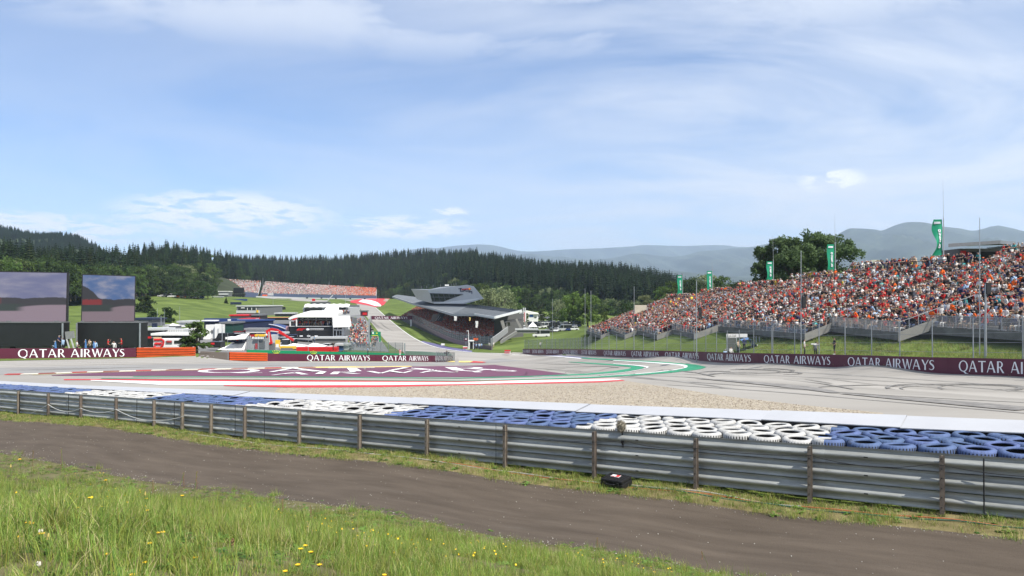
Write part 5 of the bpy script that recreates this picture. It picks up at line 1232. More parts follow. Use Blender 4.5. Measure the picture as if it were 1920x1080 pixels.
# faceted hospitality box on the roof
bx = empty('hospitality_box', V(850, 566, 370), 'faceted silver hospitality box with a raked dark window on the stand roof', 'building')
a = V(802.2, 543.8, 372); b = V(875.6, 533.8, 322); c = V(888.2, 536.7, 316); d = V(907.2, 560.2, 305); e = V(869.5, 570.2, 318); f = V(813.5, 569.4, 362)
g = V(770.7, 541.8, 392); h = V(782, 561.2, 384); a2 = V(810, 537.8, 405)
sh_ = Vector((-1.5, 16, 0)); _n0 = (b-a).cross(f-a).normalized()
def _onp(px, py):
    o = Vector((0, 0, CZ)); dr = V(px, py, 1)-o; return o+dr*((a-o).dot(_n0)/dr.dot(_n0))
c, d, e = _onp(888.2, 536.7), _onp(907.2, 560.2), _onp(869.5, 570.2)
mb = MB(); mb.add([a, b, c, d, e, f], ((0, 5, 4, 3, 2, 1),)); mb.build('front_face', m_clad, bx)
mb = MB(); mb.quad(a, g, h, f); mb.build('left_face', m_clad2, bx)
mb = MB(); tb = [b+sh_, a2+Vector((4, 4, 0)), g+Vector((8, 12, 0))]; mb.add([a, b, tb[0], tb[1], tb[2], g], ((0, 1, 2, 3, 4, 5),)); mb.add([b, c, c+sh_, tb[0]], ((0, 1, 2, 3),)); mb.build('top', M('box_top', (0.22, 0.23, 0.24), 0.5, 0.3), bx)
mb = MB(); mb.add([c, d, d+sh_, c+sh_], ((0, 1, 2, 3),)); mb.add([d, e, e+sh_, d+sh_], ((0, 1, 2, 3),)); mb.add([e, f, h, h+Vector((8, 12, 0)), e+sh_], ((0, 1, 2, 3, 4),)); mb.build('underside', m_dark, bx)
mb = MB(); mb.add([c+sh_, d+sh_, e+sh_, h+Vector((8, 12, 0)), tb[2], tb[1], tb[0]], ((0, 1, 2, 3, 4, 5, 6),)); mb.build('back_face', m_clad, bx)
def onface(px, py, lift=0.12):                                            # point on the front facet
    n = (b-a).cross(f-a).normalized(); 
    if n.y > 0: n = -n
    o = Vector((0, 0, CZ)); dr = (V(px, py, 1)-o); t = (a-o).dot(n)/dr.dot(n); return o+dr*t+n*lift
mb = MB(); w = [onface(*q) for q in ((806.5, 550), (868.5, 552), (832, 565.2), (810.5, 565.2))]; mb.add(w, ((0, 3, 2, 1),)); mb.build('window', m_dglass, bx)
mb = MB(); ln_ = [((806.5, 550), (868.5, 552)), ((808, 557), (853, 557.5)), ((810.5, 565.2), (832, 565.2)), ((812, 550.2), (816, 565.2)), ((822, 550.5), (826, 565)), ((832, 550.8), (836, 563.5)), ((842, 551.2), (845, 560.5)), ((852, 551.5), (855, 557))]
for p, q in ln_: mb.bar(onface(*p, 0.2), onface(*q, 0.2), 0.22)
mb.build('mullion', M('mullion_grey', (0.10, 0.105, 0.11)), bx)
mb = MB(); mb.add([onface(*q, 0.1) for q in ((814, 567.2), (840, 565.8), (900, 559), (896, 561), (868, 568.6), (814, 569.2))], ((0, 1, 2, 3, 4, 5),)); mb.build('light_band', m_fascia, bx)
# sign on the box: a dark outline of a bull-like stroke figure and red and orange lettering, as it looks from here
mb = MB()
for p, q in (((860.5, 541.6), (866, 540.8)), ((864.5, 541.2), (864, 546.5)), ((864, 546.5), (869, 546.2)), ((869, 546.2), (874, 543.4)), ((874, 546), (882, 545.4)), ((880, 547.8), (885.3, 546.5)), ((885.3, 546.5), (885.6, 551))):
    mb.bar(onface(*p, 0.2), onface(*q, 0.2), 0.2, 0.28)
mb.build('sign_outline', M('sign_navy', (0.02, 0.03, 0.07)), bx)
mb = MB()
for k in range(7):
    x = 867+2.0*k; mb.bar(onface(x, 541.4-0.09*k, 0.2), onface(x+0.3, 543.4-0.09*k, 0.2), 0.22, 0.26)
mb.bar(onface(866.5, 543.6, 0.2), onface(880, 542.8, 0.2), 0.15, 0.2); mb.build('sign_lettering', m_red, bx)
mb = MB(); p = onface(882, 542, 0.25); mb.ball(p, (0.45, 0.1, 0.42), 8, 5); mb.build('sign_disc', M('sun_orange', (0.8, 0.25, 0.03)), bx)
mb = MB()
for px in (790, 800, 812, 826, 846, 851, 855): mb.tube(V(px, 541-(px-790)*0.09, 372), V(px, 536.5-(px-790)*0.09, 372), 0.06, n=5)
mb.build('roof_aerial', m_pole, bx)
mb = MB(); mb.box(V(838, 534.8, 372), (1.8, 1.5, 0.6)); mb.build('roof_unit', m_white, bx)
# netting fence along the straight before the covered stand, with low maroon boards
WS = Wall([(922, 656, 216), (880, 648.5, 238), (850, 641, 262), (822, 628.5, 300), (796, 615, 345), (764, 598, 420)])
catch_fence(WS, 0.5, WS.s[-1]-0.5, 4.0, 3.6, -0.4, 'catch fence between the uphill straight and the covered stand', 'catch fences of the corner', m_net2)
o = empty('low_barrier', WS.at(WS.s[-1]/2), 'low grey and maroon barrier at the foot of the straight fence', 'barrier'); mb = MB(); WS.slab(mb, 0.2, WS.s[-1]-0.2, -0.3, 1.0, -0.2, 0.0); mb.build('panel', M('dull_maroon', (0.17, 0.13, 0.135)), o)
# small things at the mouth of the straight
def pbox(mb, px0, px1, y0, y1, D, dep=0.5, m=0, dx=0.0):
    a_ = V(px0, y0, D); b_ = V(px1, y1, D); vs = [(a_.x, D, b_.z), (b_.x, D, b_.z), (b_.x+dx, D+dep, b_.z), (a_.x+dx, D+dep, b_.z)]
    vs += [(x, y, a_.z) for x, y, _ in vs]
    mb.add(vs, ((3, 2, 1, 0), (4, 5, 6, 7), (0, 1, 5, 4), (1, 2, 6, 5), (2, 3, 7, 6), (3, 0, 4, 7)), m)
def boxthing(name, label, cat, parts, group=None):
    """parts: (part name, px0, px1, y0, y1, depth, thickness, material)"""
    p = parts[0]; c = V((p[1]+p[2])/2, p[4], p[5]); o = empty(name, c, label, cat, group)
    for q in parts:
        mb = MB(); pbox(mb, *q[1:7]); mb.build(q[0], q[7], o)
    return o
boxthing('brake_marker', 'red and white trackside box at the left end of the far wall', 'marker box', [('body', 946, 957, 657.5, 663, 200, 1.2, m_white), ('red_band', 946, 957, 656, 658.6, 199.8, 0.1, m_red), ('red_band', 945, 956, 661, 662.2, 199.8, 0.1, m_red)])
boxthing('brake_marker', 'red and white trackside box before the blue overalls', 'marker box', [('body', 868, 876.5, 650, 655.6, 226, 1.2, m_white), ('red_band', 868, 876.5, 651, 653, 225.8, 0.1, m_red)])
boxthing('brake_marker', 'pale box on the kerb at the fence by the straight', 'marker box', [('body', 827, 833.5, 644.5, 647.5, 262, 1.2, m_white)])
boxthing('orange_sign', 'orange board held above the blue overalls', 'sign', [('panel', 888, 896.5, 633.8, 638, 232, 0.15, m_orange), ('post', 892, 892.6, 638, 652, 232.1, 0.1, m_pole)])
boxthing('track_sign', 'maroon sign with white panel on a post beside the lamp', 'sign', [('panel', 870.5, 877, 634, 639, 230, 0.15, m_board2), ('post', 873.4, 874, 639, 652, 230.1, 0.1, m_pole), ('white_panel', 872, 875.5, 635, 636.4, 229.9, 0.05, m_white)])
boxthing('marshal_booth', 'white framed booth beside the marshals in blue', 'booth', [('back', 881, 887, 642, 655, 229, 0.1, m_dark), ('post', 879.6, 881, 639, 656, 228, 0.3, m_white), ('post', 887, 888, 639, 656, 228, 0.3, m_white), ('roof', 879, 888.6, 638, 640, 227.8, 1.5, m_white)])
lp = empty('street_lamp', V(878, 656, 226), 'slim white lamp post beside the marshal booth', 'lamp'); mb = MB(); mb.tube(V(878.3, 656, 226), V(878.3, 620, 226), 0.12, 0.08, 7); mb.build('pole', m_white, lp); mb = MB(); mb.bar(V(878.6, 620, 226), V(875, 620.6, 226), 0.25, 0.15); mb.build('lamp_head', m_white, lp)
for k, px in enumerate((889, 893, 897, 900, 903, 890.5, 898.5)):
    person(px, 222+(k % 3)*1.5, 'stand', k % 6, ['navy', 'light blue', 'navy', 'white', 'light blue', 'navy', 'light blue'][k], ['white cap', 'navy cap', 'dark hair'][k % 3], 'dark trousers' if k % 2 else 'blue jeans', pr.uniform(-3, 3), 'marshal in %s overall, %s from the left in the cluster beside the booth' % (['navy', 'pale blue', 'navy', 'white', 'pale blue', 'navy', 'pale blue'][k], ordinal(sorted((889, 893, 897, 900, 903, 890.5, 898.5)).index(px))), 'marshals in blue at the foot of the covered stand', sleeves=True)
for k, px in enumerate((917, 925.5)):
    person(px, 226, 'stand', k, 'white', 'white cap', 'beige shorts', 0.5*k, 'person in white on the grass below the stand stairs, %s of two' % ('left', 'right')[k], 'people on the grass below the stairs')
# gantry over the start line
ga = empty('start_gantry', V(735, 612, 400), 'maroon start gantry with white lettering spanning the straight', 'gantry')
mb = MB(); pbox(mb, 696.5, 773, 592.4, 599.2, 398, 0.8); mb.build('beam', m_board2, ga)
mb = MB(); pbox(mb, 769, 772, 599.2, 612, 398.1, 0.6); mb.build('post', m_white, ga)
mb = MB(); pbox(mb, 694.8, 696.4, 592, 618, 398, 0.8); mb.build('post', m_pole, ga)
g0, g1 = V(703, 0, 397.8).x, V(764, 0, 397.8).x; zt = V(0, 598.0, 397.8).z; hh = V(0, 593.6, 397.8).z-zt
text_mesh('QATAR AIRWAYS', lambda u, v, k: (g0+(g1-g0)*u, 397.75-0.02*(k % 5), zt+hh*v)).build('lettering', m_letter, ga)
# ---------------------------------------------------------------- things left of the straight: screens, trucks, paddock
m_black = M('black_trailer', (0.012, 0.012, 0.013), 0.35, var=0.2, scale=0.5, spec=0.5)
m_frame = M('screen_frame', (0.02, 0.02, 0.022), 0.5)
m_wtent = M('white_canvas', (0.74, 0.73, 0.70), 0.7, var=0.06, scale=0.3)
m_lgrey = M('light_grey_panel', (0.42, 0.43, 0.43), 0.6, var=0.1)
m_dgrey = M('dark_grey_panel', (0.13, 0.135, 0.14), 0.6, var=0.12)
m_navy = M('navy_panel', (0.022, 0.045, 0.15), 0.45, var=0.1)
m_dnavy = M('dark_navy_panel', (0.015, 0.022, 0.05), 0.5)
m_rpanel = M('red_panel', (0.50, 0.018, 0.02), 0.45, var=0.1)
m_ypanel = M('yellow_machine', (0.68, 0.42, 0.03), 0.5, var=0.1)
m_gpanel = M('green_board', (0.008, 0.20, 0.09), 0.5, var=0.08)
m_tan = M('tan_panel', (0.40, 0.27, 0.15), 0.6)

def screen_mat(name, sky1, sky2, land, red, road):
    """what the video wall shows: sky with clouds, a dark hill, red stands, a pale track - lit screen"""
    m = bpy.data.materials.new(name); m.use_nodes = True; t = m.node_tree; t.nodes.clear()
    tcn = N(t, 'ShaderNodeTexCoord'); sp = N(t, 'ShaderNodeSeparateXYZ'); t.links.new(tcn.outputs['Generated'], sp.inputs[0])
    u, w = sp.outputs[0], sp.outputs[2]
    def mth(op, a, b):
        n = N(t, 'ShaderNodeMath', operation=op)
        for i, q in enumerate((a, b)):
            if isinstance(q, (int, float)): n.inputs[i].default_value = q
            else: t.links.new(q, n.inputs[i])
        return n.outputs[0]
    def stp(a, lo, hi):
        n = N(t, 'ShaderNodeMapRange', interpolation_type='SMOOTHSTEP'); n.inputs[1].default_value = lo; n.inputs[2].default_value = hi; t.links.new(a, n.inputs[0]); return n.outputs[0]
    def mixc(f, a, b):
        n = N(t, 'ShaderNodeMixRGB'); t.links.new(f, n.inputs[0])
        for i, q in ((1, a), (2, b)):
            if isinstance(q, tuple): n.inputs[i].default_value = (*q, 1)
            else: t.links.new(q, n.inputs[i])
        return n.outputs[0]
    def noise(sc, sx, sz):
        mp = N(t, 'ShaderNodeMapping'); mp.inputs['Scale'].default_value = (sx, 1, sz); t.links.new(tcn.outputs['Generated'], mp.inputs[0])
        n = N(t, 'ShaderNodeTexNoise'); n.inputs['Scale'].default_value = sc; n.inputs['Detail'].default_value = 5; t.links.new(mp.outputs[0], n.inputs['Vector']); return n.outputs[0]
    c = mixc(stp(noise(2.2, 1, 2.8), 0.35, 0.75), sky1, sky2)
    ridge = mth('ADD', mth('MULTIPLY', noise(4, 1, 0), 0.16), 0.40); hill = mth('MULTIPLY', stp(u, 0.42, 0.0), 0.30); ridge = mth('ADD', ridge, hill)
    c = mixc(stp(mth('SUBTRACT', ridge, w), -0.01, 0.01), c, land)
    road_top = mth('ADD', 0.27, mth('MULTIPLY', stp(u, 0.3, 0.85), 0.07)); c = mixc(stp(mth('SUBTRACT', road_top, w), -0.01, 0.02), c, road)
    g = mth('MULTIPLY', stp(u, 0.62, 0.50), mth('MULTIPLY', stp(w, 0.20, 0.23), stp(w, 0.38, 0.34))); c = mixc(g, c, (land[0]*0.9, land[1]*1.25, land[2]))
    r_ = mth('MULTIPLY', stp(u, 0.40, 0.34), mth('MULTIPLY', stp(w, 0.35, 0.37), stp(mth('ADD', w, mth('MULTIPLY', noise(25, 1, 1), 0.08)), 0.53, 0.50))); c = mixc(r_, c, red)
    em = N(t, 'ShaderNodeEmission'); t.links.new(c, em.inputs[0]); em.inputs[1].default_value = 0.56
    df = N(t, 'ShaderNodeBsdfGlossy'); df.inputs[0].default_value = (0.04, 0.04, 0.045, 1); df.inputs['Roughness'].default_value = 0.4
    ad = N(t, 'ShaderNodeAddShader'); t.links.new(em.outputs[0], ad.inputs[0]); t.links.new(df.outputs[0], ad.inputs[1])
    ou = N(t, 'ShaderNodeOutputMaterial'); t.links.new(ad.outputs[0], ou.inputs[0]); return m
scr1 = screen_mat('screen_picture_pale', (0.20, 0.21, 0.36), (0.36, 0.35, 0.45), (0.060, 0.055, 0.062), (0.24, 0.055, 0.06), (0.34, 0.26, 0.31))
scr2 = screen_mat('screen_picture_deep', (0.085, 0.16, 0.36), (0.38, 0.38, 0.47), (0.042, 0.040, 0.044), (0.26, 0.028, 0.030), (0.27, 0.20, 0.23))
def videowall(corners, D0, D1, mat, label, thick=0.35):
    a, b, c, d = [V(px, py, D) for (px, py), D in zip(corners, (D0, D1, D1, D0))]      # top left, top right, bottom right, bottom left
    o = empty('video_screen', (a+c)/2-Vector((0, 0, (a.z-d.z)/2)), label, 'screen', 'video screens on trailers')
    n = Vector((b.y-a.y, -(b.x-a.x), 0)).normalized()
    n = -n if n.y > 0 else n
    mb = MB(); e = 0.30; cc = (a+b+c+d)/4; q = [cc+(p-cc)*1.035-n*0.05 for p in (a, b, c, d)]; mb.prism(q, -n*thick); mb.build('frame', m_frame, o)
    mb = MB(); mb.add([p+n*0.06 for p in (a, d, c, b)], ((0, 1, 2, 3),)); mb.build('display', mat, o); return o
videowall(((-75, 509), (125.5, 512), (123.5, 602.5), (-75, 603)), 128, 131, scr1, 'left video screen showing a pale cloudy sky, hill and track')
videowall(((155.5, 515.5), (253, 518.5), (251.5, 602), (153.5, 603)), 132, 135, scr2, 'right video screen showing a deeper blue sky above red stands')
def trailer(px0, px1, D, label, legs):
    y0, y1 = 605.5, 650; c = V((px0+px1)/2, 664, D); c.z = gz(c.x, c.y); o = empty('screen_trailer', c, label, 'trailer', 'black trailers under the video screens')
    mb = MB(); pbox(mb, px0, px1, y0, y1, D, 2.6); mb.build('body', m_black, o)
    mb = MB(); pbox(mb, px0, px1, y0-1.6, y0-0.1, D-0.15, 2.9); mb.build('top_rail', m_dgrey, o)
    mb = MB(); pbox(mb, px0+8, px1-4, y1+0.2, y1+3.2, D+0.4, 2.0); mb.build('chassis', m_dgrey, o)
    for i in (0.28, 0.42, 0.56):
        x = px0+(px1-px0)*i if px0 < 0 else px0+(px1-px0)*(i+0.2); p = V(x, 655, D+0.3); p.z = gz(p.x, p.y)+0.5
        mb = MB(); mb.tube(p-Vector((0, 0.15, 0)), p+Vector((0, 0.15, 0)), 0.5, n=16); w = mb.build('wheel', m_rub, o)
        mb = MB(); mb.tube(p-Vector((0, 0.19, 0)), p-Vector((0, 0.155, 0)), 0.27, n=12); mb.build('rim', m_lgrey, w)
    for px in legs: mb = MB(); q = V(px, 606, D-0.5); mb.bar((q.x, q.y, gz(q.x, q.y)), q, 0.2); mb.build('leg', m_pole, o)
    for px in (px0+6, (px0+px1)/2, px1-12): mb = MB(); pbox(mb, px, px+5, 601.5, 606, D+0.8, 0.6); mb.build('screen_mast', m_dgrey, o)
trailer(-90, 114, 127, 'black trailer under the left video screen', (117.5,))
trailer(145, 264, 131, 'black trailer under the right video screen', (144, 262.5))
# loudspeaker frame tilted between the trailers
o = empty('tilted_frame', V(131, 660, 124), 'grey tilted loudspeaker frame between the two black trailers', 'equipment'); o.location.z = gz(o.location.x, 124)
mb = MB(); mb.prism([V(121.5, 622, 124), V(136, 620.5, 124), V(137.5, 634, 124), V(123.5, 636.5, 124)], (0, 0.5, 0)); mb.build('panel', M('mid_grey_panel', (0.20, 0.205, 0.205)), o)
for a_, b_ in (((125, 636), (130, 653)), ((133, 635), (138.5, 653))): mb = MB(); mb.bar(V(*a_, 124), V(*b_, 124), 0.16); mb.build('leg', m_lgrey, o)
# marshals and flags behind the left board
lm = [(104, 'light blue', 'white cap', 0.5, ''), (111, 'navy', 'white cap', 1.1, ''), (119, 'light blue', 'dark hair', 0.85, ''), (145, 'white', 'brown hair', 0.45, ''), (160, 'black', 'dark hair', 0.6, ''), (169, 'beige', 'dark hair', 0.62, ''), (179, 'light blue', 'brown hair', 0.5, ''), (203, 'red', 'red cap', 0.65, ''), (214.5, 'white', 'dark hair', 0.45, ''), (228, 'red', 'red cap', 0.75, '')]
for k, (px, sh, hd, up_, _) in enumerate(lm):
    D = 96+px*0.035+(1.5 if k % 2 else 0); zt = WL.at(WL.s_of(min(px, 255)), 1.2).z
    person(px, D, 'stand', k % 6, sh, hd, 'dark trousers', pr.uniform(-2.5, 2.5), 'marshal, %s top, %s, %s from left behind the left maroon board' % (sh, hd, ordinal(k)), 'marshals behind the left maroon board', sleeves=k % 2 == 0, z=zt+up_-1.70)
for px, y0, lb in ((161, 637, 'blue furled flag, left of two among the marshals'), (176.5, 641, 'pale blue furled flag, right of two among the marshals'), (104.5, 640, 'blue furled flag leaning beside the leftmost marshals')):
    o = empty('marshal_flag', V(px, 660, 99), lb, 'flag', 'furled flags of the marshals'); mb = MB(); mb.tube(V(px, 660, 99), V(px-0.5, y0-1, 99), 0.025, n=5); mb.build('staff', m_white, o); mb = MB(); mb.tube(V(px-0.2, 653, 98.9), V(px-0.5, y0, 98.9), 0.14, 0.06, 7); mb.build('cloth', M('flag_blue', (0.06, 0.16, 0.36)), o)

def block(name, label, cat, px0, px1, y0, y1, D, dep, mat, roof=None, group=None, extra=(), dx=0.0, over=0.4, rth=0.5):
    o = empty(name, V((px0+px1)/2, y1, D), label, cat, group)
    mb = MB(); pbox(mb, px0, px1, y0, y1, D, dep, 0, dx); mb.build('body', mat, o)
    if roof:
        mb = MB(); a_ = V(px0, y0, D); b_ = V(px1, y0, D); w = over
        mb.prism([(a_.x-w, D-w, a_.z+0.02), (b_.x+w, D-w, a_.z+0.02), (b_.x+w+dx, D+dep+w, a_.z+0.02), (a_.x-w+dx, D+dep+w, a_.z+0.02)], (0, 0, rth)); mb.build('roof', roof, o)
    for q in extra: mb = MB(); pbox(mb, *q[1:7]); mb.build(q[0], q[7], o)
    return o
# between the right screen and the tree: white and black hospitality, caravans, sheds
block('shed', 'dark shed low on the left at the foot of the grass hill', 'shed', 250, 285, 600, 612, 210, 8, m_dgrey, m_dnavy)
block('dark_sign', 'dark blue board leaning beside the far shed', 'sign', 285, 294, 606, 618, 205, 0.5, m_dnavy)
block('container', 'black container left of the white railing', 'container', 265, 305, 619.5, 633, 190, 6, m_black, m_lgrey)
block('container', 'black container with red sign beside the right trailer', 'container', 265, 289, 634, 651, 168, 4, m_black, None, None, [('red_emblem', 272, 284, 631, 634.5, 167.5, 0.1, m_rpanel)])
block('terrace', 'white balustrade terrace behind the red and white bus', 'terrace', 305, 346, 617.5, 627, 192, 5, m_lgrey, None, None, [('baluster', 306+3.3*k, 307.2+3.3*k, 618.2, 623, 191.9, 0.06, m_white) for k in range(12)])
block('marquee', 'black and white long marquee behind the red and white bus', 'marquee', 288, 362, 629, 640, 178, 6, m_black, m_white)
block('tour_bus', 'white bus with a red swoosh in front of the marquee', 'bus', 289, 362, 635.5, 652.5, 166, 3, m_white, None, None, [('window', 311, 323, 639, 645, 165.9, 0.08, m_dgrey), ('red_panel', 313, 322, 638.5, 642, 165.8, 0.08, M('dull_red', (0.35, 0.05, 0.05))), ('window', 327, 345, 638.5, 644, 165.9, 0.08, m_dglass), ('window', 347, 360, 638.5, 644, 165.9, 0.08, m_dglass), ('skirt', 289, 362, 650, 652.4, 165.9, 0.08, m_lgrey)])
sw = empty('swoosh_sign', V(297, 652, 164.5), 'white sign framed by a thick red swoosh at the bus front', 'sign')
mb = MB(); pbox(mb, 288, 306, 636.5, 651, 164.7, 0.2); mb.build('panel', m_white, sw)
mb = MB(); mb.pipe([V(*q, 164.5) for q in ((289, 637.3), (304, 636.6), (307, 640), (305, 648), (300, 652.4), (292, 652.6), (288.5, 649))], 0.22, 8); mb.pipe([V(*q, 164.5) for q in ((290, 645), (294, 644.4), (297, 644.6), (300, 644.4), (303, 644))], 0.24, 8); mb.pipe([V(*q, 164.5) for q in ((293, 645), (292.5, 647))], 0.16, 6); mb.pipe([V(*q, 164.5) for q in ((299, 645), (298.5, 647))], 0.16, 6); mb.build('swoosh', m_rpanel, sw)
mb = MB(); pbox(mb, 288, 302.5, 632, 635, 164.8, 0.2); mb.build('tan_header', M('pale_tan', (0.55, 0.42, 0.25)), sw)
block('gatehouse', 'small white pagoda tent behind the terrace', 'tent', 317, 329, 610.5, 617.5, 215, 4, m_dgrey, None)
mb = MB(); a_, b_, c_ = V(316, 611, 215), V(330, 611, 215), V(323, 606, 217); mb.add([a_, b_, b_+Vector((0, 4, 0)), a_+Vector((0, 4, 0)), c_], ((0, 1, 4), (1, 2, 4), (2, 3, 4), (3, 0, 4))); tag(mb.build('tent_roof', m_wtent), 'white peaked roof of the small pagoda tent', 'tent roof')
block('storage_hut', 'white hut behind the leafy tree', 'hut', 335, 352, 605, 613, 225, 4, m_white, m_lgrey)
block('office_cabin', 'grey cabin left of the pagoda tent', 'cabin', 305, 313, 608.5, 618, 220, 4, m_lgrey, None)
block('container', 'black container with a red emblem in front of white cabs', 'container', 391, 414, 641, 652, 182, 3, m_black, None, None, [('red_emblem', 393, 402.5, 642.5, 646, 181.9, 0.08, m_rpanel)])
# team trucks
tr = block('team_truck', 'long dark blue team truck with a light blue roof', 'truck', 383, 452, 603.5, 640, 250, 14, m_dnavy, m_navy, None, [('awning_edge', 383, 444, 596.8, 603.2, 249, 0.5, m_navy), ('logo', 427, 433, 598.5, 601.5, 248.8, 0.1, m_white)], 6.0)
block('white_cab_truck', 'white rounded truck cabs behind the leafy tree', 'truck', 386, 413, 609, 640, 235, 4, m_white, None, None, [('white_fairing', 403, 412.5, 607.5, 639, 234, 0.9, m_white), ('side_glass', 408, 411, 616, 630, 233.9, 0.06, m_lgrey), ('side_glass', 396, 400, 619, 625, 234.9, 0.06, m_dgrey), ('visor', 378, 404, 600.2, 602.2, 236, 3, m_white)])
block('team_truck', 'dark green truck beside the white cabs', 'truck', 414, 436, 607, 636, 240, 10, M('dark_green_panel', (0.012, 0.05, 0.04)), m_dgrey)
rt_ = block('team_truck', 'bright red stacked truck of the red team', 'truck', 449, 471, 597, 619, 280, 10, m_rpanel, None, None, [('shelf', 449, 461.5, 599.4+4.2*k, 600.6+4.2*k, 279.8, 0.3, M('bright_red', (0.62, 0.02, 0.02))) for k in range(4)]+[('dark_bay', 450, 461, 600.8+4.2*k, 603.2+4.2*k, 279.9, 0.15, M('deep_red', (0.12, 0.008, 0.01))) for k in range(4)])
block('team_truck', 'long truck with a red roof behind the blue one', 'truck', 432, 470, 592.5, 600, 300, 12, m_dgrey, m_rpanel)
block('hospitality_unit', 'black two storey unit right of the red truck', 'unit', 470, 486, 592, 612, 300, 10, m_black, m_dgrey)
cb = block('concrete_building', 'low grey concrete building with a dark glazed band', 'building', 444, 486, 574.8, 592, 390, 22, m_dgrey, m_lgrey, None, [('window_band', 447, 482, 576, 581.5, 389.7, 0.2, m_dglass), ('light_opening', 452, 459, 576.5, 578, 389.5, 0.1, m_white), ('post', 463.5, 464.5, 577, 581.5, 389.5, 0.1, m_white), ('post', 471.5, 472.5, 577, 581.5, 389.5, 0.1, m_white), ('post', 480, 481, 577, 581.5, 389.5, 0.1, m_white), ('plinth', 443, 487, 582, 587, 389.4, 0.3, m_lgrey), ('yellow_box', 481, 484, 581.5, 586, 389, 0.4, m_ypanel)], 5.0)
block('grey_truck', 'grey flat roofed transporter behind the arched tent', 'truck', 486, 542, 604, 612, 300, 8, m_black, M('roof_grey', (0.22, 0.225, 0.23)), None, [('front_panel', 486, 542, 600.5, 607, 298.5, 0.3, M('roof_grey'))])
block('black_truck', 'black transporter with an orange stripe along its top', 'truck', 502, 541, 595.8, 600.5, 330, 8, m_black, None, None, [('stripe', 502, 541, 594.4, 595.7, 329.6, 0.3, M('pale_orange', (0.62, 0.30, 0.14)))])
block('black_unit', 'black flat unit in front of the green field', 'unit', 516, 548, 588.5, 593, 360, 8, m_black, m_lgrey)
block('black_screen', 'small black board standing on the green field', 'board', 515, 535, 575.5, 580.5, 470, 0.6, m_black)
block('yellow_machine', 'small yellow machine in front of the black transporter', 'machine', 494, 498, 593, 601, 320, 2, m_ypanel)
# blue arched tent
ar = empty('arched_tent', V(501, 624, 262), 'navy arched tent with a pale rim and white sign', 'tent'); arc = []
for t in np.linspace(0, 1, 15): arc.append(V(468+67*t, 618.5-10.2*math.sin(math.pi*(0.06+0.88*t))**0.9+1.6*t, 262))
base = [V(535, 630, 262), V(468, 630, 262)]
mb = MB(); mb.prism(arc+base, (0, 10, 0)); mb.build('shell', m_navy, ar)
mb = MB(); mb.pipe([p+Vector((0, -0.1, 0.15)) for p in arc], 0.22, 6); mb.build('rim', M('pale_rim', (0.42, 0.43, 0.50)), ar)
mb = MB(); pbox(mb, 495, 498, 612, 616, 261.8, 0.1); pbox(mb, 499, 502.5, 612, 616, 261.8, 0.1); pbox(mb, 484, 492, 615.5, 617, 261.8, 0.1); mb.build('sign', m_letter, ar)
# white sloping awnings and the net cage
for (q, lb) in ((((407, 656), (458, 655.5), (463, 633.5), (459, 634)), 'large white sloping canvas awning left of the net cage'), (((426, 635.5), (460, 634), (468, 624.5), (452, 627)), 'smaller white canvas awning behind the large one')):
    a_, b_, c_, d_ = V(*q[0], 186), V(*q[1], 186), V(*q[2], 200), V(*q[3], 200)
    mb = MB(); mb.prism([a_, b_, c_, d_], (0, 0, -0.25)); tag(mb.build('awning', m_wtent), lb, 'awning', 'white canvas awnings')
block('dark_van', 'dark van body with small red stripe under the white awning', 'van', 427, 455, 636, 642, 193, 3, m_dnavy, m_wtent, None, [('red_stripe', 443, 447, 637, 638.4, 192.9, 0.06, m_rpanel)])
block('grey_roof_unit', 'grey topped unit in front of the arched tent', 'unit', 461, 496, 618.5, 624, 240, 4, m_wtent, M('roof_grey'))
cg = empty('net_cage', V(484, 657, 184), 'grey net cage hut with white lettered header', 'cage')
mb = MB()
for px in (464.5, 468.5, 484.5, 497.5, 503.5): mb.bar(V(px, 657, 184), V(px, 629, 184), 0.16)
mb.bar(V(464, 636, 184), V(504, 636, 184), 0.14); mb.bar(V(464, 656, 184), V(504, 656, 184), 0.14); mb.build('frame', m_pole, cg)
mb = MB(); mb.quad(V(465, 657, 184.1), V(503.5, 657, 184.1), V(503.5, 632, 184.1), V(465, 632, 184.1)); mb.build('netting', m_net2, cg)
mb = MB(); pbox(mb, 464.8, 503.5, 633.5, 657, 187, 0.1); mb.build('back_wall', m_lgrey, cg)
mb = MB(); pbox(mb, 484.5, 497, 639.5, 653, 186.8, 0.06); mb.build('window', m_dgrey, cg)
mb = MB(); pbox(mb, 478.5, 483, 644, 654, 186.7, 0.1); mb.build('red_cylinder', m_rpanel, cg)
mb = MB(); pbox(mb, 473, 476, 631.5, 635, 183.7, 0.1)
for k in range(6): pbox(mb, 477.5+3*k, 479.7+3*k, 632, 635.5, 183.7, 0.1)
mb.build('header_lettering', m_white, cg)
block('yellow_tank', 'yellow tank on top of the net cage', 'tank', 478, 496, 627, 631, 186, 1.5, m_ypanel)
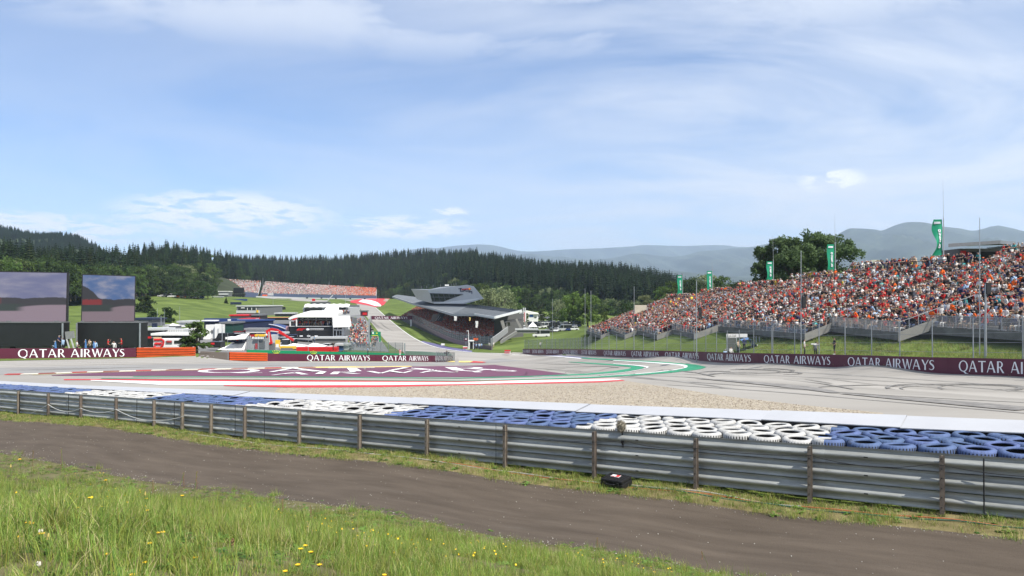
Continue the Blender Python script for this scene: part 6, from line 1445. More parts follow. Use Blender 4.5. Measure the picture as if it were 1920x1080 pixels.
# red knuckle-boom crane
cr = empty('loading_crane', V(507, 657, 188), 'red folding crane boom raised over the paddock yard', 'crane')
mb = MB(); mb.bar(V(508, 645, 188), V(502, 619, 188), 0.8, 0.8); mb.build('mast', m_rpanel, cr)
mb = MB(); mb.prism([V(501.5, 618, 188), V(508, 615, 188), V(519, 617, 188), V(533, 625.5, 188), V(531.5, 629, 188), V(516, 622.5, 188), V(503, 622, 188)], (0, 0.6, 0)); mb.build('boom', m_rpanel, cr)
mb = MB(); mb.bar(V(531.5, 627, 188.1), V(551, 638.5, 188.1), 0.45, 0.5); mb.build('boom_extension', m_rpanel, cr)
mb = MB(); mb.tube(V(505, 642, 187.6), V(504, 622, 187.6), 0.16, n=7); mb.tube(V(507, 621, 187.6), V(522, 622.5, 187.6), 0.14, n=7); mb.build('ram', m_lgrey, cr)
mb = MB(); mb.tube(V(497.5, 628, 187), V(499.5, 628, 187.4), 0.3, n=10); mb.build('hose_reel', m_white, cr)
mb = MB(); mb.box(V(508, 650, 188.4), (1.6, 1.2, 1.6)); mb.build('base', m_dgrey, cr)
block('yellow_cabinet', 'yellow and white cabinet beside the crane mast', 'cabinet', 516.5, 524, 637.5, 651, 185, 0.8, m_ypanel, None, None, [('white_front', 517.5, 523, 645, 651, 184.9, 0.06, m_white)])
block('yellow_truck_bed', 'yellow flat truck bed behind the green barrier', 'truck bed', 525, 552, 649.5, 654.5, 184, 2, m_ypanel, None, None, [('dark_side', 527, 549, 652.5, 656, 183.8, 0.1, m_dgrey)])
block('red_trailer', 'long red low trailer behind the green barrier', 'trailer', 556, 631.5, 651, 660, 182, 2.4, m_rpanel, None)
block('blue_skip', 'small blue container right of the red trailer', 'skip', 632, 642.5, 648, 657.5, 186, 2, M('steel_blue', (0.03, 0.07, 0.16)), m_lgrey)
for (px0, px1, y0, y1, D, lb) in ((530, 570, 643.5, 650, 190, 'left white pagoda tent behind the red trailer'), (571, 606, 642.5, 650.5, 193, 'right white pagoda tent behind the red trailer')):
    a_, b_, c_ = V(px0, y1, D), V(px1, y1, D), V((px0+px1)/2, y0, D+2); mb = MB(); mb.add([a_, b_, b_+Vector((0, 5, 0)), a_+Vector((0, 5, 0)), c_], ((0, 1, 4), (1, 2, 4), (2, 3, 4), (3, 0, 4))); tag(mb.build('tent_roof', m_wtent), lb, 'tent', 'white tents in the yard')
# green barrier with yellow crowns
gb = empty('green_barrier', V(560, 664, 150), 'green barrier with yellow crown emblems behind the inner boards', 'barrier'); Wg = Wall([(462, 662.5, 140), (560, 664.3, 148), (654, 666, 158), (760, 668.5, 172)])
mb = MB(); Wg.slab(mb, 0.1, Wg.s[-1]-0.1, -0.6, 0.62, -0.1, 0); mb.build('panel', m_gpanel, gb)
def crown(px):
    s = Wg.s_of(px); mb = MB()
    for k, (dx, h) in enumerate(((-0.7, 0.40), (-0.35, 0.52), (0, 0.58), (0.35, 0.52), (0.7, 0.40))):
        mb.bar(Wg.at(s+dx*0.55, 0.15, 0.03), Wg.at(s+dx, h, 0.03), 0.10, 0.04); p = Wg.at(s+dx, h+0.06, 0.03); mb.ball(p, 0.08, 6, 4)
    mb.bar(Wg.at(s-0.5, 0.10, 0.03), Wg.at(s+0.5, 0.10, 0.03), 0.04, 0.12); mb.build('crown_emblem', M('crown_yellow', (0.55, 0.60, 0.06)), gb)
crown(518); crown(588)
# media centre: curved white roof, glazed terrace full of guests, black wall
mc = empty('media_centre', V(583, 634, 255), 'white media centre with a curved roof above a black branded wall', 'building')
mb = MB(); pbox(mb, 541.5, 622.5, 612.5, 634, 254, 14); mb.build('black_wall', m_black, mc)
mb = MB(); mb.prism([V(552, 625.5, 253.9), V(612, 622.3, 253.9), V(612, 633.6, 253.9), V(552, 633.6, 253.9)], (0, 0.05, 0)); mb.build('grey_graphic', M('graphic_grey', (0.05, 0.05, 0.055)), mc)
mb = MB(); mb.prism([V(555.5, 619.6, 253.8), V(559, 615.6, 253.8), V(573.5, 615.0, 253.8), V(572.4, 616.9, 253.8), V(562, 617.4, 253.8), V(559.8, 619.8, 253.8)], (0, 0.05, 0)); mb.prism([V(561, 619.8, 253.8), V(563, 617.9, 253.8), V(569, 617.6, 253.8), V(567, 619.4, 253.8)], (0, 0.05, 0)); mb.build('red_emblem', m_rpanel, mc)
mb = MB(); mb.ball(V(577, 617.5, 253.8), (0.55, 0.05, 0.38), 10, 6)
for k in range(14): pbox(mb, 581+1.9*k, 582.3+1.9*k, 615.6, 616.6, 253.8, 0.04)
for k in range(14): pbox(mb, 581+1.9*k, 582.2+1.9*k, 617.8, 618.7, 253.8, 0.04)
for k in range(3): pbox(mb, 562+14*k, 568+14*k, 629, 631, 253.8, 0.04)
mb.build('white_lettering', m_letter2, mc)
mb = MB(); pbox(mb, 543, 623, 611.4, 612.4, 253.6, 14.2); mb.build('terrace_floor', m_lgrey, mc)
mb = MB(); pbox(mb, 558, 622.5, 595.5, 611, 258, 0.3); mb.build('glazing', m_dglass, mc)
for px in (557.5, 567, 577, 592, 611.5, 622): mb = MB(); pbox(mb, px, px+1.4, 595, 611, 257.7, 0.25); mb.build('mullion', m_white, mc)
mb = MB(); pbox(mb, 558, 622, 599, 599.8, 257.7, 0.2); mb.build('transom', m_white, mc)
rf = [V(540, 597.5, 252.5), V(544, 594.5, 252.5), V(551, 591, 252.5), V(560, 588.6, 252.5), V(575, 588.2, 252.5), V(622.5, 587.5, 252.5), V(624.5, 590, 252.5), V(624, 595.2, 252.5), V(560, 594.8, 252.5), V(551, 596.6, 252.5), V(543, 599.5, 252.5)]
mb = MB(); mb.prism(rf, (0, 15, 0.8)); mb.build('roof', m_wtent, mc)
for px in (555, 543): mb = MB(); pbox(mb, px, px+2, 598, 612, 253, 0.4); mb.build('column', m_white, mc)
mb = MB(); mb.prism([V(623.5, 593.2, 253), V(649, 592.6, 253), V(651.5, 613, 250), V(624.5, 613.5, 250)], (0, 6, 0)); mb.build('side_awning', m_wtent, mc)
mb = MB(); pbox(mb, 624.5, 646, 613.6, 632, 252, 8); mb.build('white_wing', m_white, mc)
for (x0, x1, y0, y1) in ((626.5, 632.5, 614.5, 617.5), (634, 641, 614.5, 617.5), (626, 630, 619.5, 629.5), (632, 636, 620, 629), (637, 640.5, 620, 629)): mb = MB(); pbox(mb, x0, x1, y0, y1, 251.9, 0.06); mb.build('window', m_dglass, mc)
# hospitality roofs behind
hr = empty('pit_building', V(612, 585, 380), 'white roofed hospitality building behind the media centre', 'building')
mb = MB(); pbox(mb, 568, 653, 577, 592, 380, 30, 0); mb.build('body', m_lgrey, hr)
mb = MB(); pbox(mb, 571, 604, 578, 584, 379.8, 0.2); mb.build('window_band', m_dglass, hr)
mb = MB(); pbox(mb, 631, 648, 576.8, 580, 379.8, 0.2); mb.build('window_band', m_dglass, hr)
for k in range(7): mb = MB(); x = 570+12*k; mb.prism([V(x, 576.8, 378), V(x+6, 575.6, 378), V(x+12, 576.8, 378), V(x+14, 572.2, 402), V(x+8, 571.0, 402), V(x+2, 572.2, 402)], (0, 0, 0.5)); mb.build('roof_bay', m_wtent, hr)
mb = MB(); mb.prism([V(606, 584, 360), V(630, 583, 360), V(630, 574.5, 366), V(612, 575.5, 366)], (0, 6, 0)); mb.build('white_canopy', m_wtent, hr)
block('black_roof_unit', 'dark flat unit above the hospitality roofs', 'unit', 583, 613, 567.5, 571, 440, 8, m_dgrey, m_dgrey)
block('pit_exit_sign', 'dark board at the pit exit right of the white roofs', 'sign', 654.5, 673.5, 572.2, 576.4, 440, 1, m_dgrey)
block('red_light_board', 'dark red light panel above the pit lane', 'light panel', 676, 689, 584, 592.5, 360, 1, m_board2, m_dgrey, None, [('red_panel', 680, 688, 586, 590.5, 359.8, 0.1, m_rpanel), ('post', 681.5, 682.8, 592.5, 610, 360.2, 0.4, m_pole)])
ck = empty('clock_frame', V(705, 641, 240), 'green frame with a white clock at the end of the pit lane', 'clock'); mb = MB(); pbox(mb, 694.5, 713.5, 622, 630.5, 240, 0.6); mb.build('beam', m_gpanel, ck)
for px in (693, 711): mb = MB(); pbox(mb, px, px+2.6, 622, 641, 240.1, 0.5); mb.build('post', m_gpanel, ck)
mb = MB(); mb.tube(V(699.5, 624.5, 239.95), V(699.5, 624.5, 239.8), 0.28, n=14); mb.build('clock_face', m_white, ck)
mb = MB(); pbox(mb, 697, 709, 628.4, 629.6, 239.9, 0.08); mb.ball(V(706.5, 625, 239.8), (0.3, 0.06, 0.22), 6, 4); mb.build('lettering', M('crown_yellow'), ck)
block('paddock_ramp', 'long grey ramp wall behind the red trailer', 'wall', 586, 646, 635, 643, 205, 1.5, M('ramp_grey', (0.16, 0.16, 0.15)), m_lgrey)
block('light_tower', 'stout grey mast at the pit wall', 'mast', 690.8, 693.6, 598, 655, 178, 0.35, m_pole, None, None, [('black_equipment', 693.6, 696, 610, 628, 178, 0.4, m_dark), ('crossbar', 681, 704, 650.5, 651.5, 177.9, 0.2, m_pole), ('black_arm', 695, 700, 617, 619.5, 178, 0.3, m_dark)])
Wp = Wall([(642, 664, 176), (700, 664, 178), (757, 664, 184)])
catch_fence(Wp, 0.3, Wp.s[-1]-0.3, 2.2, 2.7, 0, 'pit exit fence panels with close posts behind the inner boards', 'catch fences of the corner', m_net2, 0.05)
Wq = Wall([(757, 665.5, 184), (800, 667, 182), (846, 671, 180)])
o = empty('green_barrier', Wq.at(Wq.s[-1]/2), 'pale green low barrier behind the tip of the inner wall', 'barrier'); mb = MB(); Wq.slab(mb, 0, Wq.s[-1], -0.5, 0.9, -0.1, 0); mb.build('panel', M('sage_panel', (0.16, 0.24, 0.20)), o)
block('tall_post', 'tall grey post at the right end of the pit fence', 'post', 757.3, 760, 643.5, 668, 183, 0.3, m_pole)
nf = Wall([(815, 677, 160), (835, 677, 167), (850.5, 676.6, 176)]); catch_fence(nf, 0.2, nf.s[-1]-0.2, 1.6, 1.9, 0.25, 'short netting fence at the tip of the inner wall', 'catch fences of the corner', m_net2, 0.05, (1.0, 1.8))
person(837.5, 172, 'lean', 1, 'black', 'black cap', 'dark trousers', 0.2, 'camera operator in black at the tip of the inner wall', lift=0.7)
mb = MB(); p = V(836, 662, 171); mb.box(p, (0.7, 0.35, 0.4)); mb.tube(p+Vector((0.3, -0.1, 0)), p+Vector((0.8, -0.1, 0.2)), 0.16, n=8); tag(mb.build('video_camera', m_dark), 'black video camera on the tip of the inner wall', 'camera')
person(750, 166, 'stand', 2, 'pink', 'red cap', 'white trousers', 0, 'person in pale top with a red cap behind the middle maroon board', lift=0.3)
person(690, 160, 'stand', 1, 'light blue', 'dark hair', 'dark trousers', 2.0, 'person in pale blue below the grey mast', lift=0.4)
person(590, 176, 'stand', 2, 'light blue', 'dark hair', 'blue jeans', -0.8, 'person in pale blue standing high on the red trailer', z=V(590, 644, 176).z)
person(625, 181, 'stand', 0, 'black', 'dark hair', 'dark trousers', -0.8, 'person in black behind the right end of the red trailer', z=V(625, 657, 181).z)
# lean poles in the paddock
for k, (px, D, yt, yb, r, lb) in enumerate(((578, 150, 626, 662, 0.05, 'thin post in front of the red trailer'), (427, 178, 624, 655, 0.05, 'thin post before the large white awning'), (631, 205, 620, 650, 0.05, 'thin post before the white wing'), (416.5, 190, 609, 655, 0.10, 'grey lamp mast left of the white awning'), (295, 215, 578, 615, 0.06, 'left thin lamp mast at the foot of the hill'), (308, 212, 580, 612, 0.06, 'second thin lamp mast at the foot of the hill'), (302, 200, 592, 610, 0.10, 'yellowish short post at the foot of the hill'), (337, 260, 575, 604, 0.07, 'thin lamp mast left of the leafy tree'), (512, 560, 545, 575, 0.1, 'thin pole on the far field'), (648, 470, 550, 575, 0.12, 'thin pole by the first corner'), (709, 520, 555, 590, 0.10, 'thin pole beside the red run-off'))):
    mast(px, D, yt, yb, r, lb)
# slanted light boom
mb = MB(); mb.bar(V(607, 571, 450), V(624, 553.5, 450), 0.5); tag(mb.build('boom_arm', m_lgrey), 'grey slanted boom arm above the hospitality roofs', 'boom')
# people of the pit lane and terraces: a mass too small to count
CR_P = variety(['stand'], 26, 0, {'white': 16, 'teal': 14, 'black': 28, 'red': 12, 'grey': 8, 'light blue': 10, 'navy': 8, 'beige': 8, 'orange': 3}); pts = []; rots = []
def fill(px0, px1, y0, y1, D, n, ter=None):
    for _ in range(n):
        px = pr.uniform(px0, px1); py = pr.uniform(y0, y1)
        if ter is None: q = GP(px, py)
        else: q = V(px, ter, D+pr.uniform(0, 4))
        pts.append(tuple(q)); rots.append((0, 0, pr.uniform(-3.1, 3.1)))
fill(652, 686, 602, 640, 0, 210); fill(646, 690, 612, 632, 0, 110); fill(655, 706, 640, 652, 0, 80); fill(696, 710, 630, 642, 0, 30)
fill(552, 622, 0, 0, 254.2, 70, 611.2); fill(628, 655, 0, 0, 366, 70, 588); fill(650, 664, 600, 612, 0, 50)
fill(474, 486, 0, 0, 391, 8, 587)
scatter('crowd', pts, rots, np.ones((len(pts), 3)), [pr.randrange(26) for _ in pts], [q[0] for q in CR_P], None, 'crowd of guests and crews in the pit lane and on the terraces', 'crowd')
mb = MB(); pts2 = [(646+4*k+pr.uniform(-1, 1), 622+pr.uniform(0, 6)) for k in range(9)]

# ---------------------------------------------------------------- far stands at the first corner
def far_stand(front, D, rise, dep, label, shares, split):
    A = [V(px, py, d) for px, py, d in front]; back = [V(px, py, d) for px, py, d in rise]
    o = empty('far_grandstand', (A[0]+A[-1])/2, label, 'grandstand', 'stands at the first corner')
    for r in range(12):
        mb = MB()
        for k in range(len(A)-1):
            a_, b_ = A[k].lerp(back[k], r/12), A[k+1].lerp(back[k+1], r/12); c_, d_ = A[k+1].lerp(back[k+1], (r+1)/12), A[k].lerp(back[k], (r+1)/12)
            c_ = Vector((c_.x, c_.y, b_.z)); d_ = Vector((d_.x, d_.y, a_.z)); mb.prism([a_, b_, c_, d_], (0, 0, -1.5))
        mb.build('step', m_lgrey, o)
    mb = MB()
    for k in range(len(A)-1): mb.prism([A[k]+Vector((0, -0.6, 0.6)), A[k+1]+Vector((0, -0.6, 0.6)), A[k+1]+Vector((0, -0.6, -4.5)), A[k]+Vector((0, -0.6, -4.5))], (0, 0.5, 0))
    mb.build('front_wall', m_navy if False else M('slate_blue_wall', (0.055, 0.075, 0.13)), o)
    P_, R_2, I_ = [], [], []
    for r in range(26):
        for k in range(len(A)-1):
            L = (A[k+1]-A[k]).length
            for i in range(int(L/0.72)):
                if pr.random() < 0.88:
                    t = (i+pr.random())*0.72/L; s = (r+0.6)/26; q = A[k].lerp(A[k+1], t).lerp(back[k].lerp(back[k+1], t), s); q.z += 0.1
                    P_.append(tuple(q)); R_2.append((0, 0, pr.uniform(-1.2, 1.2))); px = 960+FPX*q.x/q.y
                    f_ = min(1, max(0, (px-split[0])/(split[1]-split[0]))); 
                    g_2 = 0.5+0.5*math.sin(px*0.14+r*0.3); I_.append(pr.randrange(40) if pr.random() > f_*(0.6+0.35*g_2) else 40+pr.randrange(20))
    return P_, R_2, I_
FA = variety(['sit'], 40, 0, {'white': 48, 'pink': 14, 'red': 6, 'black': 10, 'orange': 5, 'grey': 22, 'light blue': 6, 'beige': 8}); FB = variety(['sit'], 20, 0, {'orange': 80, 'red': 20, 'white': 8})
p1, r1, i1 = far_stand([(440, 547, 760), (484, 551, 770)], 0, [(404, 524.5, 800), (489.5, 528.5, 815)], 0, 'left far stand at the first corner, cut by the forest edge', None, (380, 900))
p2, r2, i2 = far_stand([(489, 551.5, 775), (560, 553, 790), (640, 554.5, 815), (706, 556, 835)], 0, [(497, 529.5, 815), (578, 535, 830), (640, 538, 850), (706.5, 541.8, 865)], 0, 'right far stand at the first corner, bright orange at its right end', None, (600, 700))
scatter('crowd', p1+p2, r1+r2, np.full((len(p1+p2), 3), 1.25), i1+i2, [q[0] for q in FA]+[q[0] for q in FB], None, 'far crowd in white, pink and orange filling the first corner stands', 'crowd')
for k, px in enumerate((493, 617, 645, 674, 706)):
    mast(px, 838, 520+10*k*0.8 if k else 521, 552, 0.3, 'pale pole %s behind the far stands' % ('first', 'second', 'third', 'fourth', 'rightmost')[k])
block('far_screen', 'black screen tower in front of the far stands', 'screen', 437.5, 456.5, 539.5, 550.5, 640, 2, m_black, None, None, [('lower_panel', 435.5, 458, 551.5, 555.5, 640, 2, m_black), ('leg', 441, 442, 550, 562, 641, 0.5, m_pole), ('leg', 452, 453, 550, 562, 641, 0.5, m_pole)])
block('far_canopy', 'white flat canopy at the left of the far screen', 'canopy', 410, 428, 547, 556, 600, 8, m_dgrey, m_white, None, [('white_band', 410, 428, 550, 553, 599.5, 0.3, m_lgrey)])
block('blue_barrier', 'low dark blue barrier wall below the far screen', 'barrier', 430, 463, 560.5, 564, 560, 1, m_navy)
block('blue_barrier', 'dark blue sloping barrier below the far conifer', 'barrier', 432, 452, 566.5, 571, 500, 1, m_dnavy)
block('far_cabins', 'grey cabins below the white flat canopy', 'cabin', 398, 414, 557, 564, 560, 5, m_lgrey, m_lgrey)
block('orange_block', 'small orange barrier block on the outer track', 'barrier', 492, 500, 552.5, 555, 700, 2, m_orange)
block('white_block', 'small pale vehicle beside the orange barrier block', 'vehicle', 502, 511, 549.5, 554, 705, 3, m_lgrey)
block('red_sign', 'small red sign on the grass by the outer track', 'sign', 585, 591, 560, 564.5, 620, 0.5, m_rpanel)
for k in range(7): block('tyre_bundle', 'dark tyre bundle along the far blue wall, %s from the left' % ordinal(k), 'tyre bundle', 520+27*k, 523+27*k, 556.6+0.4*k, 558.8+0.4*k, 745, 1.5, m_rub, None, 'tyre bundles along the far wall')
wbar = Wall([(480, 557, 735), (580, 560, 748), (706, 562, 770)]); o = empty('white_barrier', wbar.at(30), 'long pale barrier in front of the far blue wall', 'barrier'); mb = MB(); wbar.slab(mb, 0, wbar.s[-1], -0.3, 1.0, -0.2, 0, 0, 10); mb.build('panel', m_lgrey, o)

# ---------------------------------------------------------------- car park, warehouse and pagoda in the middle
def car_parts(kind):
    L, Wd, Hb, Hr = (4.4, 1.8, 0.85, 1.45) if kind == 'car' else (5.6, 2.05, 1.15, 2.45); b = MB(); x = L/2; y = Wd/2
    prof = [(-x, 0.35), (-x, 0.62), (-x+0.15, 0.80), (-x+1.1, 0.92), (x-0.6, 0.95), (x, 0.85), (x, 0.35)] if kind == 'car' else [(-x, 0.4), (-x, 0.9), (-x+0.9, 1.15), (x, 1.25), (x, 0.4)]
    b.prism([(px, -y, pz) for px, pz in prof], (0, Wd, 0)); c = MB()
    cab = [(-x+1.0, 0.91), (-x+1.75, Hr), (x-1.0, Hr), (x-0.25, 0.95)] if kind == 'car' else [(-x+0.85, 1.14), (-x+1.5, Hr), (x-0.03, Hr), (x-0.03, 1.24)]
    c.prism([(px, -y*0.86, pz) for px, pz in cab], (0, Wd*0.86, 0)); r = MB()
    r.prism([(cab[1][0]-0.05, -y*0.87, Hr-0.06), (cab[1][0], -y*0.87, Hr+0.03), (cab[2][0], -y*0.87, Hr+0.03), (cab[2][0]+0.1, -y*0.87, Hr-0.06)], (0, Wd*0.87, 0))
    for px in (cab[1][0]+0.9, ): r.box((px, 0, (Hr+0.95)/2), (0.10, Wd*0.875, Hr-0.95))
    w = MB(); w.tube((0, -0.1, 0), (0, 0.1, 0), 0.33, n=12)
    return b, c, r, w, L, Wd
cols = {'white': (0.72, 0.72, 0.71), 'silver': (0.45, 0.46, 0.48), 'black': (0.015, 0.015, 0.017), 'dark blue': (0.02, 0.04, 0.12), 'grey': (0.16, 0.165, 0.17), 'red': (0.4, 0.02, 0.02), 'orange': (0.6, 0.13, 0.02), 'light blue': (0.12, 0.25, 0.4)}
carm = {}
for kind in ('car', 'van'):
    b, c, r, w, L, Wd = car_parts(kind)
    for cn, cc in cols.items():
        mt = M('car_paint_'+cn, cc, 0.25, 0.2, var=0.03, spec=0.6); carm[kind, cn] = (b.mesh('car_body', mt), c.mesh('car_glass', m_dglass), r.mesh('car_roof', mt), w.mesh('car_wheel', m_rub), L, Wd)
def car(px, D, kind, cn, rz, label, group):
    p = at(px, D); o = empty('parked_car' if kind == 'car' else 'parked_van', p, label, kind, group, rz); bm_, gm, rm, wm_, L, Wd = carm[kind, cn]
    link('body', bm_, o); link('windows', gm, o); link('roof', rm, o)
    for sx in (-1, 1):
        for sy in (-1, 1): link('wheel', wm_, o, (sx*L*0.31, sy*(Wd/2-0.1), 0.33))
cp_rows = [(262, 1014, 1024, 1), (300, 1028, 1074, 7), (318, 1040, 1078, 5), (345, 984, 1076, 13), (372, 986, 1078, 13), (402, 992, 1078, 12), (435, 1004, 1070, 9)]
for ri, (D, x0, x1, n) in enumerate(cp_rows):
    for k in range(n):
        px = x0+(x1-x0)*k/max(1, n-1)+pr.uniform(-1, 1); kind = 'van' if pr.random() < 0.22 else 'car'; cn = wpick(pr, {'white': 34, 'silver': 20, 'black': 16, 'dark blue': 6, 'grey': 14, 'red': 3})
        if ri == 0: kind, cn = 'van', 'white'
        car(px, D, kind, cn, pr.choice((0.1, 1.45))+pr.uniform(-.1, .1), 'white van parked beside the pagoda tent, nearest in the car park' if ri == 0 else '%s %s, %s from the left in %s of the car park' % (cn, kind, ordinal(k), ['', 'the nearest row', 'the second row', 'the third row', 'the fourth row', 'the fifth row', 'the back row'][ri]), 'vehicles in the car park')
hill_cars = [(302, 'white', 'car'), (310, 'grey', 'car'), (316, 'black', 'car'), (323, 'white', 'van'), (328.5, 'orange', 'van'), (335, 'silver', 'van'), (346.5, 'orange', 'van'), (354.5, 'white', 'car'), (361, 'white', 'car'), (367.5, 'white', 'car'), (374.5, 'dark blue', 'van')]
for k, (px, cn, kind) in enumerate(hill_cars):
    q = G(px, 556.5+(px-300)*0.05); p = at(px, q[1]); car(px, q[1], kind, cn, 0.1, '%s %s, %s from the left in the row on the hill below the forest' % (cn, kind, ordinal(k)), 'vehicles on the hill below the forest')
block('flatbed_with_arm', 'orange boom machine parked between the hill vehicles', 'machine', 331, 334, 553, 558, G(332, 558)[1], 2, m_orange)
wh = block('warehouse', 'white warehouse with low gable and blue sign by the car park', 'warehouse', 978, 1009, 589, 603, 395, 14, m_white, None, None, [('sign', 993, 999.5, 589.5, 594, 394.8, 0.1, M('sign_blue', (0.02, 0.11, 0.42))), ('dark_mark', 1002, 1006, 594.5, 596, 394.8, 0.1, m_dark)])
mb = MB(); mb.prism([V(973, 588.8, 394), V(985, 582.5, 394), V(1010, 587.5, 394), V(1010, 589, 394), V(973, 590, 394)], (0, 15, 0)); mb.build('gable_roof', m_wtent, wh)
for k, px in enumerate((981.3, 984.5)): mb = MB(); mb.tube(V(px, 600, 393), V(px, 577, 393), 0.35, n=8); tag(mb.build('chimney', m_lgrey), 'pale flue pipe beside the warehouse, %s of two' % ('left', 'right')[k], 'flue')
pg = empty('pagoda_tent', V(998.5, 618, 272), 'white pagoda tent with a tall peak at the car park edge', 'tent')
mb = MB(); mb.prism([V(990.5, 614, 272), V(1007.5, 614, 272), V(1007.5, 612.6, 272), V(990.5, 612.6, 272)], (0, 3.2, 0)); mb.build('valance', m_wtent, pg)
mb = MB(); c_ = V(999, 600, 273.5); lv = [(8.5, 612.6), (5.2, 609), (2.4, 606.5), (0.9, 604), (0.15, 601)]; vs = []
for hw, py in lv:
    z = V(0, py, 272).z; s_2 = hw/FPX*272
    vs += [(c_.x-s_2, 273.5-s_2, z), (c_.x+s_2, 273.5-s_2, z), (c_.x+s_2, 273.5+s_2, z), (c_.x-s_2, 273.5+s_2, z)]
fs = []
for k in range(4):
    for j in range(4): fs.append((k*4+j, k*4+(j+1) % 4, k*4+4+(j+1) % 4, k*4+4+j))
mb.add(vs, fs); mb.build('peak', m_wtent, pg)
for px in (991, 996, 1002, 1007): mb = MB(); mb.bar(V(px, 618, 272), V(px, 614, 272), 0.12); mb.build('post', m_white, pg)
# red and white pylon sign
block('pylon_sign', 'tall red and white pylon sign beside the covered stand', 'sign', 982.5, 986.5, 584.5, 604, 290, 0.5, m_white, None, None, [('red_half', 982.5, 984.3, 585.5, 603.5, 289.8, 0.1, M('faded_red', (0.45, 0.14, 0.15)))])
block('ramp_wall', 'curved grey ramp wall below the pagoda tent', 'wall', 968, 1007, 619, 625, 256, 1.0, M('ramp_pale', (0.17, 0.17, 0.16)), m_lgrey)
o = empty('ramp_wall', V(960, 630, 248), 'grey ramp wall running down towards the covered stand stairs', 'wall'); mb = MB(); mb.prism([V(968, 619.5, 256), V(968, 625, 256), V(938, 644, 236), V(938, 638, 236)], (0.5, 0.5, 0)); mb.build('panel', M('ramp_pale'), o)
block('green_banner_post', 'tiny turquoise sign among the far trees', 'sign', 1042.5, 1045, 584.5, 592, 430, 0.4, M('turquoise', (0.12, 0.42, 0.38)))

# more vehicles of the teams parked about the paddock
pv_ = [(270, 192, 'van', 'white'), (279, 196, 'van', 'black'), (331, 200, 'van', 'white'), (340, 205, 'car', 'silver'), (349, 190, 'van', 'white'), (356, 214, 'van', 'white'), (300, 208, 'car', 'grey'), (420, 222, 'van', 'black'), (425, 236, 'car', 'silver'), (438, 226, 'van', 'white'), (446, 238, 'van', 'red'), (541, 196, 'van', 'white'), (549, 204, 'car', 'black'), (536, 214, 'van', 'silver'), (612, 199, 'car', 'white'), (646, 196, 'car', 'grey'), (456, 246, 'car', 'white'), (466, 252, 'van', 'red'), (540, 240, 'van', 'dark blue'), (262, 205, 'car', 'white')]
for k, (px, D, kind, cn) in enumerate(sorted(pv_)):
    car(px, D, kind, cn, pr.choice((0.2, 1.3, 1.6, 0.0)), '%s %s parked in the paddock, %s paddock vehicle from the left' % (cn, kind, ordinal(k)), 'vehicles in the paddock')
for k, (px0, px1, y0, y1, D, mt, lb) in enumerate(((255, 264, 613, 619, 206, m_lgrey, 'pale box unit by the far dark shed'), (328, 341, 620, 628, 198, m_wtent, 'white box tent behind the bus roof'), (344, 360, 616, 626, 200, m_wtent, 'white box tent half hidden by the leafy tree'), (352, 364, 604, 612, 232, m_lgrey, 'grey box cabin above the leafy tree'), (377, 388, 618, 640, 228, m_wtent, 'tall white box left of the white truck cabs'), (437, 447, 606, 628, 262, m_dnavy, 'tall dark blue box left of the red stacked truck'), (472, 478, 600, 618, 285, m_rpanel, 'narrow red panel right of the red stacked truck'), (479, 487, 603, 617, 288, m_dgrey, 'dark tall unit left of the grey transporter'), (536, 542, 612, 633, 258, M('pinkish_panel', (0.42, 0.25, 0.27)), 'pinkish narrow panel at the left of the black wall'), (524, 534, 626, 640, 220, m_dgrey, 'dark unit below the right end of the arched tent'), (505, 516, 628, 642, 215, m_lgrey, 'grey unit right behind the crane mast'), (548, 556, 596, 606, 320, m_rpanel, 'small red unit behind the left end of the media centre'), (642, 650, 648, 656, 188, m_lgrey, 'pale unit right of the blue container'), (660, 667, 596, 606, 330, m_dgrey, 'dark grey slab in the pit lane'), (646, 652, 618, 630, 250, m_dgrey, 'dark opening right of the white wing'))):
    block('paddock_unit', lb, 'unit', px0, px1, y0, y1, D, 3, mt, m_lgrey if k % 3 == 0 else None)
# ---------------------------------------------------------------- vegetation
def leaf_mat(name, a, b, rnd=0.22, back=0.25):
    return M(name, a, 0.75, var=0.25, scale=0.35, col2=b, rnd=rnd, spec=0.15, backlit=back, detail=3)
m_needle = leaf_mat('conifer_needles', (0.012, 0.024, 0.010), (0.022, 0.038, 0.014), 0.35, 0.10)
m_needle2 = leaf_mat('larch_needles', (0.026, 0.044, 0.014), (0.040, 0.060, 0.018), 0.30, 0.15)
m_leaf1 = leaf_mat('dark_leaves', (0.026, 0.048, 0.013), (0.045, 0.074, 0.020))
m_leaf2 = leaf_mat('mid_leaves', (0.055, 0.095, 0.022), (0.085, 0.130, 0.030))
m_leaf3 = leaf_mat('pale_willow_leaves', (0.135, 0.165, 0.075), (0.190, 0.215, 0.105))
m_leaf4 = leaf_mat('bright_leaves', (0.085, 0.145, 0.028), (0.125, 0.185, 0.040), 0.12, 0.3)
m_bark = M('bark', (0.085, 0.065, 0.048), 0.9, var=0.3, scale=2)
vr = np.random.default_rng(31)
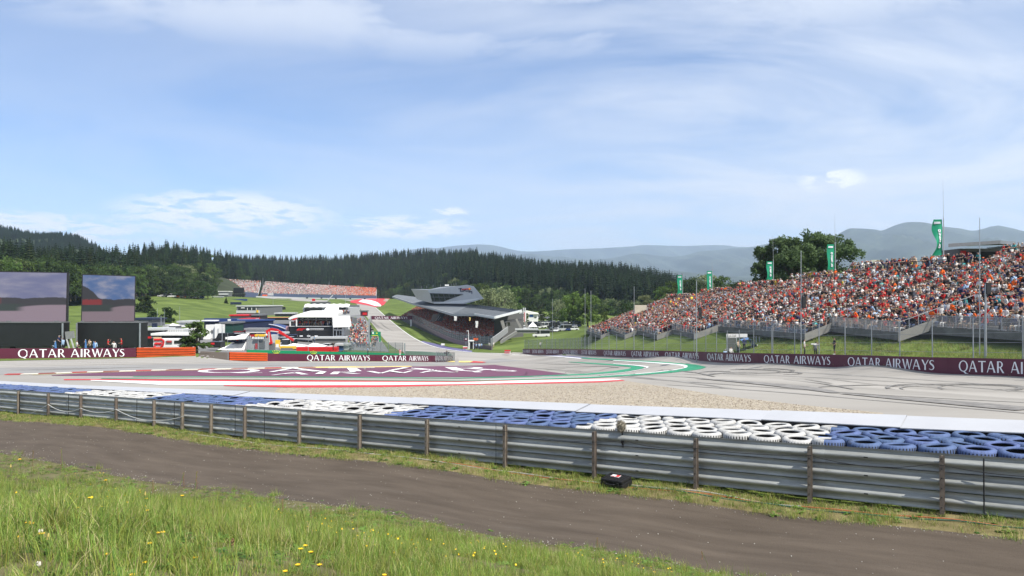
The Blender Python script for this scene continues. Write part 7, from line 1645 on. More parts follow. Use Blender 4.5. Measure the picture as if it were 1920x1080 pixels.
def conifer(h, r, seed, sparse=0.0, bare=0.06):
    """tiers of drooping needle sprays round a tapered trunk"""
    g = np.random.default_rng(seed); cr = MB(); tiers = int(h*0.95)
    for k in range(tiers):
        f = k/(tiers-1); z = h*(bare+(0.985-bare)*f); rr = r*(1-f)**0.72+0.30; nb = max(6, int(13*(1-f*0.55)))
        for i in range(nb):
            if g.random() < sparse: continue
            a = 2*math.pi*(i+g.random()*0.8)/nb+k*1.3; q = rr*g.uniform(0.60, 1.15); dz = -q*g.uniform(0.20, 0.50); w = q*g.uniform(0.30, 0.48)+0.16
            d = np.array((math.cos(a), math.sin(a), 0)); p = np.array((-d[1], d[0], 0)); o = np.array((0, 0, z+h*0.035)); t = o+d*q+np.array((0, 0, dz)); m_ = o+d*q*0.6+np.array((0, 0, dz*0.35)); up_ = np.array((0, 0, 1.0))
            cr.add((o, m_+p*w-up_*w*0.5, t, m_-p*w-up_*w*0.5), ((0, 1, 2), (0, 2, 3)))
            cr.add((o+up_*0.2, m_-up_*(0.5+0.28*q)*g.uniform(0.7, 1.2), t), ((0, 1, 2),))
    cr.add(((0.1, 0, h*0.9), (-0.05, 0.09, h*0.9), (-0.05, -0.09, h*0.9), (0, 0, h*1.03)), ((0, 1, 3), (1, 2, 3), (2, 0, 3)))
    tk = MB(); tk.tube((0, 0, -1.0), (0, 0, h*0.5), h*0.014+0.08, h*0.008+0.04, 6); tk.tube((0, 0, h*0.5), (0, 0, h*0.95), h*0.008+0.04, 0.02, 5)
    return cr, tk
def broadleaf(h, w, seed, n, leaf, trunk_f=0.22, lobes=9, droop=0.0, low=0.12):
    """trunk and limbs with clumps of leaf-sized faces through an uneven crown"""
    g = np.random.default_rng(seed); tk = MB(); tk.tube((0, 0, -0.8), (0, 0, h*trunk_f), h*0.030, h*0.022, 8); cl = []
    for k in range(lobes):
        a = 2*math.pi*k/lobes*1.618*1.0+g.uniform(-.4, .4); f = (k+0.5)/lobes; z = h*(low+0.20+0.60*f*g.uniform(0.9, 1.1)); rad = w*0.5*math.sqrt(max(0.05, 1-((z/h-0.48)/0.56)**2))*g.uniform(0.25, 0.72)
        c = np.array((rad*math.cos(a), rad*math.sin(a), min(z, h*0.84))); s = w*g.uniform(0.17, 0.27); cl.append((c, s)); tk.tube((0, 0, h*trunk_f*0.9), c, h*0.014, h*0.004, 5)
    cl.append((np.array((0, 0, h*0.55)), w*0.30)); cl.append((np.array((w*0.05, 0, h*0.82)), w*0.20))
    for k in range(6): a = 2*math.pi*k/6+0.3; cl.append((np.array((w*0.30*math.cos(a), w*0.30*math.sin(a), h*(low+0.14))), w*0.19))
    sub = []
    for c, s in cl:                                   # smaller tufts on the shell of every clump
        for _ in range(7):
            d = g.normal(size=3); d /= np.linalg.norm(d); d[2] = abs(d[2])*0.8 if g.random() < 0.7 else d[2]; sub.append((c+d*s*np.array((1, 1, 0.85))*g.uniform(0.65, 1.05), s*g.uniform(0.28, 0.5)))
    idx = g.integers(0, len(sub), n); C = np.array([s[0] for s in sub])[idx]; S = np.array([s[1] for s in sub])[idx][:, None]
    d = g.normal(size=(n, 3)); d /= np.linalg.norm(d, axis=1)[:, None]; p = C+d*S*g.random((n, 1))**0.4; p[:, 2] -= droop*g.random(n)*w*0.1
    p[:, 2] = np.maximum(p[:, 2], h*low*g.uniform(0.6, 1.2, n))
    u = g.normal(size=(n, 3)); u /= np.linalg.norm(u, axis=1)[:, None]; v = np.cross(u, d+g.normal(size=(n, 3))*0.6); v /= np.linalg.norm(v, axis=1)[:, None]+1e-6
    sz = leaf*g.uniform(0.6, 1.3, (n, 1)); q = np.stack((p-u*sz, p+v*sz*0.55, p+u*sz, p-v*sz*0.55), 1).reshape(-1, 3); f = np.arange(4*n).reshape(n, 4)
    return q, f, tk
def tree_meshes(kind, i):
    if kind in ('spruce', 'larch'):
        cr, tk = conifer(22, 3.7 if kind == 'spruce' else 3.3, 100+i, 0.05 if kind == 'spruce' else 0.25, 0.05+0.05*(i % 3)); mt = m_needle if kind == 'spruce' else m_needle2
        return cr.mesh('crown', mt), tk.mesh('trunk', m_bark)
    h, w, n, lf, mt, dr = {'oak': (15, 13, 2600, 0.42, m_leaf1, 0), 'ash': (15, 11.5, 2600, 0.42, m_leaf2, 0), 'willow': (14, 14, 3000, 0.42, m_leaf3, 0.6), 'bush': (6, 6, 4200, 0.24, m_leaf1, 0), 'sapling': (9, 5, 3600, 0.22, m_leaf2, 0), 'linden': (15, 13, 6500, 0.38, m_leaf4, 0)}[kind]
    q, f, tk = broadleaf(h, w, 500+i*7+len(kind), n, lf, droop=dr, low=0.10 if kind != 'bush' else 0.0, trunk_f=0.2 if kind != 'bush' else 0.06)
    return np_mesh('crown', q, f, [mt]), tk.mesh('trunk', m_bark)
KINDS = {}
for kind, n in (('spruce', 7), ('larch', 3), ('oak', 4), ('ash', 4), ('willow', 3), ('bush', 3), ('sapling', 2), ('linden', 2)): KINDS[kind] = [tree_meshes(kind, i) for i in range(n)]
HT = {'spruce': 22, 'larch': 22, 'oak': 15, 'ash': 15, 'willow': 14, 'bush': 6, 'sapling': 9, 'linden': 15}
NAME = {'spruce': 'spruce_tree', 'larch': 'larch_tree', 'oak': 'leafy_tree', 'ash': 'leafy_tree', 'willow': 'willow_tree', 'bush': 'bush', 'sapling': 'young_tree', 'linden': 'leafy_tree'}
tr_r = random.Random(77)
def tree(kind, x, y, z, h, label, group=None, wide=1.0, var=None):
    c, t = KINDS[kind][tr_r.randrange(len(KINDS[kind])) if var is None else var]; o = empty(NAME[kind], (x, y, z), label, 'bush' if kind == 'bush' else 'tree', group, tr_r.uniform(0, 6.28)); s = h/HT[kind]; o.scale = (s*wide, s*wide, s)
    link('crown', c, o); link('trunk', t, o); return o

# wooded hills: sloping ground given by what one sees of its foot and its crest
def hill(name, foot, crest, mat, nd=24, bumps=2.0, seed=0, step=6, kind='structure'):
    """foot, crest: (px, py, D) along the picture; returns a sampler for points on the slope"""
    f = np.array(foot, float); c = np.array(crest, float); px = np.arange(max(f[0, 0], c[0, 0]), min(f[-1, 0], c[-1, 0])+1, step)
    A = np.array([P(x, np.interp(x, f[:, 0], f[:, 1]), np.interp(x, f[:, 0], f[:, 2])) for x in px]); B = np.array([P(x, np.interp(x, c[:, 0], c[:, 1]), np.interp(x, c[:, 0], c[:, 2])) for x in px])
    g = np.random.default_rng(seed); n = len(px); rows = []
    for j in range(nd+1+6):
        t = j/nd; q = A+(B-A)*min(t, 1); 
        if t <= 1: q = q.copy(); q[:, 2] = A[:, 2]+(B[:, 2]-A[:, 2])*(t**0.9)
        else: q = B+(B-A)*(t-1)*np.array((1, 1, 0)); q[:, 2] = B[:, 2]-((t-1)*nd)**2*0.9
        rows.append(q)
    v = np.concatenate(rows); v[:, 2] += bumps*np.sin(v[:, 0]*0.021+seed)*np.sin(v[:, 1]*0.017+seed*2)
    rws = len(rows); i = np.arange((rws-1)*n).reshape(rws-1, n)[:, :-1].ravel(); fc = np.stack((i, i+1, i+n+1, i+n), -1)
    o = link(name, np_mesh(name, v, fc, [mat], smooth=True)); o['kind'] = kind
    V3 = v.reshape(rws, n, 3)
    def sample(cnt, tmin=0.0, tmax=1.0):
        a = g.uniform(0, n-1.001, cnt); b = (tmin+(tmax-tmin)*g.random(cnt))*nd; i0 = a.astype(int); j0 = np.minimum(b.astype(int), rws-2); fa = (a-i0)[:, None]; fb = (b-j0)[:, None]
        return (V3[j0, i0]*(1-fa)+V3[j0, i0+1]*fa)*(1-fb)+(V3[j0+1, i0]*(1-fa)+V3[j0+1, i0+1]*fa)*fb
    def area(): d = np.linalg.norm(np.diff(A, axis=0), axis=1).sum(); return 0.5*(d+np.linalg.norm(np.diff(B, axis=0), axis=1).sum())*np.linalg.norm((B-A)[:, :2], axis=1).mean()
    return sample, area()
m_floor = M('forest_floor', (0.030, 0.038, 0.014), 0.95, var=0.3, scale=0.05)
# far left ridge, left wood, middle wood, right wood
H = {}
H['left'] = hill('left_hill', [(-320, 560, 300), (0, 565, 330), (160, 562, 400), (255, 556, 480), (430, 556, 640), (470, 553, 800)], [(-320, 535, 470), (0, 533, 500), (160, 532, 540), (255, 516, 640), (330, 502, 760), (400, 506, 900), (470, 515, 1000)], m_floor, seed=1)
H['middle'] = hill('middle_hill', [(380, 560, 930), (500, 560, 890), (700, 563, 900), (800, 567, 830), (900, 576, 700)], [(380, 510, 1250), (450, 507, 1250), (560, 510, 1300), (680, 506, 1200), (800, 500, 1150), (900, 501, 1050)], m_floor, seed=2)
H['right'] = hill('right_hill', [(850, 572, 600), (960, 588, 520), (1060, 594, 500), (1160, 606, 480), (1290, 622, 440), (1420, 630, 420)], [(850, 503, 1100), (930, 509, 980), (1000, 524, 900), (1100, 538, 760), (1200, 558, 660), (1250, 573, 600), (1300, 590, 560), (1420, 606, 540)], m_floor, seed=3)
pts = []; 
def plant(key, spacing, tmin, tmax, h0, h1, kinds, wt=1.0):
    smp, ar = H[key]; n = int(ar*(tmax-tmin)/spacing**2); q = smp(n, tmin, tmax)
    for p in q: k = wpick(tr_r, kinds); pts.append((p[0], p[1], p[2]-0.3, tr_r.uniform(h0, h1)*(0.72 if k in ('oak', 'ash', 'willow') else 1.0), k))
plant('left', 6.2, 0.30, 1.04, 16, 27, {'spruce': 54, 'larch': 14, 'oak': 18, 'ash': 8})
plant('left', 8.5, 0.0, 0.42, 17, 25, {'oak': 46, 'ash': 40, 'willow': 6, 'spruce': 8})
plant('middle', 6.4, 0.06, 1.04, 17, 28, {'spruce': 74, 'larch': 18, 'ash': 5, 'oak': 5})
plant('middle', 9, 0.0, 0.14, 14, 20, {'ash': 50, 'oak': 30, 'larch': 20})
plant('right', 6.0, 0.22, 1.04, 16, 27, {'spruce': 86, 'larch': 10, 'oak': 5})
plant('right', 9, 0.0, 0.26, 13, 19, {'oak': 40, 'ash': 40, 'willow': 12, 'spruce': 14})
def vis_px(p): return 960+FPX*p[0]/p[1]
pts = [p for p in pts if -60 < vis_px(p) < 1500]
# a gap in the left skyline and clear spots around the car park
pts = [p for p in pts if not (394 < vis_px(p) < 402 and p[1] > 700)]
# the largest in the picture stand as single trees, the far wood is one mass
pts = [p for p in pts if not (404 < vis_px(p) < 500 and p[1] < 815 and p[1] > 300)]
pts.sort(key=lambda p: -p[3]/p[1])
vis_pts = [p for p in pts if 0 < vis_px(p) < 1260]
solo = vis_pts[:170]; sset = set(map(id, solo)); mass = [p for p in pts if id(p) not in sset]
words = {'spruce': 'dark spruce', 'larch': 'lighter green larch', 'oak': 'dark broadleaf tree', 'ash': 'mid green broadleaf tree', 'willow': 'pale willow'}
zones = [(-100, 127, 'behind the left video screen'), (127, 154, 'in the gap between the two screens'), (154, 256, 'behind the right video screen'), (256, 420, 'at the forest edge above the grass hill'), (420, 720, 'behind the far stands'), (720, 960, 'behind the covered stand'), (960, 1110, 'behind the car park'), (1110, 1300, 'in the wood left of the open stand')]
cnt = {}
for p in sorted(solo, key=vis_px):
    zn = next((z[2] for z in zones if z[0] <= vis_px(p) < z[1]), 'behind the open stand'); k = (p[4], zn); cnt[k] = cnt.get(k, 0)+1
    tree(p[4], *p[:4], '%s, %s such from left %s' % (words[p[4]], ordinal(cnt[k]-1), zn), 'trees at the forest edge', tr_r.uniform(0.85, 1.1))
# joined crown and trunk for the mass
mm = []; mk = {}
for kind in ('spruce', 'larch', 'oak', 'ash', 'willow'):
    mk[kind] = []
    for c, t in KINDS[kind]:
        bm = bmesh.new(); bm.from_mesh(c); nf = len(bm.faces); bm.from_mesh(t); bm.faces.ensure_lookup_table()
        for i, f_ in enumerate(bm.faces): f_.material_index = 0 if i < nf else 1
        me = bpy.data.meshes.new('tree_%s' % kind); bm.to_mesh(me); bm.free(); me.materials.append(c.materials[0]); me.materials.append(m_bark); mk[kind].append(len(mm)); mm.append(me)
idx = [tr_r.choice(mk[p[4]]) for p in mass]; sc_ = [p[3]/HT[p[4]] for p in mass]
scatter('forest', [p[:3] for p in mass], [(0, 0, tr_r.uniform(0, 6.28)) for p in mass], [(s*tr_r.uniform(.8, 1.15),)*2+(s,) for s in sc_], idx, mm, None, 'dark conifer forest covering the hills behind the circuit', 'forest')

# single trees and bushes one can point at
def tr_at(kind, px, D, yt, yb, label, group=None, wide=1.0, var=None, sink=0.4, fixed=False):
    q = G(px, yb)
    if not fixed and (q[1] < D+60 or kind == 'bush'): D = q[1]          # stands on the slope one sees
    b = V(px, yb, D); h = V(px, yt, D).z-b.z; return tree(kind, b.x, b.y, b.z-sink, h+sink, label, group, wide, var)
tr_at('bush', 272, 425, 553.5, 586, 'large round dark bush alone on the grass hill, left of two', 'round bushes on the grass hill', 1.05, 0)
tr_at('bush', 315, 300, 575.5, 605, 'round dark bush below the first one, beside the lamp masts', 'round bushes on the grass hill', 0.92, 1)
tr_at('bush', 287, 330, 584, 598, 'low light bush at the foot of the large round bush', None, 1.6, 2)
tr_at('sapling', 369, 150, 598, 658, 'leafy tree in front of the marquee and white truck cabs', None, 1.55, 1, 0.6, True)
tr_at('bush', 352, 152, 630, 659, 'low leafy shrub at the left foot of the tree before the marquee', None, 1.1, 1, 0.6, True)
tr_at('spruce', 424, 560, 557, 569, 'small dark conifer below the white flat canopy', None, 2.0, 1)
for px, D, yt, yb, wd, lb in ((345, 540, 523, 560, 1.3, 'first bushy tree from the left behind the hill vehicles'), (372, 540, 525, 561, 1.35, 'second bushy tree from the left behind the hill vehicles'), (390, 560, 530, 560, 1.0, 'third bushy tree from the left behind the hill vehicles'), (401, 640, 537, 555, 0.9, 'dark tree before the left end of the far stands')):
    tr_at('oak', px, D, yt, yb, lb, 'bushy trees on the hill', wd)
for px, D, yt, yb, kd, wd, lb in ((920, 330, 540, 598, 'willow', 1.05, 'pale willow right behind the hospitality box'), (943, 345, 538, 592, 'willow', 1.0, 'pale willow behind the near roof of the covered stand'), (903, 420, 530, 575, 'ash', 1.1, 'green tree behind the silver box, higher than the willows'), (962, 400, 536, 590, 'ash', 1.0, 'green tree right of the pale willows'), (985, 430, 540, 590, 'oak', 1.0, 'dark tree behind the warehouse roof'),
                                (1016, 380, 577, 604, 'sapling', 1.3, 'small pointed tree right of the warehouse, left of two'), (1035, 378, 580, 606, 'sapling', 1.4, 'small pointed tree right of the warehouse, right of two'), (1048, 420, 560, 600, 'willow', 0.8, 'pale round tree behind the small turquoise sign'), (1076, 330, 549, 613, 'linden', 1.0, 'large mid green round tree left of the two bare masts'), (1102, 335, 552, 613, 'linden', 1.0, 'large mid green round tree behind the two bare masts'),
                                (1060, 345, 578, 608, 'ash', 1.1, 'low green tree behind the parked cars'), (1134, 300, 583, 612, 'ash', 0.9, 'small green tree at the left end of the open stand'), (987, 300, 586, 604, 'sapling', 1.0, 'narrow dark tree beside the pylon sign'), (1212, 260, 553, 580, 'willow', 1.3, 'pale bush behind the top of the farthest stand block'), (1176, 300, 566, 598, 'oak', 1.0, 'dark tree behind the left slope of the stand')):
    tr_at(kd, px, D, yt, yb, lb, None, wd)
for k, (px, D, yt, yb, kd) in enumerate(((1262, 320, 526, 572, 'ash'), (1296, 330, 520, 570, 'oak'), (1322, 340, 514, 566, 'willow'), (1352, 330, 516, 566, 'ash'), (1385, 340, 525, 562, 'oak'), (1240, 330, 535, 576, 'ash'))):
    tr_at(kd, px, D, yt, yb, 'broadleaf tree behind the stand between the green banners, %s from the left' % ordinal([1240, 1262, 1296, 1322, 1352, 1385].index(px)), 'trees behind the open stand', 1.2)
# the big wind-blown tree behind the stand: three leaning crowns in one
bt = V(1510, 560, 175); o = empty('leafy_tree', bt, 'big dark leafy tree with three crowns towering behind the open stand', 'tree')
for k, (px, D, yt, yb, w_px, n) in enumerate(((1440, 176, 457, 560, 68, 9500), (1490, 172, 441, 560, 92, 15000), (1550, 175, 436, 560, 112, 19000))):
    b = V(px, yb, D); h = V(px, yt, D).z-b.z; q, f, tk = broadleaf(h, w_px/FPX*D*1.06, 900+k, n, 0.30, 0.3, 20, low=0.12)
    me = np_mesh('crown', q, f, [leaf_mat('big_tree_leaves', (0.060, 0.105, 0.036), (0.105, 0.155, 0.062), 0.1, 0.35)]); c = link('crown', me, o, b-bt); t = link('trunk', tk.mesh('trunk', m_bark), o, b-bt)
# hazy hills and mountains
m_far = M('far_forest', (0.020, 0.034, 0.016), 0.95, var=0.35, scale=0.012, col2=(0.045, 0.062, 0.028), detail=9, bump=0)
m_far2 = M('mountain_forest', (0.020, 0.030, 0.026), 0.95, var=0.45, scale=0.0022, col2=(0.046, 0.058, 0.042), detail=10)
def ridge(name, prof, D, base_y, depth, mat, seed, rough=10, nd=26, step=2.0, gully=0.25):
    p = np.array(prof, float); px = np.arange(p[0, 0], p[-1, 0]+0.1, step); n = len(px); g = np.random.default_rng(seed)
    k = smooth_line(prof, 300); top = np.interp(px, k[:, 0], k[:, 1])+sum(g.normal()*rough/(2**o)*0.06*np.sin(px*0.05*2**o+g.uniform(0, 6)) for o in range(5))
    rows = []; ph = g.uniform(0, 6, 8)
    for j in range(nd+1):
        t = j/nd; d = D-depth*t; base = P(px[0], base_y, D-depth)[2]
        zt = np.array([P(x, y, D)[2] for x, y in zip(px, top)]); x = (px-960)/FPX*d
        s = sum(np.sin(x*f_+ph[q]+2.2*t*math.sin(ph[q]))*a for q, (f_, a) in enumerate(((2*math.pi/(D*0.10), 0.5), (2*math.pi/(D*0.045), 0.3), (2*math.pi/(D*0.021), 0.2))))
        z = zt-(zt-base)*(t**(1.1+0.25*s))*1.0-(zt-base)*gully*math.sin(math.pi*t)*0.5*(0.5-0.5*s)
        rows.append(np.stack((x, np.full(n, d), z), -1))
    v = np.concatenate(rows); i = np.arange(nd*n).reshape(nd, n)[:, :-1].ravel(); o = link(name, np_mesh(name, v, np.stack((i, i+n, i+n+1, i+1), -1), [mat], smooth=True)); o['kind'] = 'structure'; return v.reshape(nd+1, n, 3)
lr_ = ridge('left_far_hill', [(-300, 432), (-120, 420), (0, 431), (30, 436), (62, 443), (130, 446), (150, 451), (168, 462), (200, 482)], 1500, 520, 500, m_far, 4, 3, step=3)
ridge('mountain_range', [(560, 500), (640, 488), (700, 478), (762, 469), (800, 464.5), (820, 465.5), (850, 461), (900, 458), (930, 461), (960, 468), (990, 471), (1040, 469), (1100, 466), (1180, 462.5), (1215, 459.5), (1290, 461), (1350, 459.5), (1400, 463), (1480, 462), (1560, 466), (1700, 470)], 13500, 520, 3500, m_far2, 5, 8)
ridge('mountain_range.001', [(900, 490), (985, 476), (1040, 481), (1120, 486), (1200, 476), (1260, 481), (1330, 470), (1400, 463.5), (1455, 458), (1510, 466), (1580, 480), (1650, 490)], 9500, 540, 3500, m_far2, 6, 8)
ridge('mountain_range.002', [(1380, 505), (1450, 482), (1520, 461), (1560, 446), (1590, 429.5), (1605, 428), (1640, 430), (1654, 432), (1680, 422), (1702, 416.5), (1735, 417), (1765, 424), (1800, 428), (1825, 432.5), (1845, 428.5), (1872, 423), (1900, 428), (1940, 434), (2050, 425), (2200, 450)], 7600, 540, 3400, m_far2, 7, 8)
ridge('foothill', [(1080, 512), (1160, 500), (1240, 506), (1330, 515), (1420, 519), (1500, 512), (1580, 506), (1700, 486), (1800, 478), (2000, 470)], 5200, 548, 1800, m_far2, 8, 6)
fl = ridge('meadow_slope', [(1598, 508), (1612, 498), (1634, 488), (1652, 488.5), (1662, 498), (1668, 508)], 3400, 516, 500, M('far_meadow', (0.25, 0.24, 0.11), 0.9, var=0.15, scale=0.01), 9, 1, 6)
# small spruces along the crest of the far left hill
cr_p = []
for j in range(0, 12):
    row = lr_[j]
    for _ in range(420): q = row[vr.integers(0, row.shape[0])]; cr_p.append((q[0]+vr.normal()*4, q[1]+vr.normal()*8, q[2]-1.5))
scatter('far_forest', cr_p, [(0, 0, vr.uniform(0, 6)) for _ in cr_p], [(vr.uniform(.38, .6),)*3 for _ in cr_p], [vr.integers(0, 7) for _ in cr_p], [mm[i] for i in mk['spruce']], None, 'spruces covering the farther hill at the left edge', 'forest')
# valley floor behind the stand
# ---------------------------------------------------------------- air
mb = MB(); mb.box((1500, 6900, (-60+1000)/2), (26000, 14400, 1060)); hz = mb.build('haze', bpy.data.materials.new('haze')); hm = hz.data.materials[0]; hm.use_nodes = True; t = hm.node_tree; t.nodes.clear()
pv = N(t, 'ShaderNodeVolumePrincipled'); pv.inputs['Color'].default_value = (0.64, 0.79, 1.0, 1); pv.inputs['Density'].default_value = 7.5e-5; pv.inputs['Anisotropy'].default_value = 0.25
t.links.new(pv.outputs[0], N(t, 'ShaderNodeOutputMaterial').inputs['Volume']); hz['kind'] = 'stuff'; tag(hz, 'pale summer haze lying over the valley and the mountains', 'haze')
# ---------------------------------------------------------------- meadow, verge plants and small stones in front
gr_r = np.random.default_rng(91)
def gmat(name, a, b, back=0.4, rnd=0.3): return M(name, a, 0.65, var=0.15, scale=6, col2=b, rnd=rnd, spec=0.25, backlit=back, detail=2)
m_bl1 = gmat('grass_blade', (0.165, 0.245, 0.040), (0.225, 0.31, 0.062)); m_bl2 = gmat('dry_grass_blade', (0.38, 0.33, 0.15), (0.46, 0.40, 0.20)); m_bl3 = gmat('dark_grass_blade', (0.075, 0.140, 0.026), (0.110, 0.185, 0.038)); m_bl4 = gmat('yellow_green_blade', (0.25, 0.28, 0.05), (0.33, 0.35, 0.07))
def tuft(n, h, spread, lean, wid, seed, mats_p, seg=3):
    g = np.random.default_rng(seed); V_, F_, M_ = [], [], []
    for _ in range(n):
        a = g.uniform(0, 6.28); b = np.array((g.normal()*spread, g.normal()*spread, -0.02)); L = h*g.uniform(0.45, 1.15); ln = lean*g.uniform(0.2, 1.3); d = np.array((math.cos(a), math.sin(a), 0)); p = np.array((-d[1], d[0], 0)); w = wid*g.uniform(0.6, 1.2); k = len(V_)
        for s in range(seg+1):
            t = s/seg; c = b+d*L*ln*t*t+np.array((0, 0, L*t*(1-0.35*ln*t))); ww = w*(1-t**1.6)+0.0003
            V_ += [c-p*ww, c+p*ww]
        for s in range(seg): F_.append((k+2*s, k+2*s+1, k+2*s+3, k+2*s+2))
        m_ = int(g.choice(len(mats_p), p=mats_p)); M_ += [m_]*seg
    return np_mesh('tuft', np.array(V_), np.array(F_), [m_bl1, m_bl2, m_bl3, m_bl4], M_)
TUFTS = [tuft(46, 0.20, 0.075, 0.75, 0.0030, 1+i, (0.48, 0.15, 0.12, 0.25)) for i in range(5)] + [tuft(36, 0.32, 0.06, 0.6, 0.0032, 20+i, (0.5, 0.14, 0.10, 0.26)) for i in range(4)] + [tuft(50, 0.10, 0.09, 0.9, 0.0028, 40+i, (0.34, 0.33, 0.13, 0.20)) for i in range(4)]
def leafy(n, L, w, seed, mt):
    """low rosette of broad leaves"""
    g = np.random.default_rng(seed); mb = MB()
    for i in range(n):
        a = 2*math.pi*i/n+g.uniform(-.4, .4); d = np.array((math.cos(a), math.sin(a), 0)); p = np.array((-d[1], d[0], 0)); q = L*g.uniform(.6, 1.2); el = g.uniform(0.3, 0.9); pr_ = []
        for t, ww in ((0, 0.15), (0.35, 0.8), (0.7, 1.0), (1.0, 0.1)):
            c = d*q*t*math.cos(el*0.8)+np.array((0, 0, q*(t*math.sin(el)-0.45*t*t))); pr_.append((c-p*w*ww, c+p*w*ww))
        vs = [x for pr2 in pr_ for x in pr2]; mb.add(vs, ((0, 1, 3, 2), (2, 3, 5, 4), (4, 5, 7, 6)))
    return mb.mesh('rosette', mt)
m_clov = gmat('clover_leaf', (0.050, 0.105, 0.022), (0.080, 0.150, 0.032)); m_dock = gmat('broad_weed_leaf', (0.11, 0.19, 0.035), (0.15, 0.24, 0.05))
ROS = [leafy(9, 0.13, 0.022, 60+i, m_dock) for i in range(3)] + [leafy(16, 0.075, 0.018, 70+i, m_clov) for i in range(3)]
def bank_pts(n, c0, c1, pxa, pxb, dens=None):
    """points of the meadow between the viewer and the road, in plan"""
    out = []
    while len(out) < n:
        c = gr_r.uniform(c0, c1, n); px = gr_r.uniform(pxa, pxb, n); D = c/(RN[0]*(px-960)/FPX+RN[1]); x = (px-960)/FPX*D
        for a, b in zip(x, D):
            if b > 2.2: out.append((a, b))
    return out[:n]
_nz = lambda x, y, f, s: math.sin(x*f+s)*math.sin(y*f*1.3+s*1.7)+0.6*math.sin(x*f*2.3+y*f*1.1+s*3.1)
pts, rot, scl, idx = [], [], [], []
# even cover in plan, thicker close to the viewer
cand = []
for c0, c1, n in ((1.8, 4.5, 2200), (4.5, 7.5, 4200), (7.5, 10.0, 4600), (10.0, 11.95, 4600)):
    cand += bank_pts(n, c0, c1, -60, 1500)
edge = lambda x, y: 11.75-(RN[0]*x+RN[1]*y)                       # metres to the road edge
for x, y in cand:
    e = edge(x, y); nz = _nz(x, y, 0.9, 2.0)
    if e < 0.25 and gr_r.random() < 0.6: continue
    if e < -0.25: continue
    bare = (nz > 0.45 and e < 3.4) or nz > 0.95
    if bare and gr_r.random() < 0.85: continue
    short = e < 2.0
    k = gr_r.integers(9, 13) if (short and gr_r.random() < 0.7) else (gr_r.integers(5, 9) if gr_r.random() < 0.25+0.2*(nz < -0.3) else gr_r.integers(0, 5))
    if gr_r.random() < (0.34 if e > 2 else 0.45)+0.2*(math.sin(x*2.1)*math.sin(y*1.9+2) > 0.4): k = gr_r.integers(13, 19)
    s = gr_r.uniform(0.5, 1.05)*(1.0+0.18*max(0.0, min(1.0, -x/4)))*(0.75 if short else 1.0)*(0.85+0.25*math.sin(x*1.7+1)*math.sin(y*1.3))
    pts.append((x, y, gz(x, y)+0.004)); rot.append((gr_r.normal()*0.1, gr_r.normal()*0.1, gr_r.uniform(0, 6.28))); scl.append((s, s, s*gr_r.uniform(.8, 1.2))); idx.append(int(k))
scatter('meadow_grass', pts, rot, scl, idx, TUFTS+ROS, None, 'tall summer meadow grass on the bank in the foreground', 'grass')
# verge between the service road and the guardrail
pts, rot, scl, idx = [], [], [], []
for _ in range(5200):
    s = gr_r.uniform(S0, S1+4); c = 15.75+gr_r.random()*1.35
    nz = _nz(s*0.8, c, 1.6, 0.4)
    if gr_r.random() > 0.38+0.30*nz+0.25*(c > 16.5)+0.25*(s < -3): continue
    x, y = rail_of_s(s, c); k = gr_r.integers(9, 13) if gr_r.random() < 0.72 else (gr_r.integers(13, 19) if gr_r.random() < 0.6 else gr_r.integers(0, 5)); q = gr_r.uniform(0.6, 1.25)
    pts.append((x, y, gz(x, y)+0.012)); rot.append((0, 0, gr_r.uniform(0, 6.28))); scl.append((q, q, q)); idx.append(int(k))
scatter('verge_grass', pts, rot, scl, idx, TUFTS+ROS, None, 'short patchy grass and weeds along the foot of the guardrail', 'grass')
# short turf on the bank below the open stand and along the far strips, seen as texture from afar
pts, rot, scl, idx = [], [], [], []
for _ in range(9000):
    y = gr_r.uniform(52, 125); px = gr_r.uniform(1420, 1960); x = (px-960)/FPX*y; w = WR.s_of(px); b = WR.at(w)
    if y < b.y+0.6 or x > np.interp(y, (50, 77, 97, 119), (41, 38, 36, 32)): continue
    q = gr_r.uniform(1.2, 2.4); pts.append((x, y, gz(x, y)-0.02)); rot.append((0, 0, gr_r.uniform(0, 6.28))); scl.append((q*1.5, q*1.5, q)); idx.append(int(gr_r.integers(0, 13)))
scatter('bank_grass', pts, rot, scl, idx, TUFTS, None, 'rough grass on the bank below the open stand', 'grass')
# stones: pale chips on the service road, gravel at its edge
ico = MB(); ico.ball((0, 0, 0), 1.0, 6, 4); STN = []
for i in range(4):
    g = np.random.default_rng(i); mb = MB(); mb.add([np.array(p)*g.uniform(0.7, 1.2)*np.array((1, 0.85, 0.55)) for p in ico.v], ico.f); STN.append(mb.mesh('stone', M('pale_stone', (0.40, 0.38, 0.34), 0.85, var=0.3, scale=20, rnd=0.35)))
pts, rot, scl, idx = [], [], [], []
for _ in range(2600):
    s = gr_r.uniform(S0, S1+4); b = gr_r.random(); c = gr_r.uniform(11.6, 15.8) if b < 0.30 else (11.45+abs(gr_r.normal())*0.28 if b < 0.75 else 15.8-abs(gr_r.normal())*0.12); x, y = rail_of_s(s, c)
    q = gr_r.uniform(0.004, 0.012)*(1.3 if gr_r.random() < 0.1 else 1); pts.append((x, y, gz(x, y)+0.014+q*0.3)); rot.append((gr_r.uniform(0, 1), 0, gr_r.uniform(0, 6.28))); scl.append((q, q, q)); idx.append(int(gr_r.integers(0, 4)))
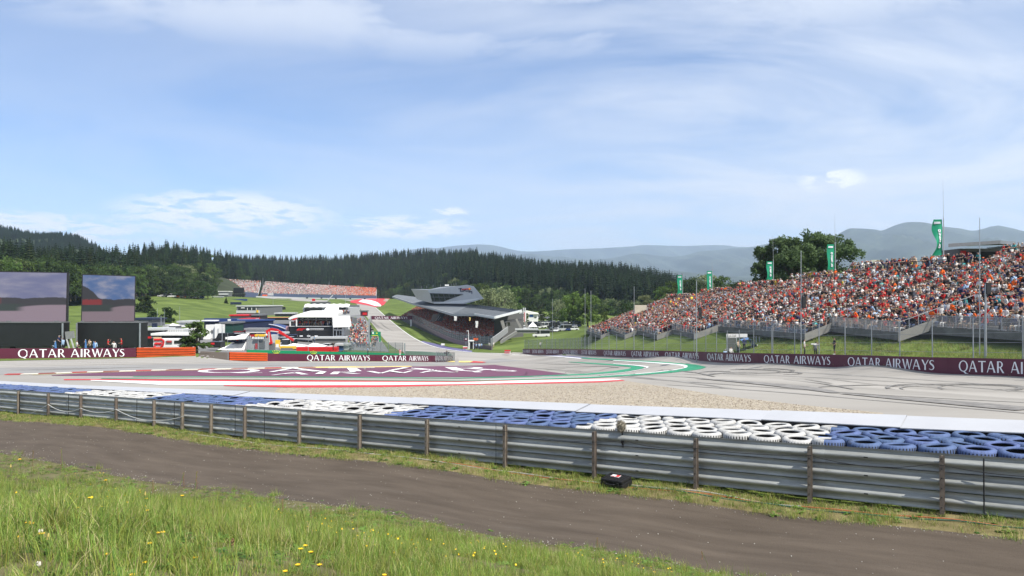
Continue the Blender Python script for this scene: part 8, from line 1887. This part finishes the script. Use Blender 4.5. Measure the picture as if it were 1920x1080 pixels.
for _ in range(2600):
    e = gr_r.uniform(0.3, 2.6); s = gr_r.uniform(S0, S1); x, y = rail_of_s(s, 11.75-e)
    if _nz(x, y, 0.9, 2.0) < 0.7 or y < 2: continue
    q = gr_r.uniform(0.005, 0.016); pts.append((x, y, gz(x, y)+0.01)); rot.append((gr_r.uniform(0, 1), 0, gr_r.uniform(0, 6.28))); scl.append((q, q, q)); idx.append(int(gr_r.integers(0, 4)))
scatter('loose_stones', pts, rot, scl, idx, STN, None, 'pale loose stone chips on the service road and its edges', 'gravel')
# gravel trap pebbles near enough to be told from a flat bed
pts, rot, scl, idx = [], [], [], []
gpx = np.array([p[0] for p in gh]); gpy = np.array([p[1] for p in gh])
for _ in range(22000):
    px = gr_r.uniform(560, 1640); c = gr_r.uniform(20.0, 34.0)**1.0; D = rail_D(px, c); x = (px-960)/FPX*D; z = gz(x, D); y_ = 540-FPX*math.tan(math.atan2(z-CZ, D)-PITCH)
    if y_ < np.interp(px, gpx, gpy)+0.4: continue
    q = gr_r.uniform(0.012, 0.032); pts.append((x, D, z+0.02)); rot.append((gr_r.uniform(0, 1), 0, gr_r.uniform(0, 6.28))); scl.append((q, q, q)); idx.append(int(gr_r.integers(0, 4)))
GV = [me.copy() for me in STN]
for me in GV: me.materials.clear(); me.materials.append(M('gravel_pebble', (0.31, 0.265, 0.205), 0.9, var=0.3, scale=8, rnd=0.35))
scatter('gravel_pebbles', pts, rot, scl, idx, GV, None, 'beige pebbles of the gravel trap beyond the tyre wall', 'gravel')
# single flowers and tall stalks one can point at
m_stem = gmat('flower_stem', (0.13, 0.19, 0.05), (0.19, 0.25, 0.07)); m_pet = M('yellow_petal', (0.80, 0.50, 0.015), 0.6, var=0.12, scale=30); m_bud = M('closed_bud', (0.42, 0.33, 0.10), 0.7, var=0.25, scale=30); m_wf = M('white_clover_head', (0.62, 0.58, 0.50), 0.8, var=0.2, scale=40); m_rd = M('sorrel_red', (0.20, 0.12, 0.06), 0.8, var=0.3, scale=30)
def flower(px, py, D, kind, label):
    top = V(px, py, D); g = np.random.default_rng(int(px*3+py)); zb = gz(top.x, D); L = max(0.08, top.z-zb); b = Vector((top.x+g.normal()*0.04*L*3, D+g.normal()*0.03, zb)); o = empty(kind[1], b, label, 'flower', kind[2])
    m_ = b.lerp(top, 0.5)+Vector((g.normal()*0.02, 0, 0)); mb = MB(); mb.pipe([b, m_, top], 0.0028, 5); mb.build('stem', m_stem, o); mb = MB()
    if kind[0] == 'y':
        for k in range(18):
            a = 2*math.pi*k/18+g.uniform(-.1, .1); r = 0.019*g.uniform(.85, 1.1); d = Vector((math.cos(a), math.sin(a)*0.9, 0.25+0.2*(k % 2))); p = Vector((-math.sin(a), math.cos(a), 0))*0.0042
            mb.add((top+d*0.004-p*0.5, top+d*0.004+p*0.5, top+d*r+p, top+d*r-p), ((0, 1, 2, 3),))
        mb.ball(top+Vector((0, 0, 0.002)), (0.007, 0.007, 0.005), 8, 5); mb.build('petals', m_pet, o)
        mb = MB(); mb.tube(top-Vector((0, 0, 0.012)), top+Vector((0, 0, 0.001)), 0.003, 0.007, 7); mb.build('calyx', m_stem, o)
    elif kind[0] == 'b': mb.tube(top-Vector((0, 0, 0.022)), top+Vector((0.003, 0, 0.012)), 0.009, 0.004, 8); mb.build('bud', m_bud, o)
    elif kind[0] == 'w':
        for k in range(60): d = Vector(g.normal(size=3)).normalized(); mb.ball(top+d*0.011, 0.0035, 4, 3)
        mb.build('flower_head', m_wf, o)
    else:
        for k in range(26): q = top-Vector((g.normal()*0.006, g.normal()*0.006, L*0.35*k/26)); mb.ball(q, 0.005, 5, 3)
        mb.build('seed_head', m_rd, o)
YF = ('y', 'hawkbit_flower', 'yellow flowers in the meadow'); BF = ('b', 'goatsbeard_bud', 'closed buds in the meadow'); WF = ('w', 'clover_flower', 'white clover heads in the meadow'); SF = ('s', 'sorrel_stalk', 'tall seed stalks in the meadow')
fl_ = [(37, 862, 9.0, YF, 'yellow flower on the tall stalk at the left edge, above the rest'), (52, 981, 5.4, YF, 'yellow flower cluster low at the left, beside the clover, upper one'), (59, 983, 5.3, YF, 'yellow flower joined to the upper left cluster'), (78, 1002, 4.9, YF, 'bright yellow flower under the white clover head at the left'), (37, 1008, 4.9, YF, 'pale yellow flower left of the bright one under the clover'), (198, 901, 8.6, YF, 'yellow flower on a leaning stalk in the upper left meadow'), (168, 934, 7.4, YF, 'yellow flower left of the leaning pinkish bud'), (145, 953, 6.8, YF, 'small yellow flower in the left middle meadow'), (297, 1000, 5.9, YF, 'left of two yellow flowers side by side in the middle left'), (306, 999, 5.9, YF, 'right of two yellow flowers side by side in the middle left'), (281, 1020, 5.4, YF, 'yellow flower below the pair in the middle left'), (198, 1041, 4.7, YF, 'yellow flower low in the meadow below the left clover'), (273, 1056, 4.9, YF, 'yellow flower near the bottom edge, left of the centre stalks'), (250, 1079, 4.4, YF, 'yellow flower cut by the bottom edge at the left'), (366, 1047, 5.3, YF, 'yellow flower near the bottom at the foot of the sorrel'), (564, 1030, 6.2, YF, 'yellow flower in the lower middle meadow, upper of a group'), (573, 1024, 6.3, YF, 'yellow flower touching the upper middle group'), (558, 1060, 5.8, YF, 'yellow flower, brightest of the lower middle group'), (535, 1072, 5.6, YF, 'yellow flower at the bottom edge of the middle group'), (583, 1036, 6.1, YF, 'orange yellow flower right of the middle group'), (599, 1060, 6.0, YF, 'yellow flower at the right of the bottom middle group'), (721, 1079, 6.3, YF, 'yellow flower cut by the bottom edge in the middle'), (342, 930, 8.6, YF, 'small yellow flower near the tall thin stalks'), (277, 958, 7.4, YF, 'small yellow flower below the pinkish bud'),
       (272, 924, 7.6, BF, 'pinkish closed bud on a thick leaning stalk'), (25, 995, 5.0, BF, 'closed bud at the far left beside the clover'), (90, 1004, 4.6, BF, 'closed yellowish bud right of the bright yellow flower'), (20, 872, 8.8, BF, 'drooping bud at the left edge beside the tall flower'),
       (76, 996, 4.95, WF, 'white clover head touching the bright yellow flower'), (152, 996, 5.5, WF, 'single white clover head in the left meadow'), (72, 1057, 4.3, WF, 'small white clover head near the bottom left'),
       (369, 884, 9.6, SF, 'tallest stalk with small buds over the service road'), (345, 886, 9.6, SF, 'leaning stalk left of the tallest stalk'), (62, 845, 11, SF, 'thin stalk before the road at the far left'), (115, 842, 11, SF, 'thin stalk before the road, second from the left'), (287, 901, 9.5, SF, 'red brown seed stalk near the road edge'), (436, 1010, 6.0, SF, 'dark red sorrel in the lower middle left'), (530, 935, 9.5, SF, 'tall pale stalk at the road edge, left of two in the middle'), (583, 948, 9.2, SF, 'tall pale stalk at the road edge, right of two in the middle'), (1120, 1008, 11.4, SF, 'thin stalk at the road edge in the right part'), (1316, 1034, 11.4, SF, 'rightmost thin stalk at the road edge')]
for a in fl_: flower(*a)
# a sprinkle of small yellow blossoms nobody would count
mb = MB(); 
for k in range(12):
    a = 2*math.pi*k/12; d = Vector((math.cos(a), math.sin(a), 0.3)); p = Vector((-math.sin(a), math.cos(a), 0))*0.3; mb.add((d*0.1-p*0.4, d*0.1+p*0.4, d+p, d-p), ((0, 1, 2, 3),))
bl = mb.mesh('blossom', m_pet); pts, rot, scl, idx = [], [], [], []
for x, y in bank_pts(900, 3.5, 11.6, 0, 1420):
    if _nz(x, y, 0.7, 5.0) < 0.15: continue
    q = gr_r.uniform(0.006, 0.011); pts.append((x, y, gz(x, y)+gr_r.uniform(0.06, 0.24)*(0.5 if edge(x, y) < 2 else 1))); rot.append((gr_r.normal()*0.5, gr_r.normal()*0.5, 0)); scl.append((q, q, q)); idx.append(0)
scatter('small_blossoms', pts, rot, scl, idx, [bl], None, 'sprinkle of tiny yellow blossoms through the meadow', 'flowers')
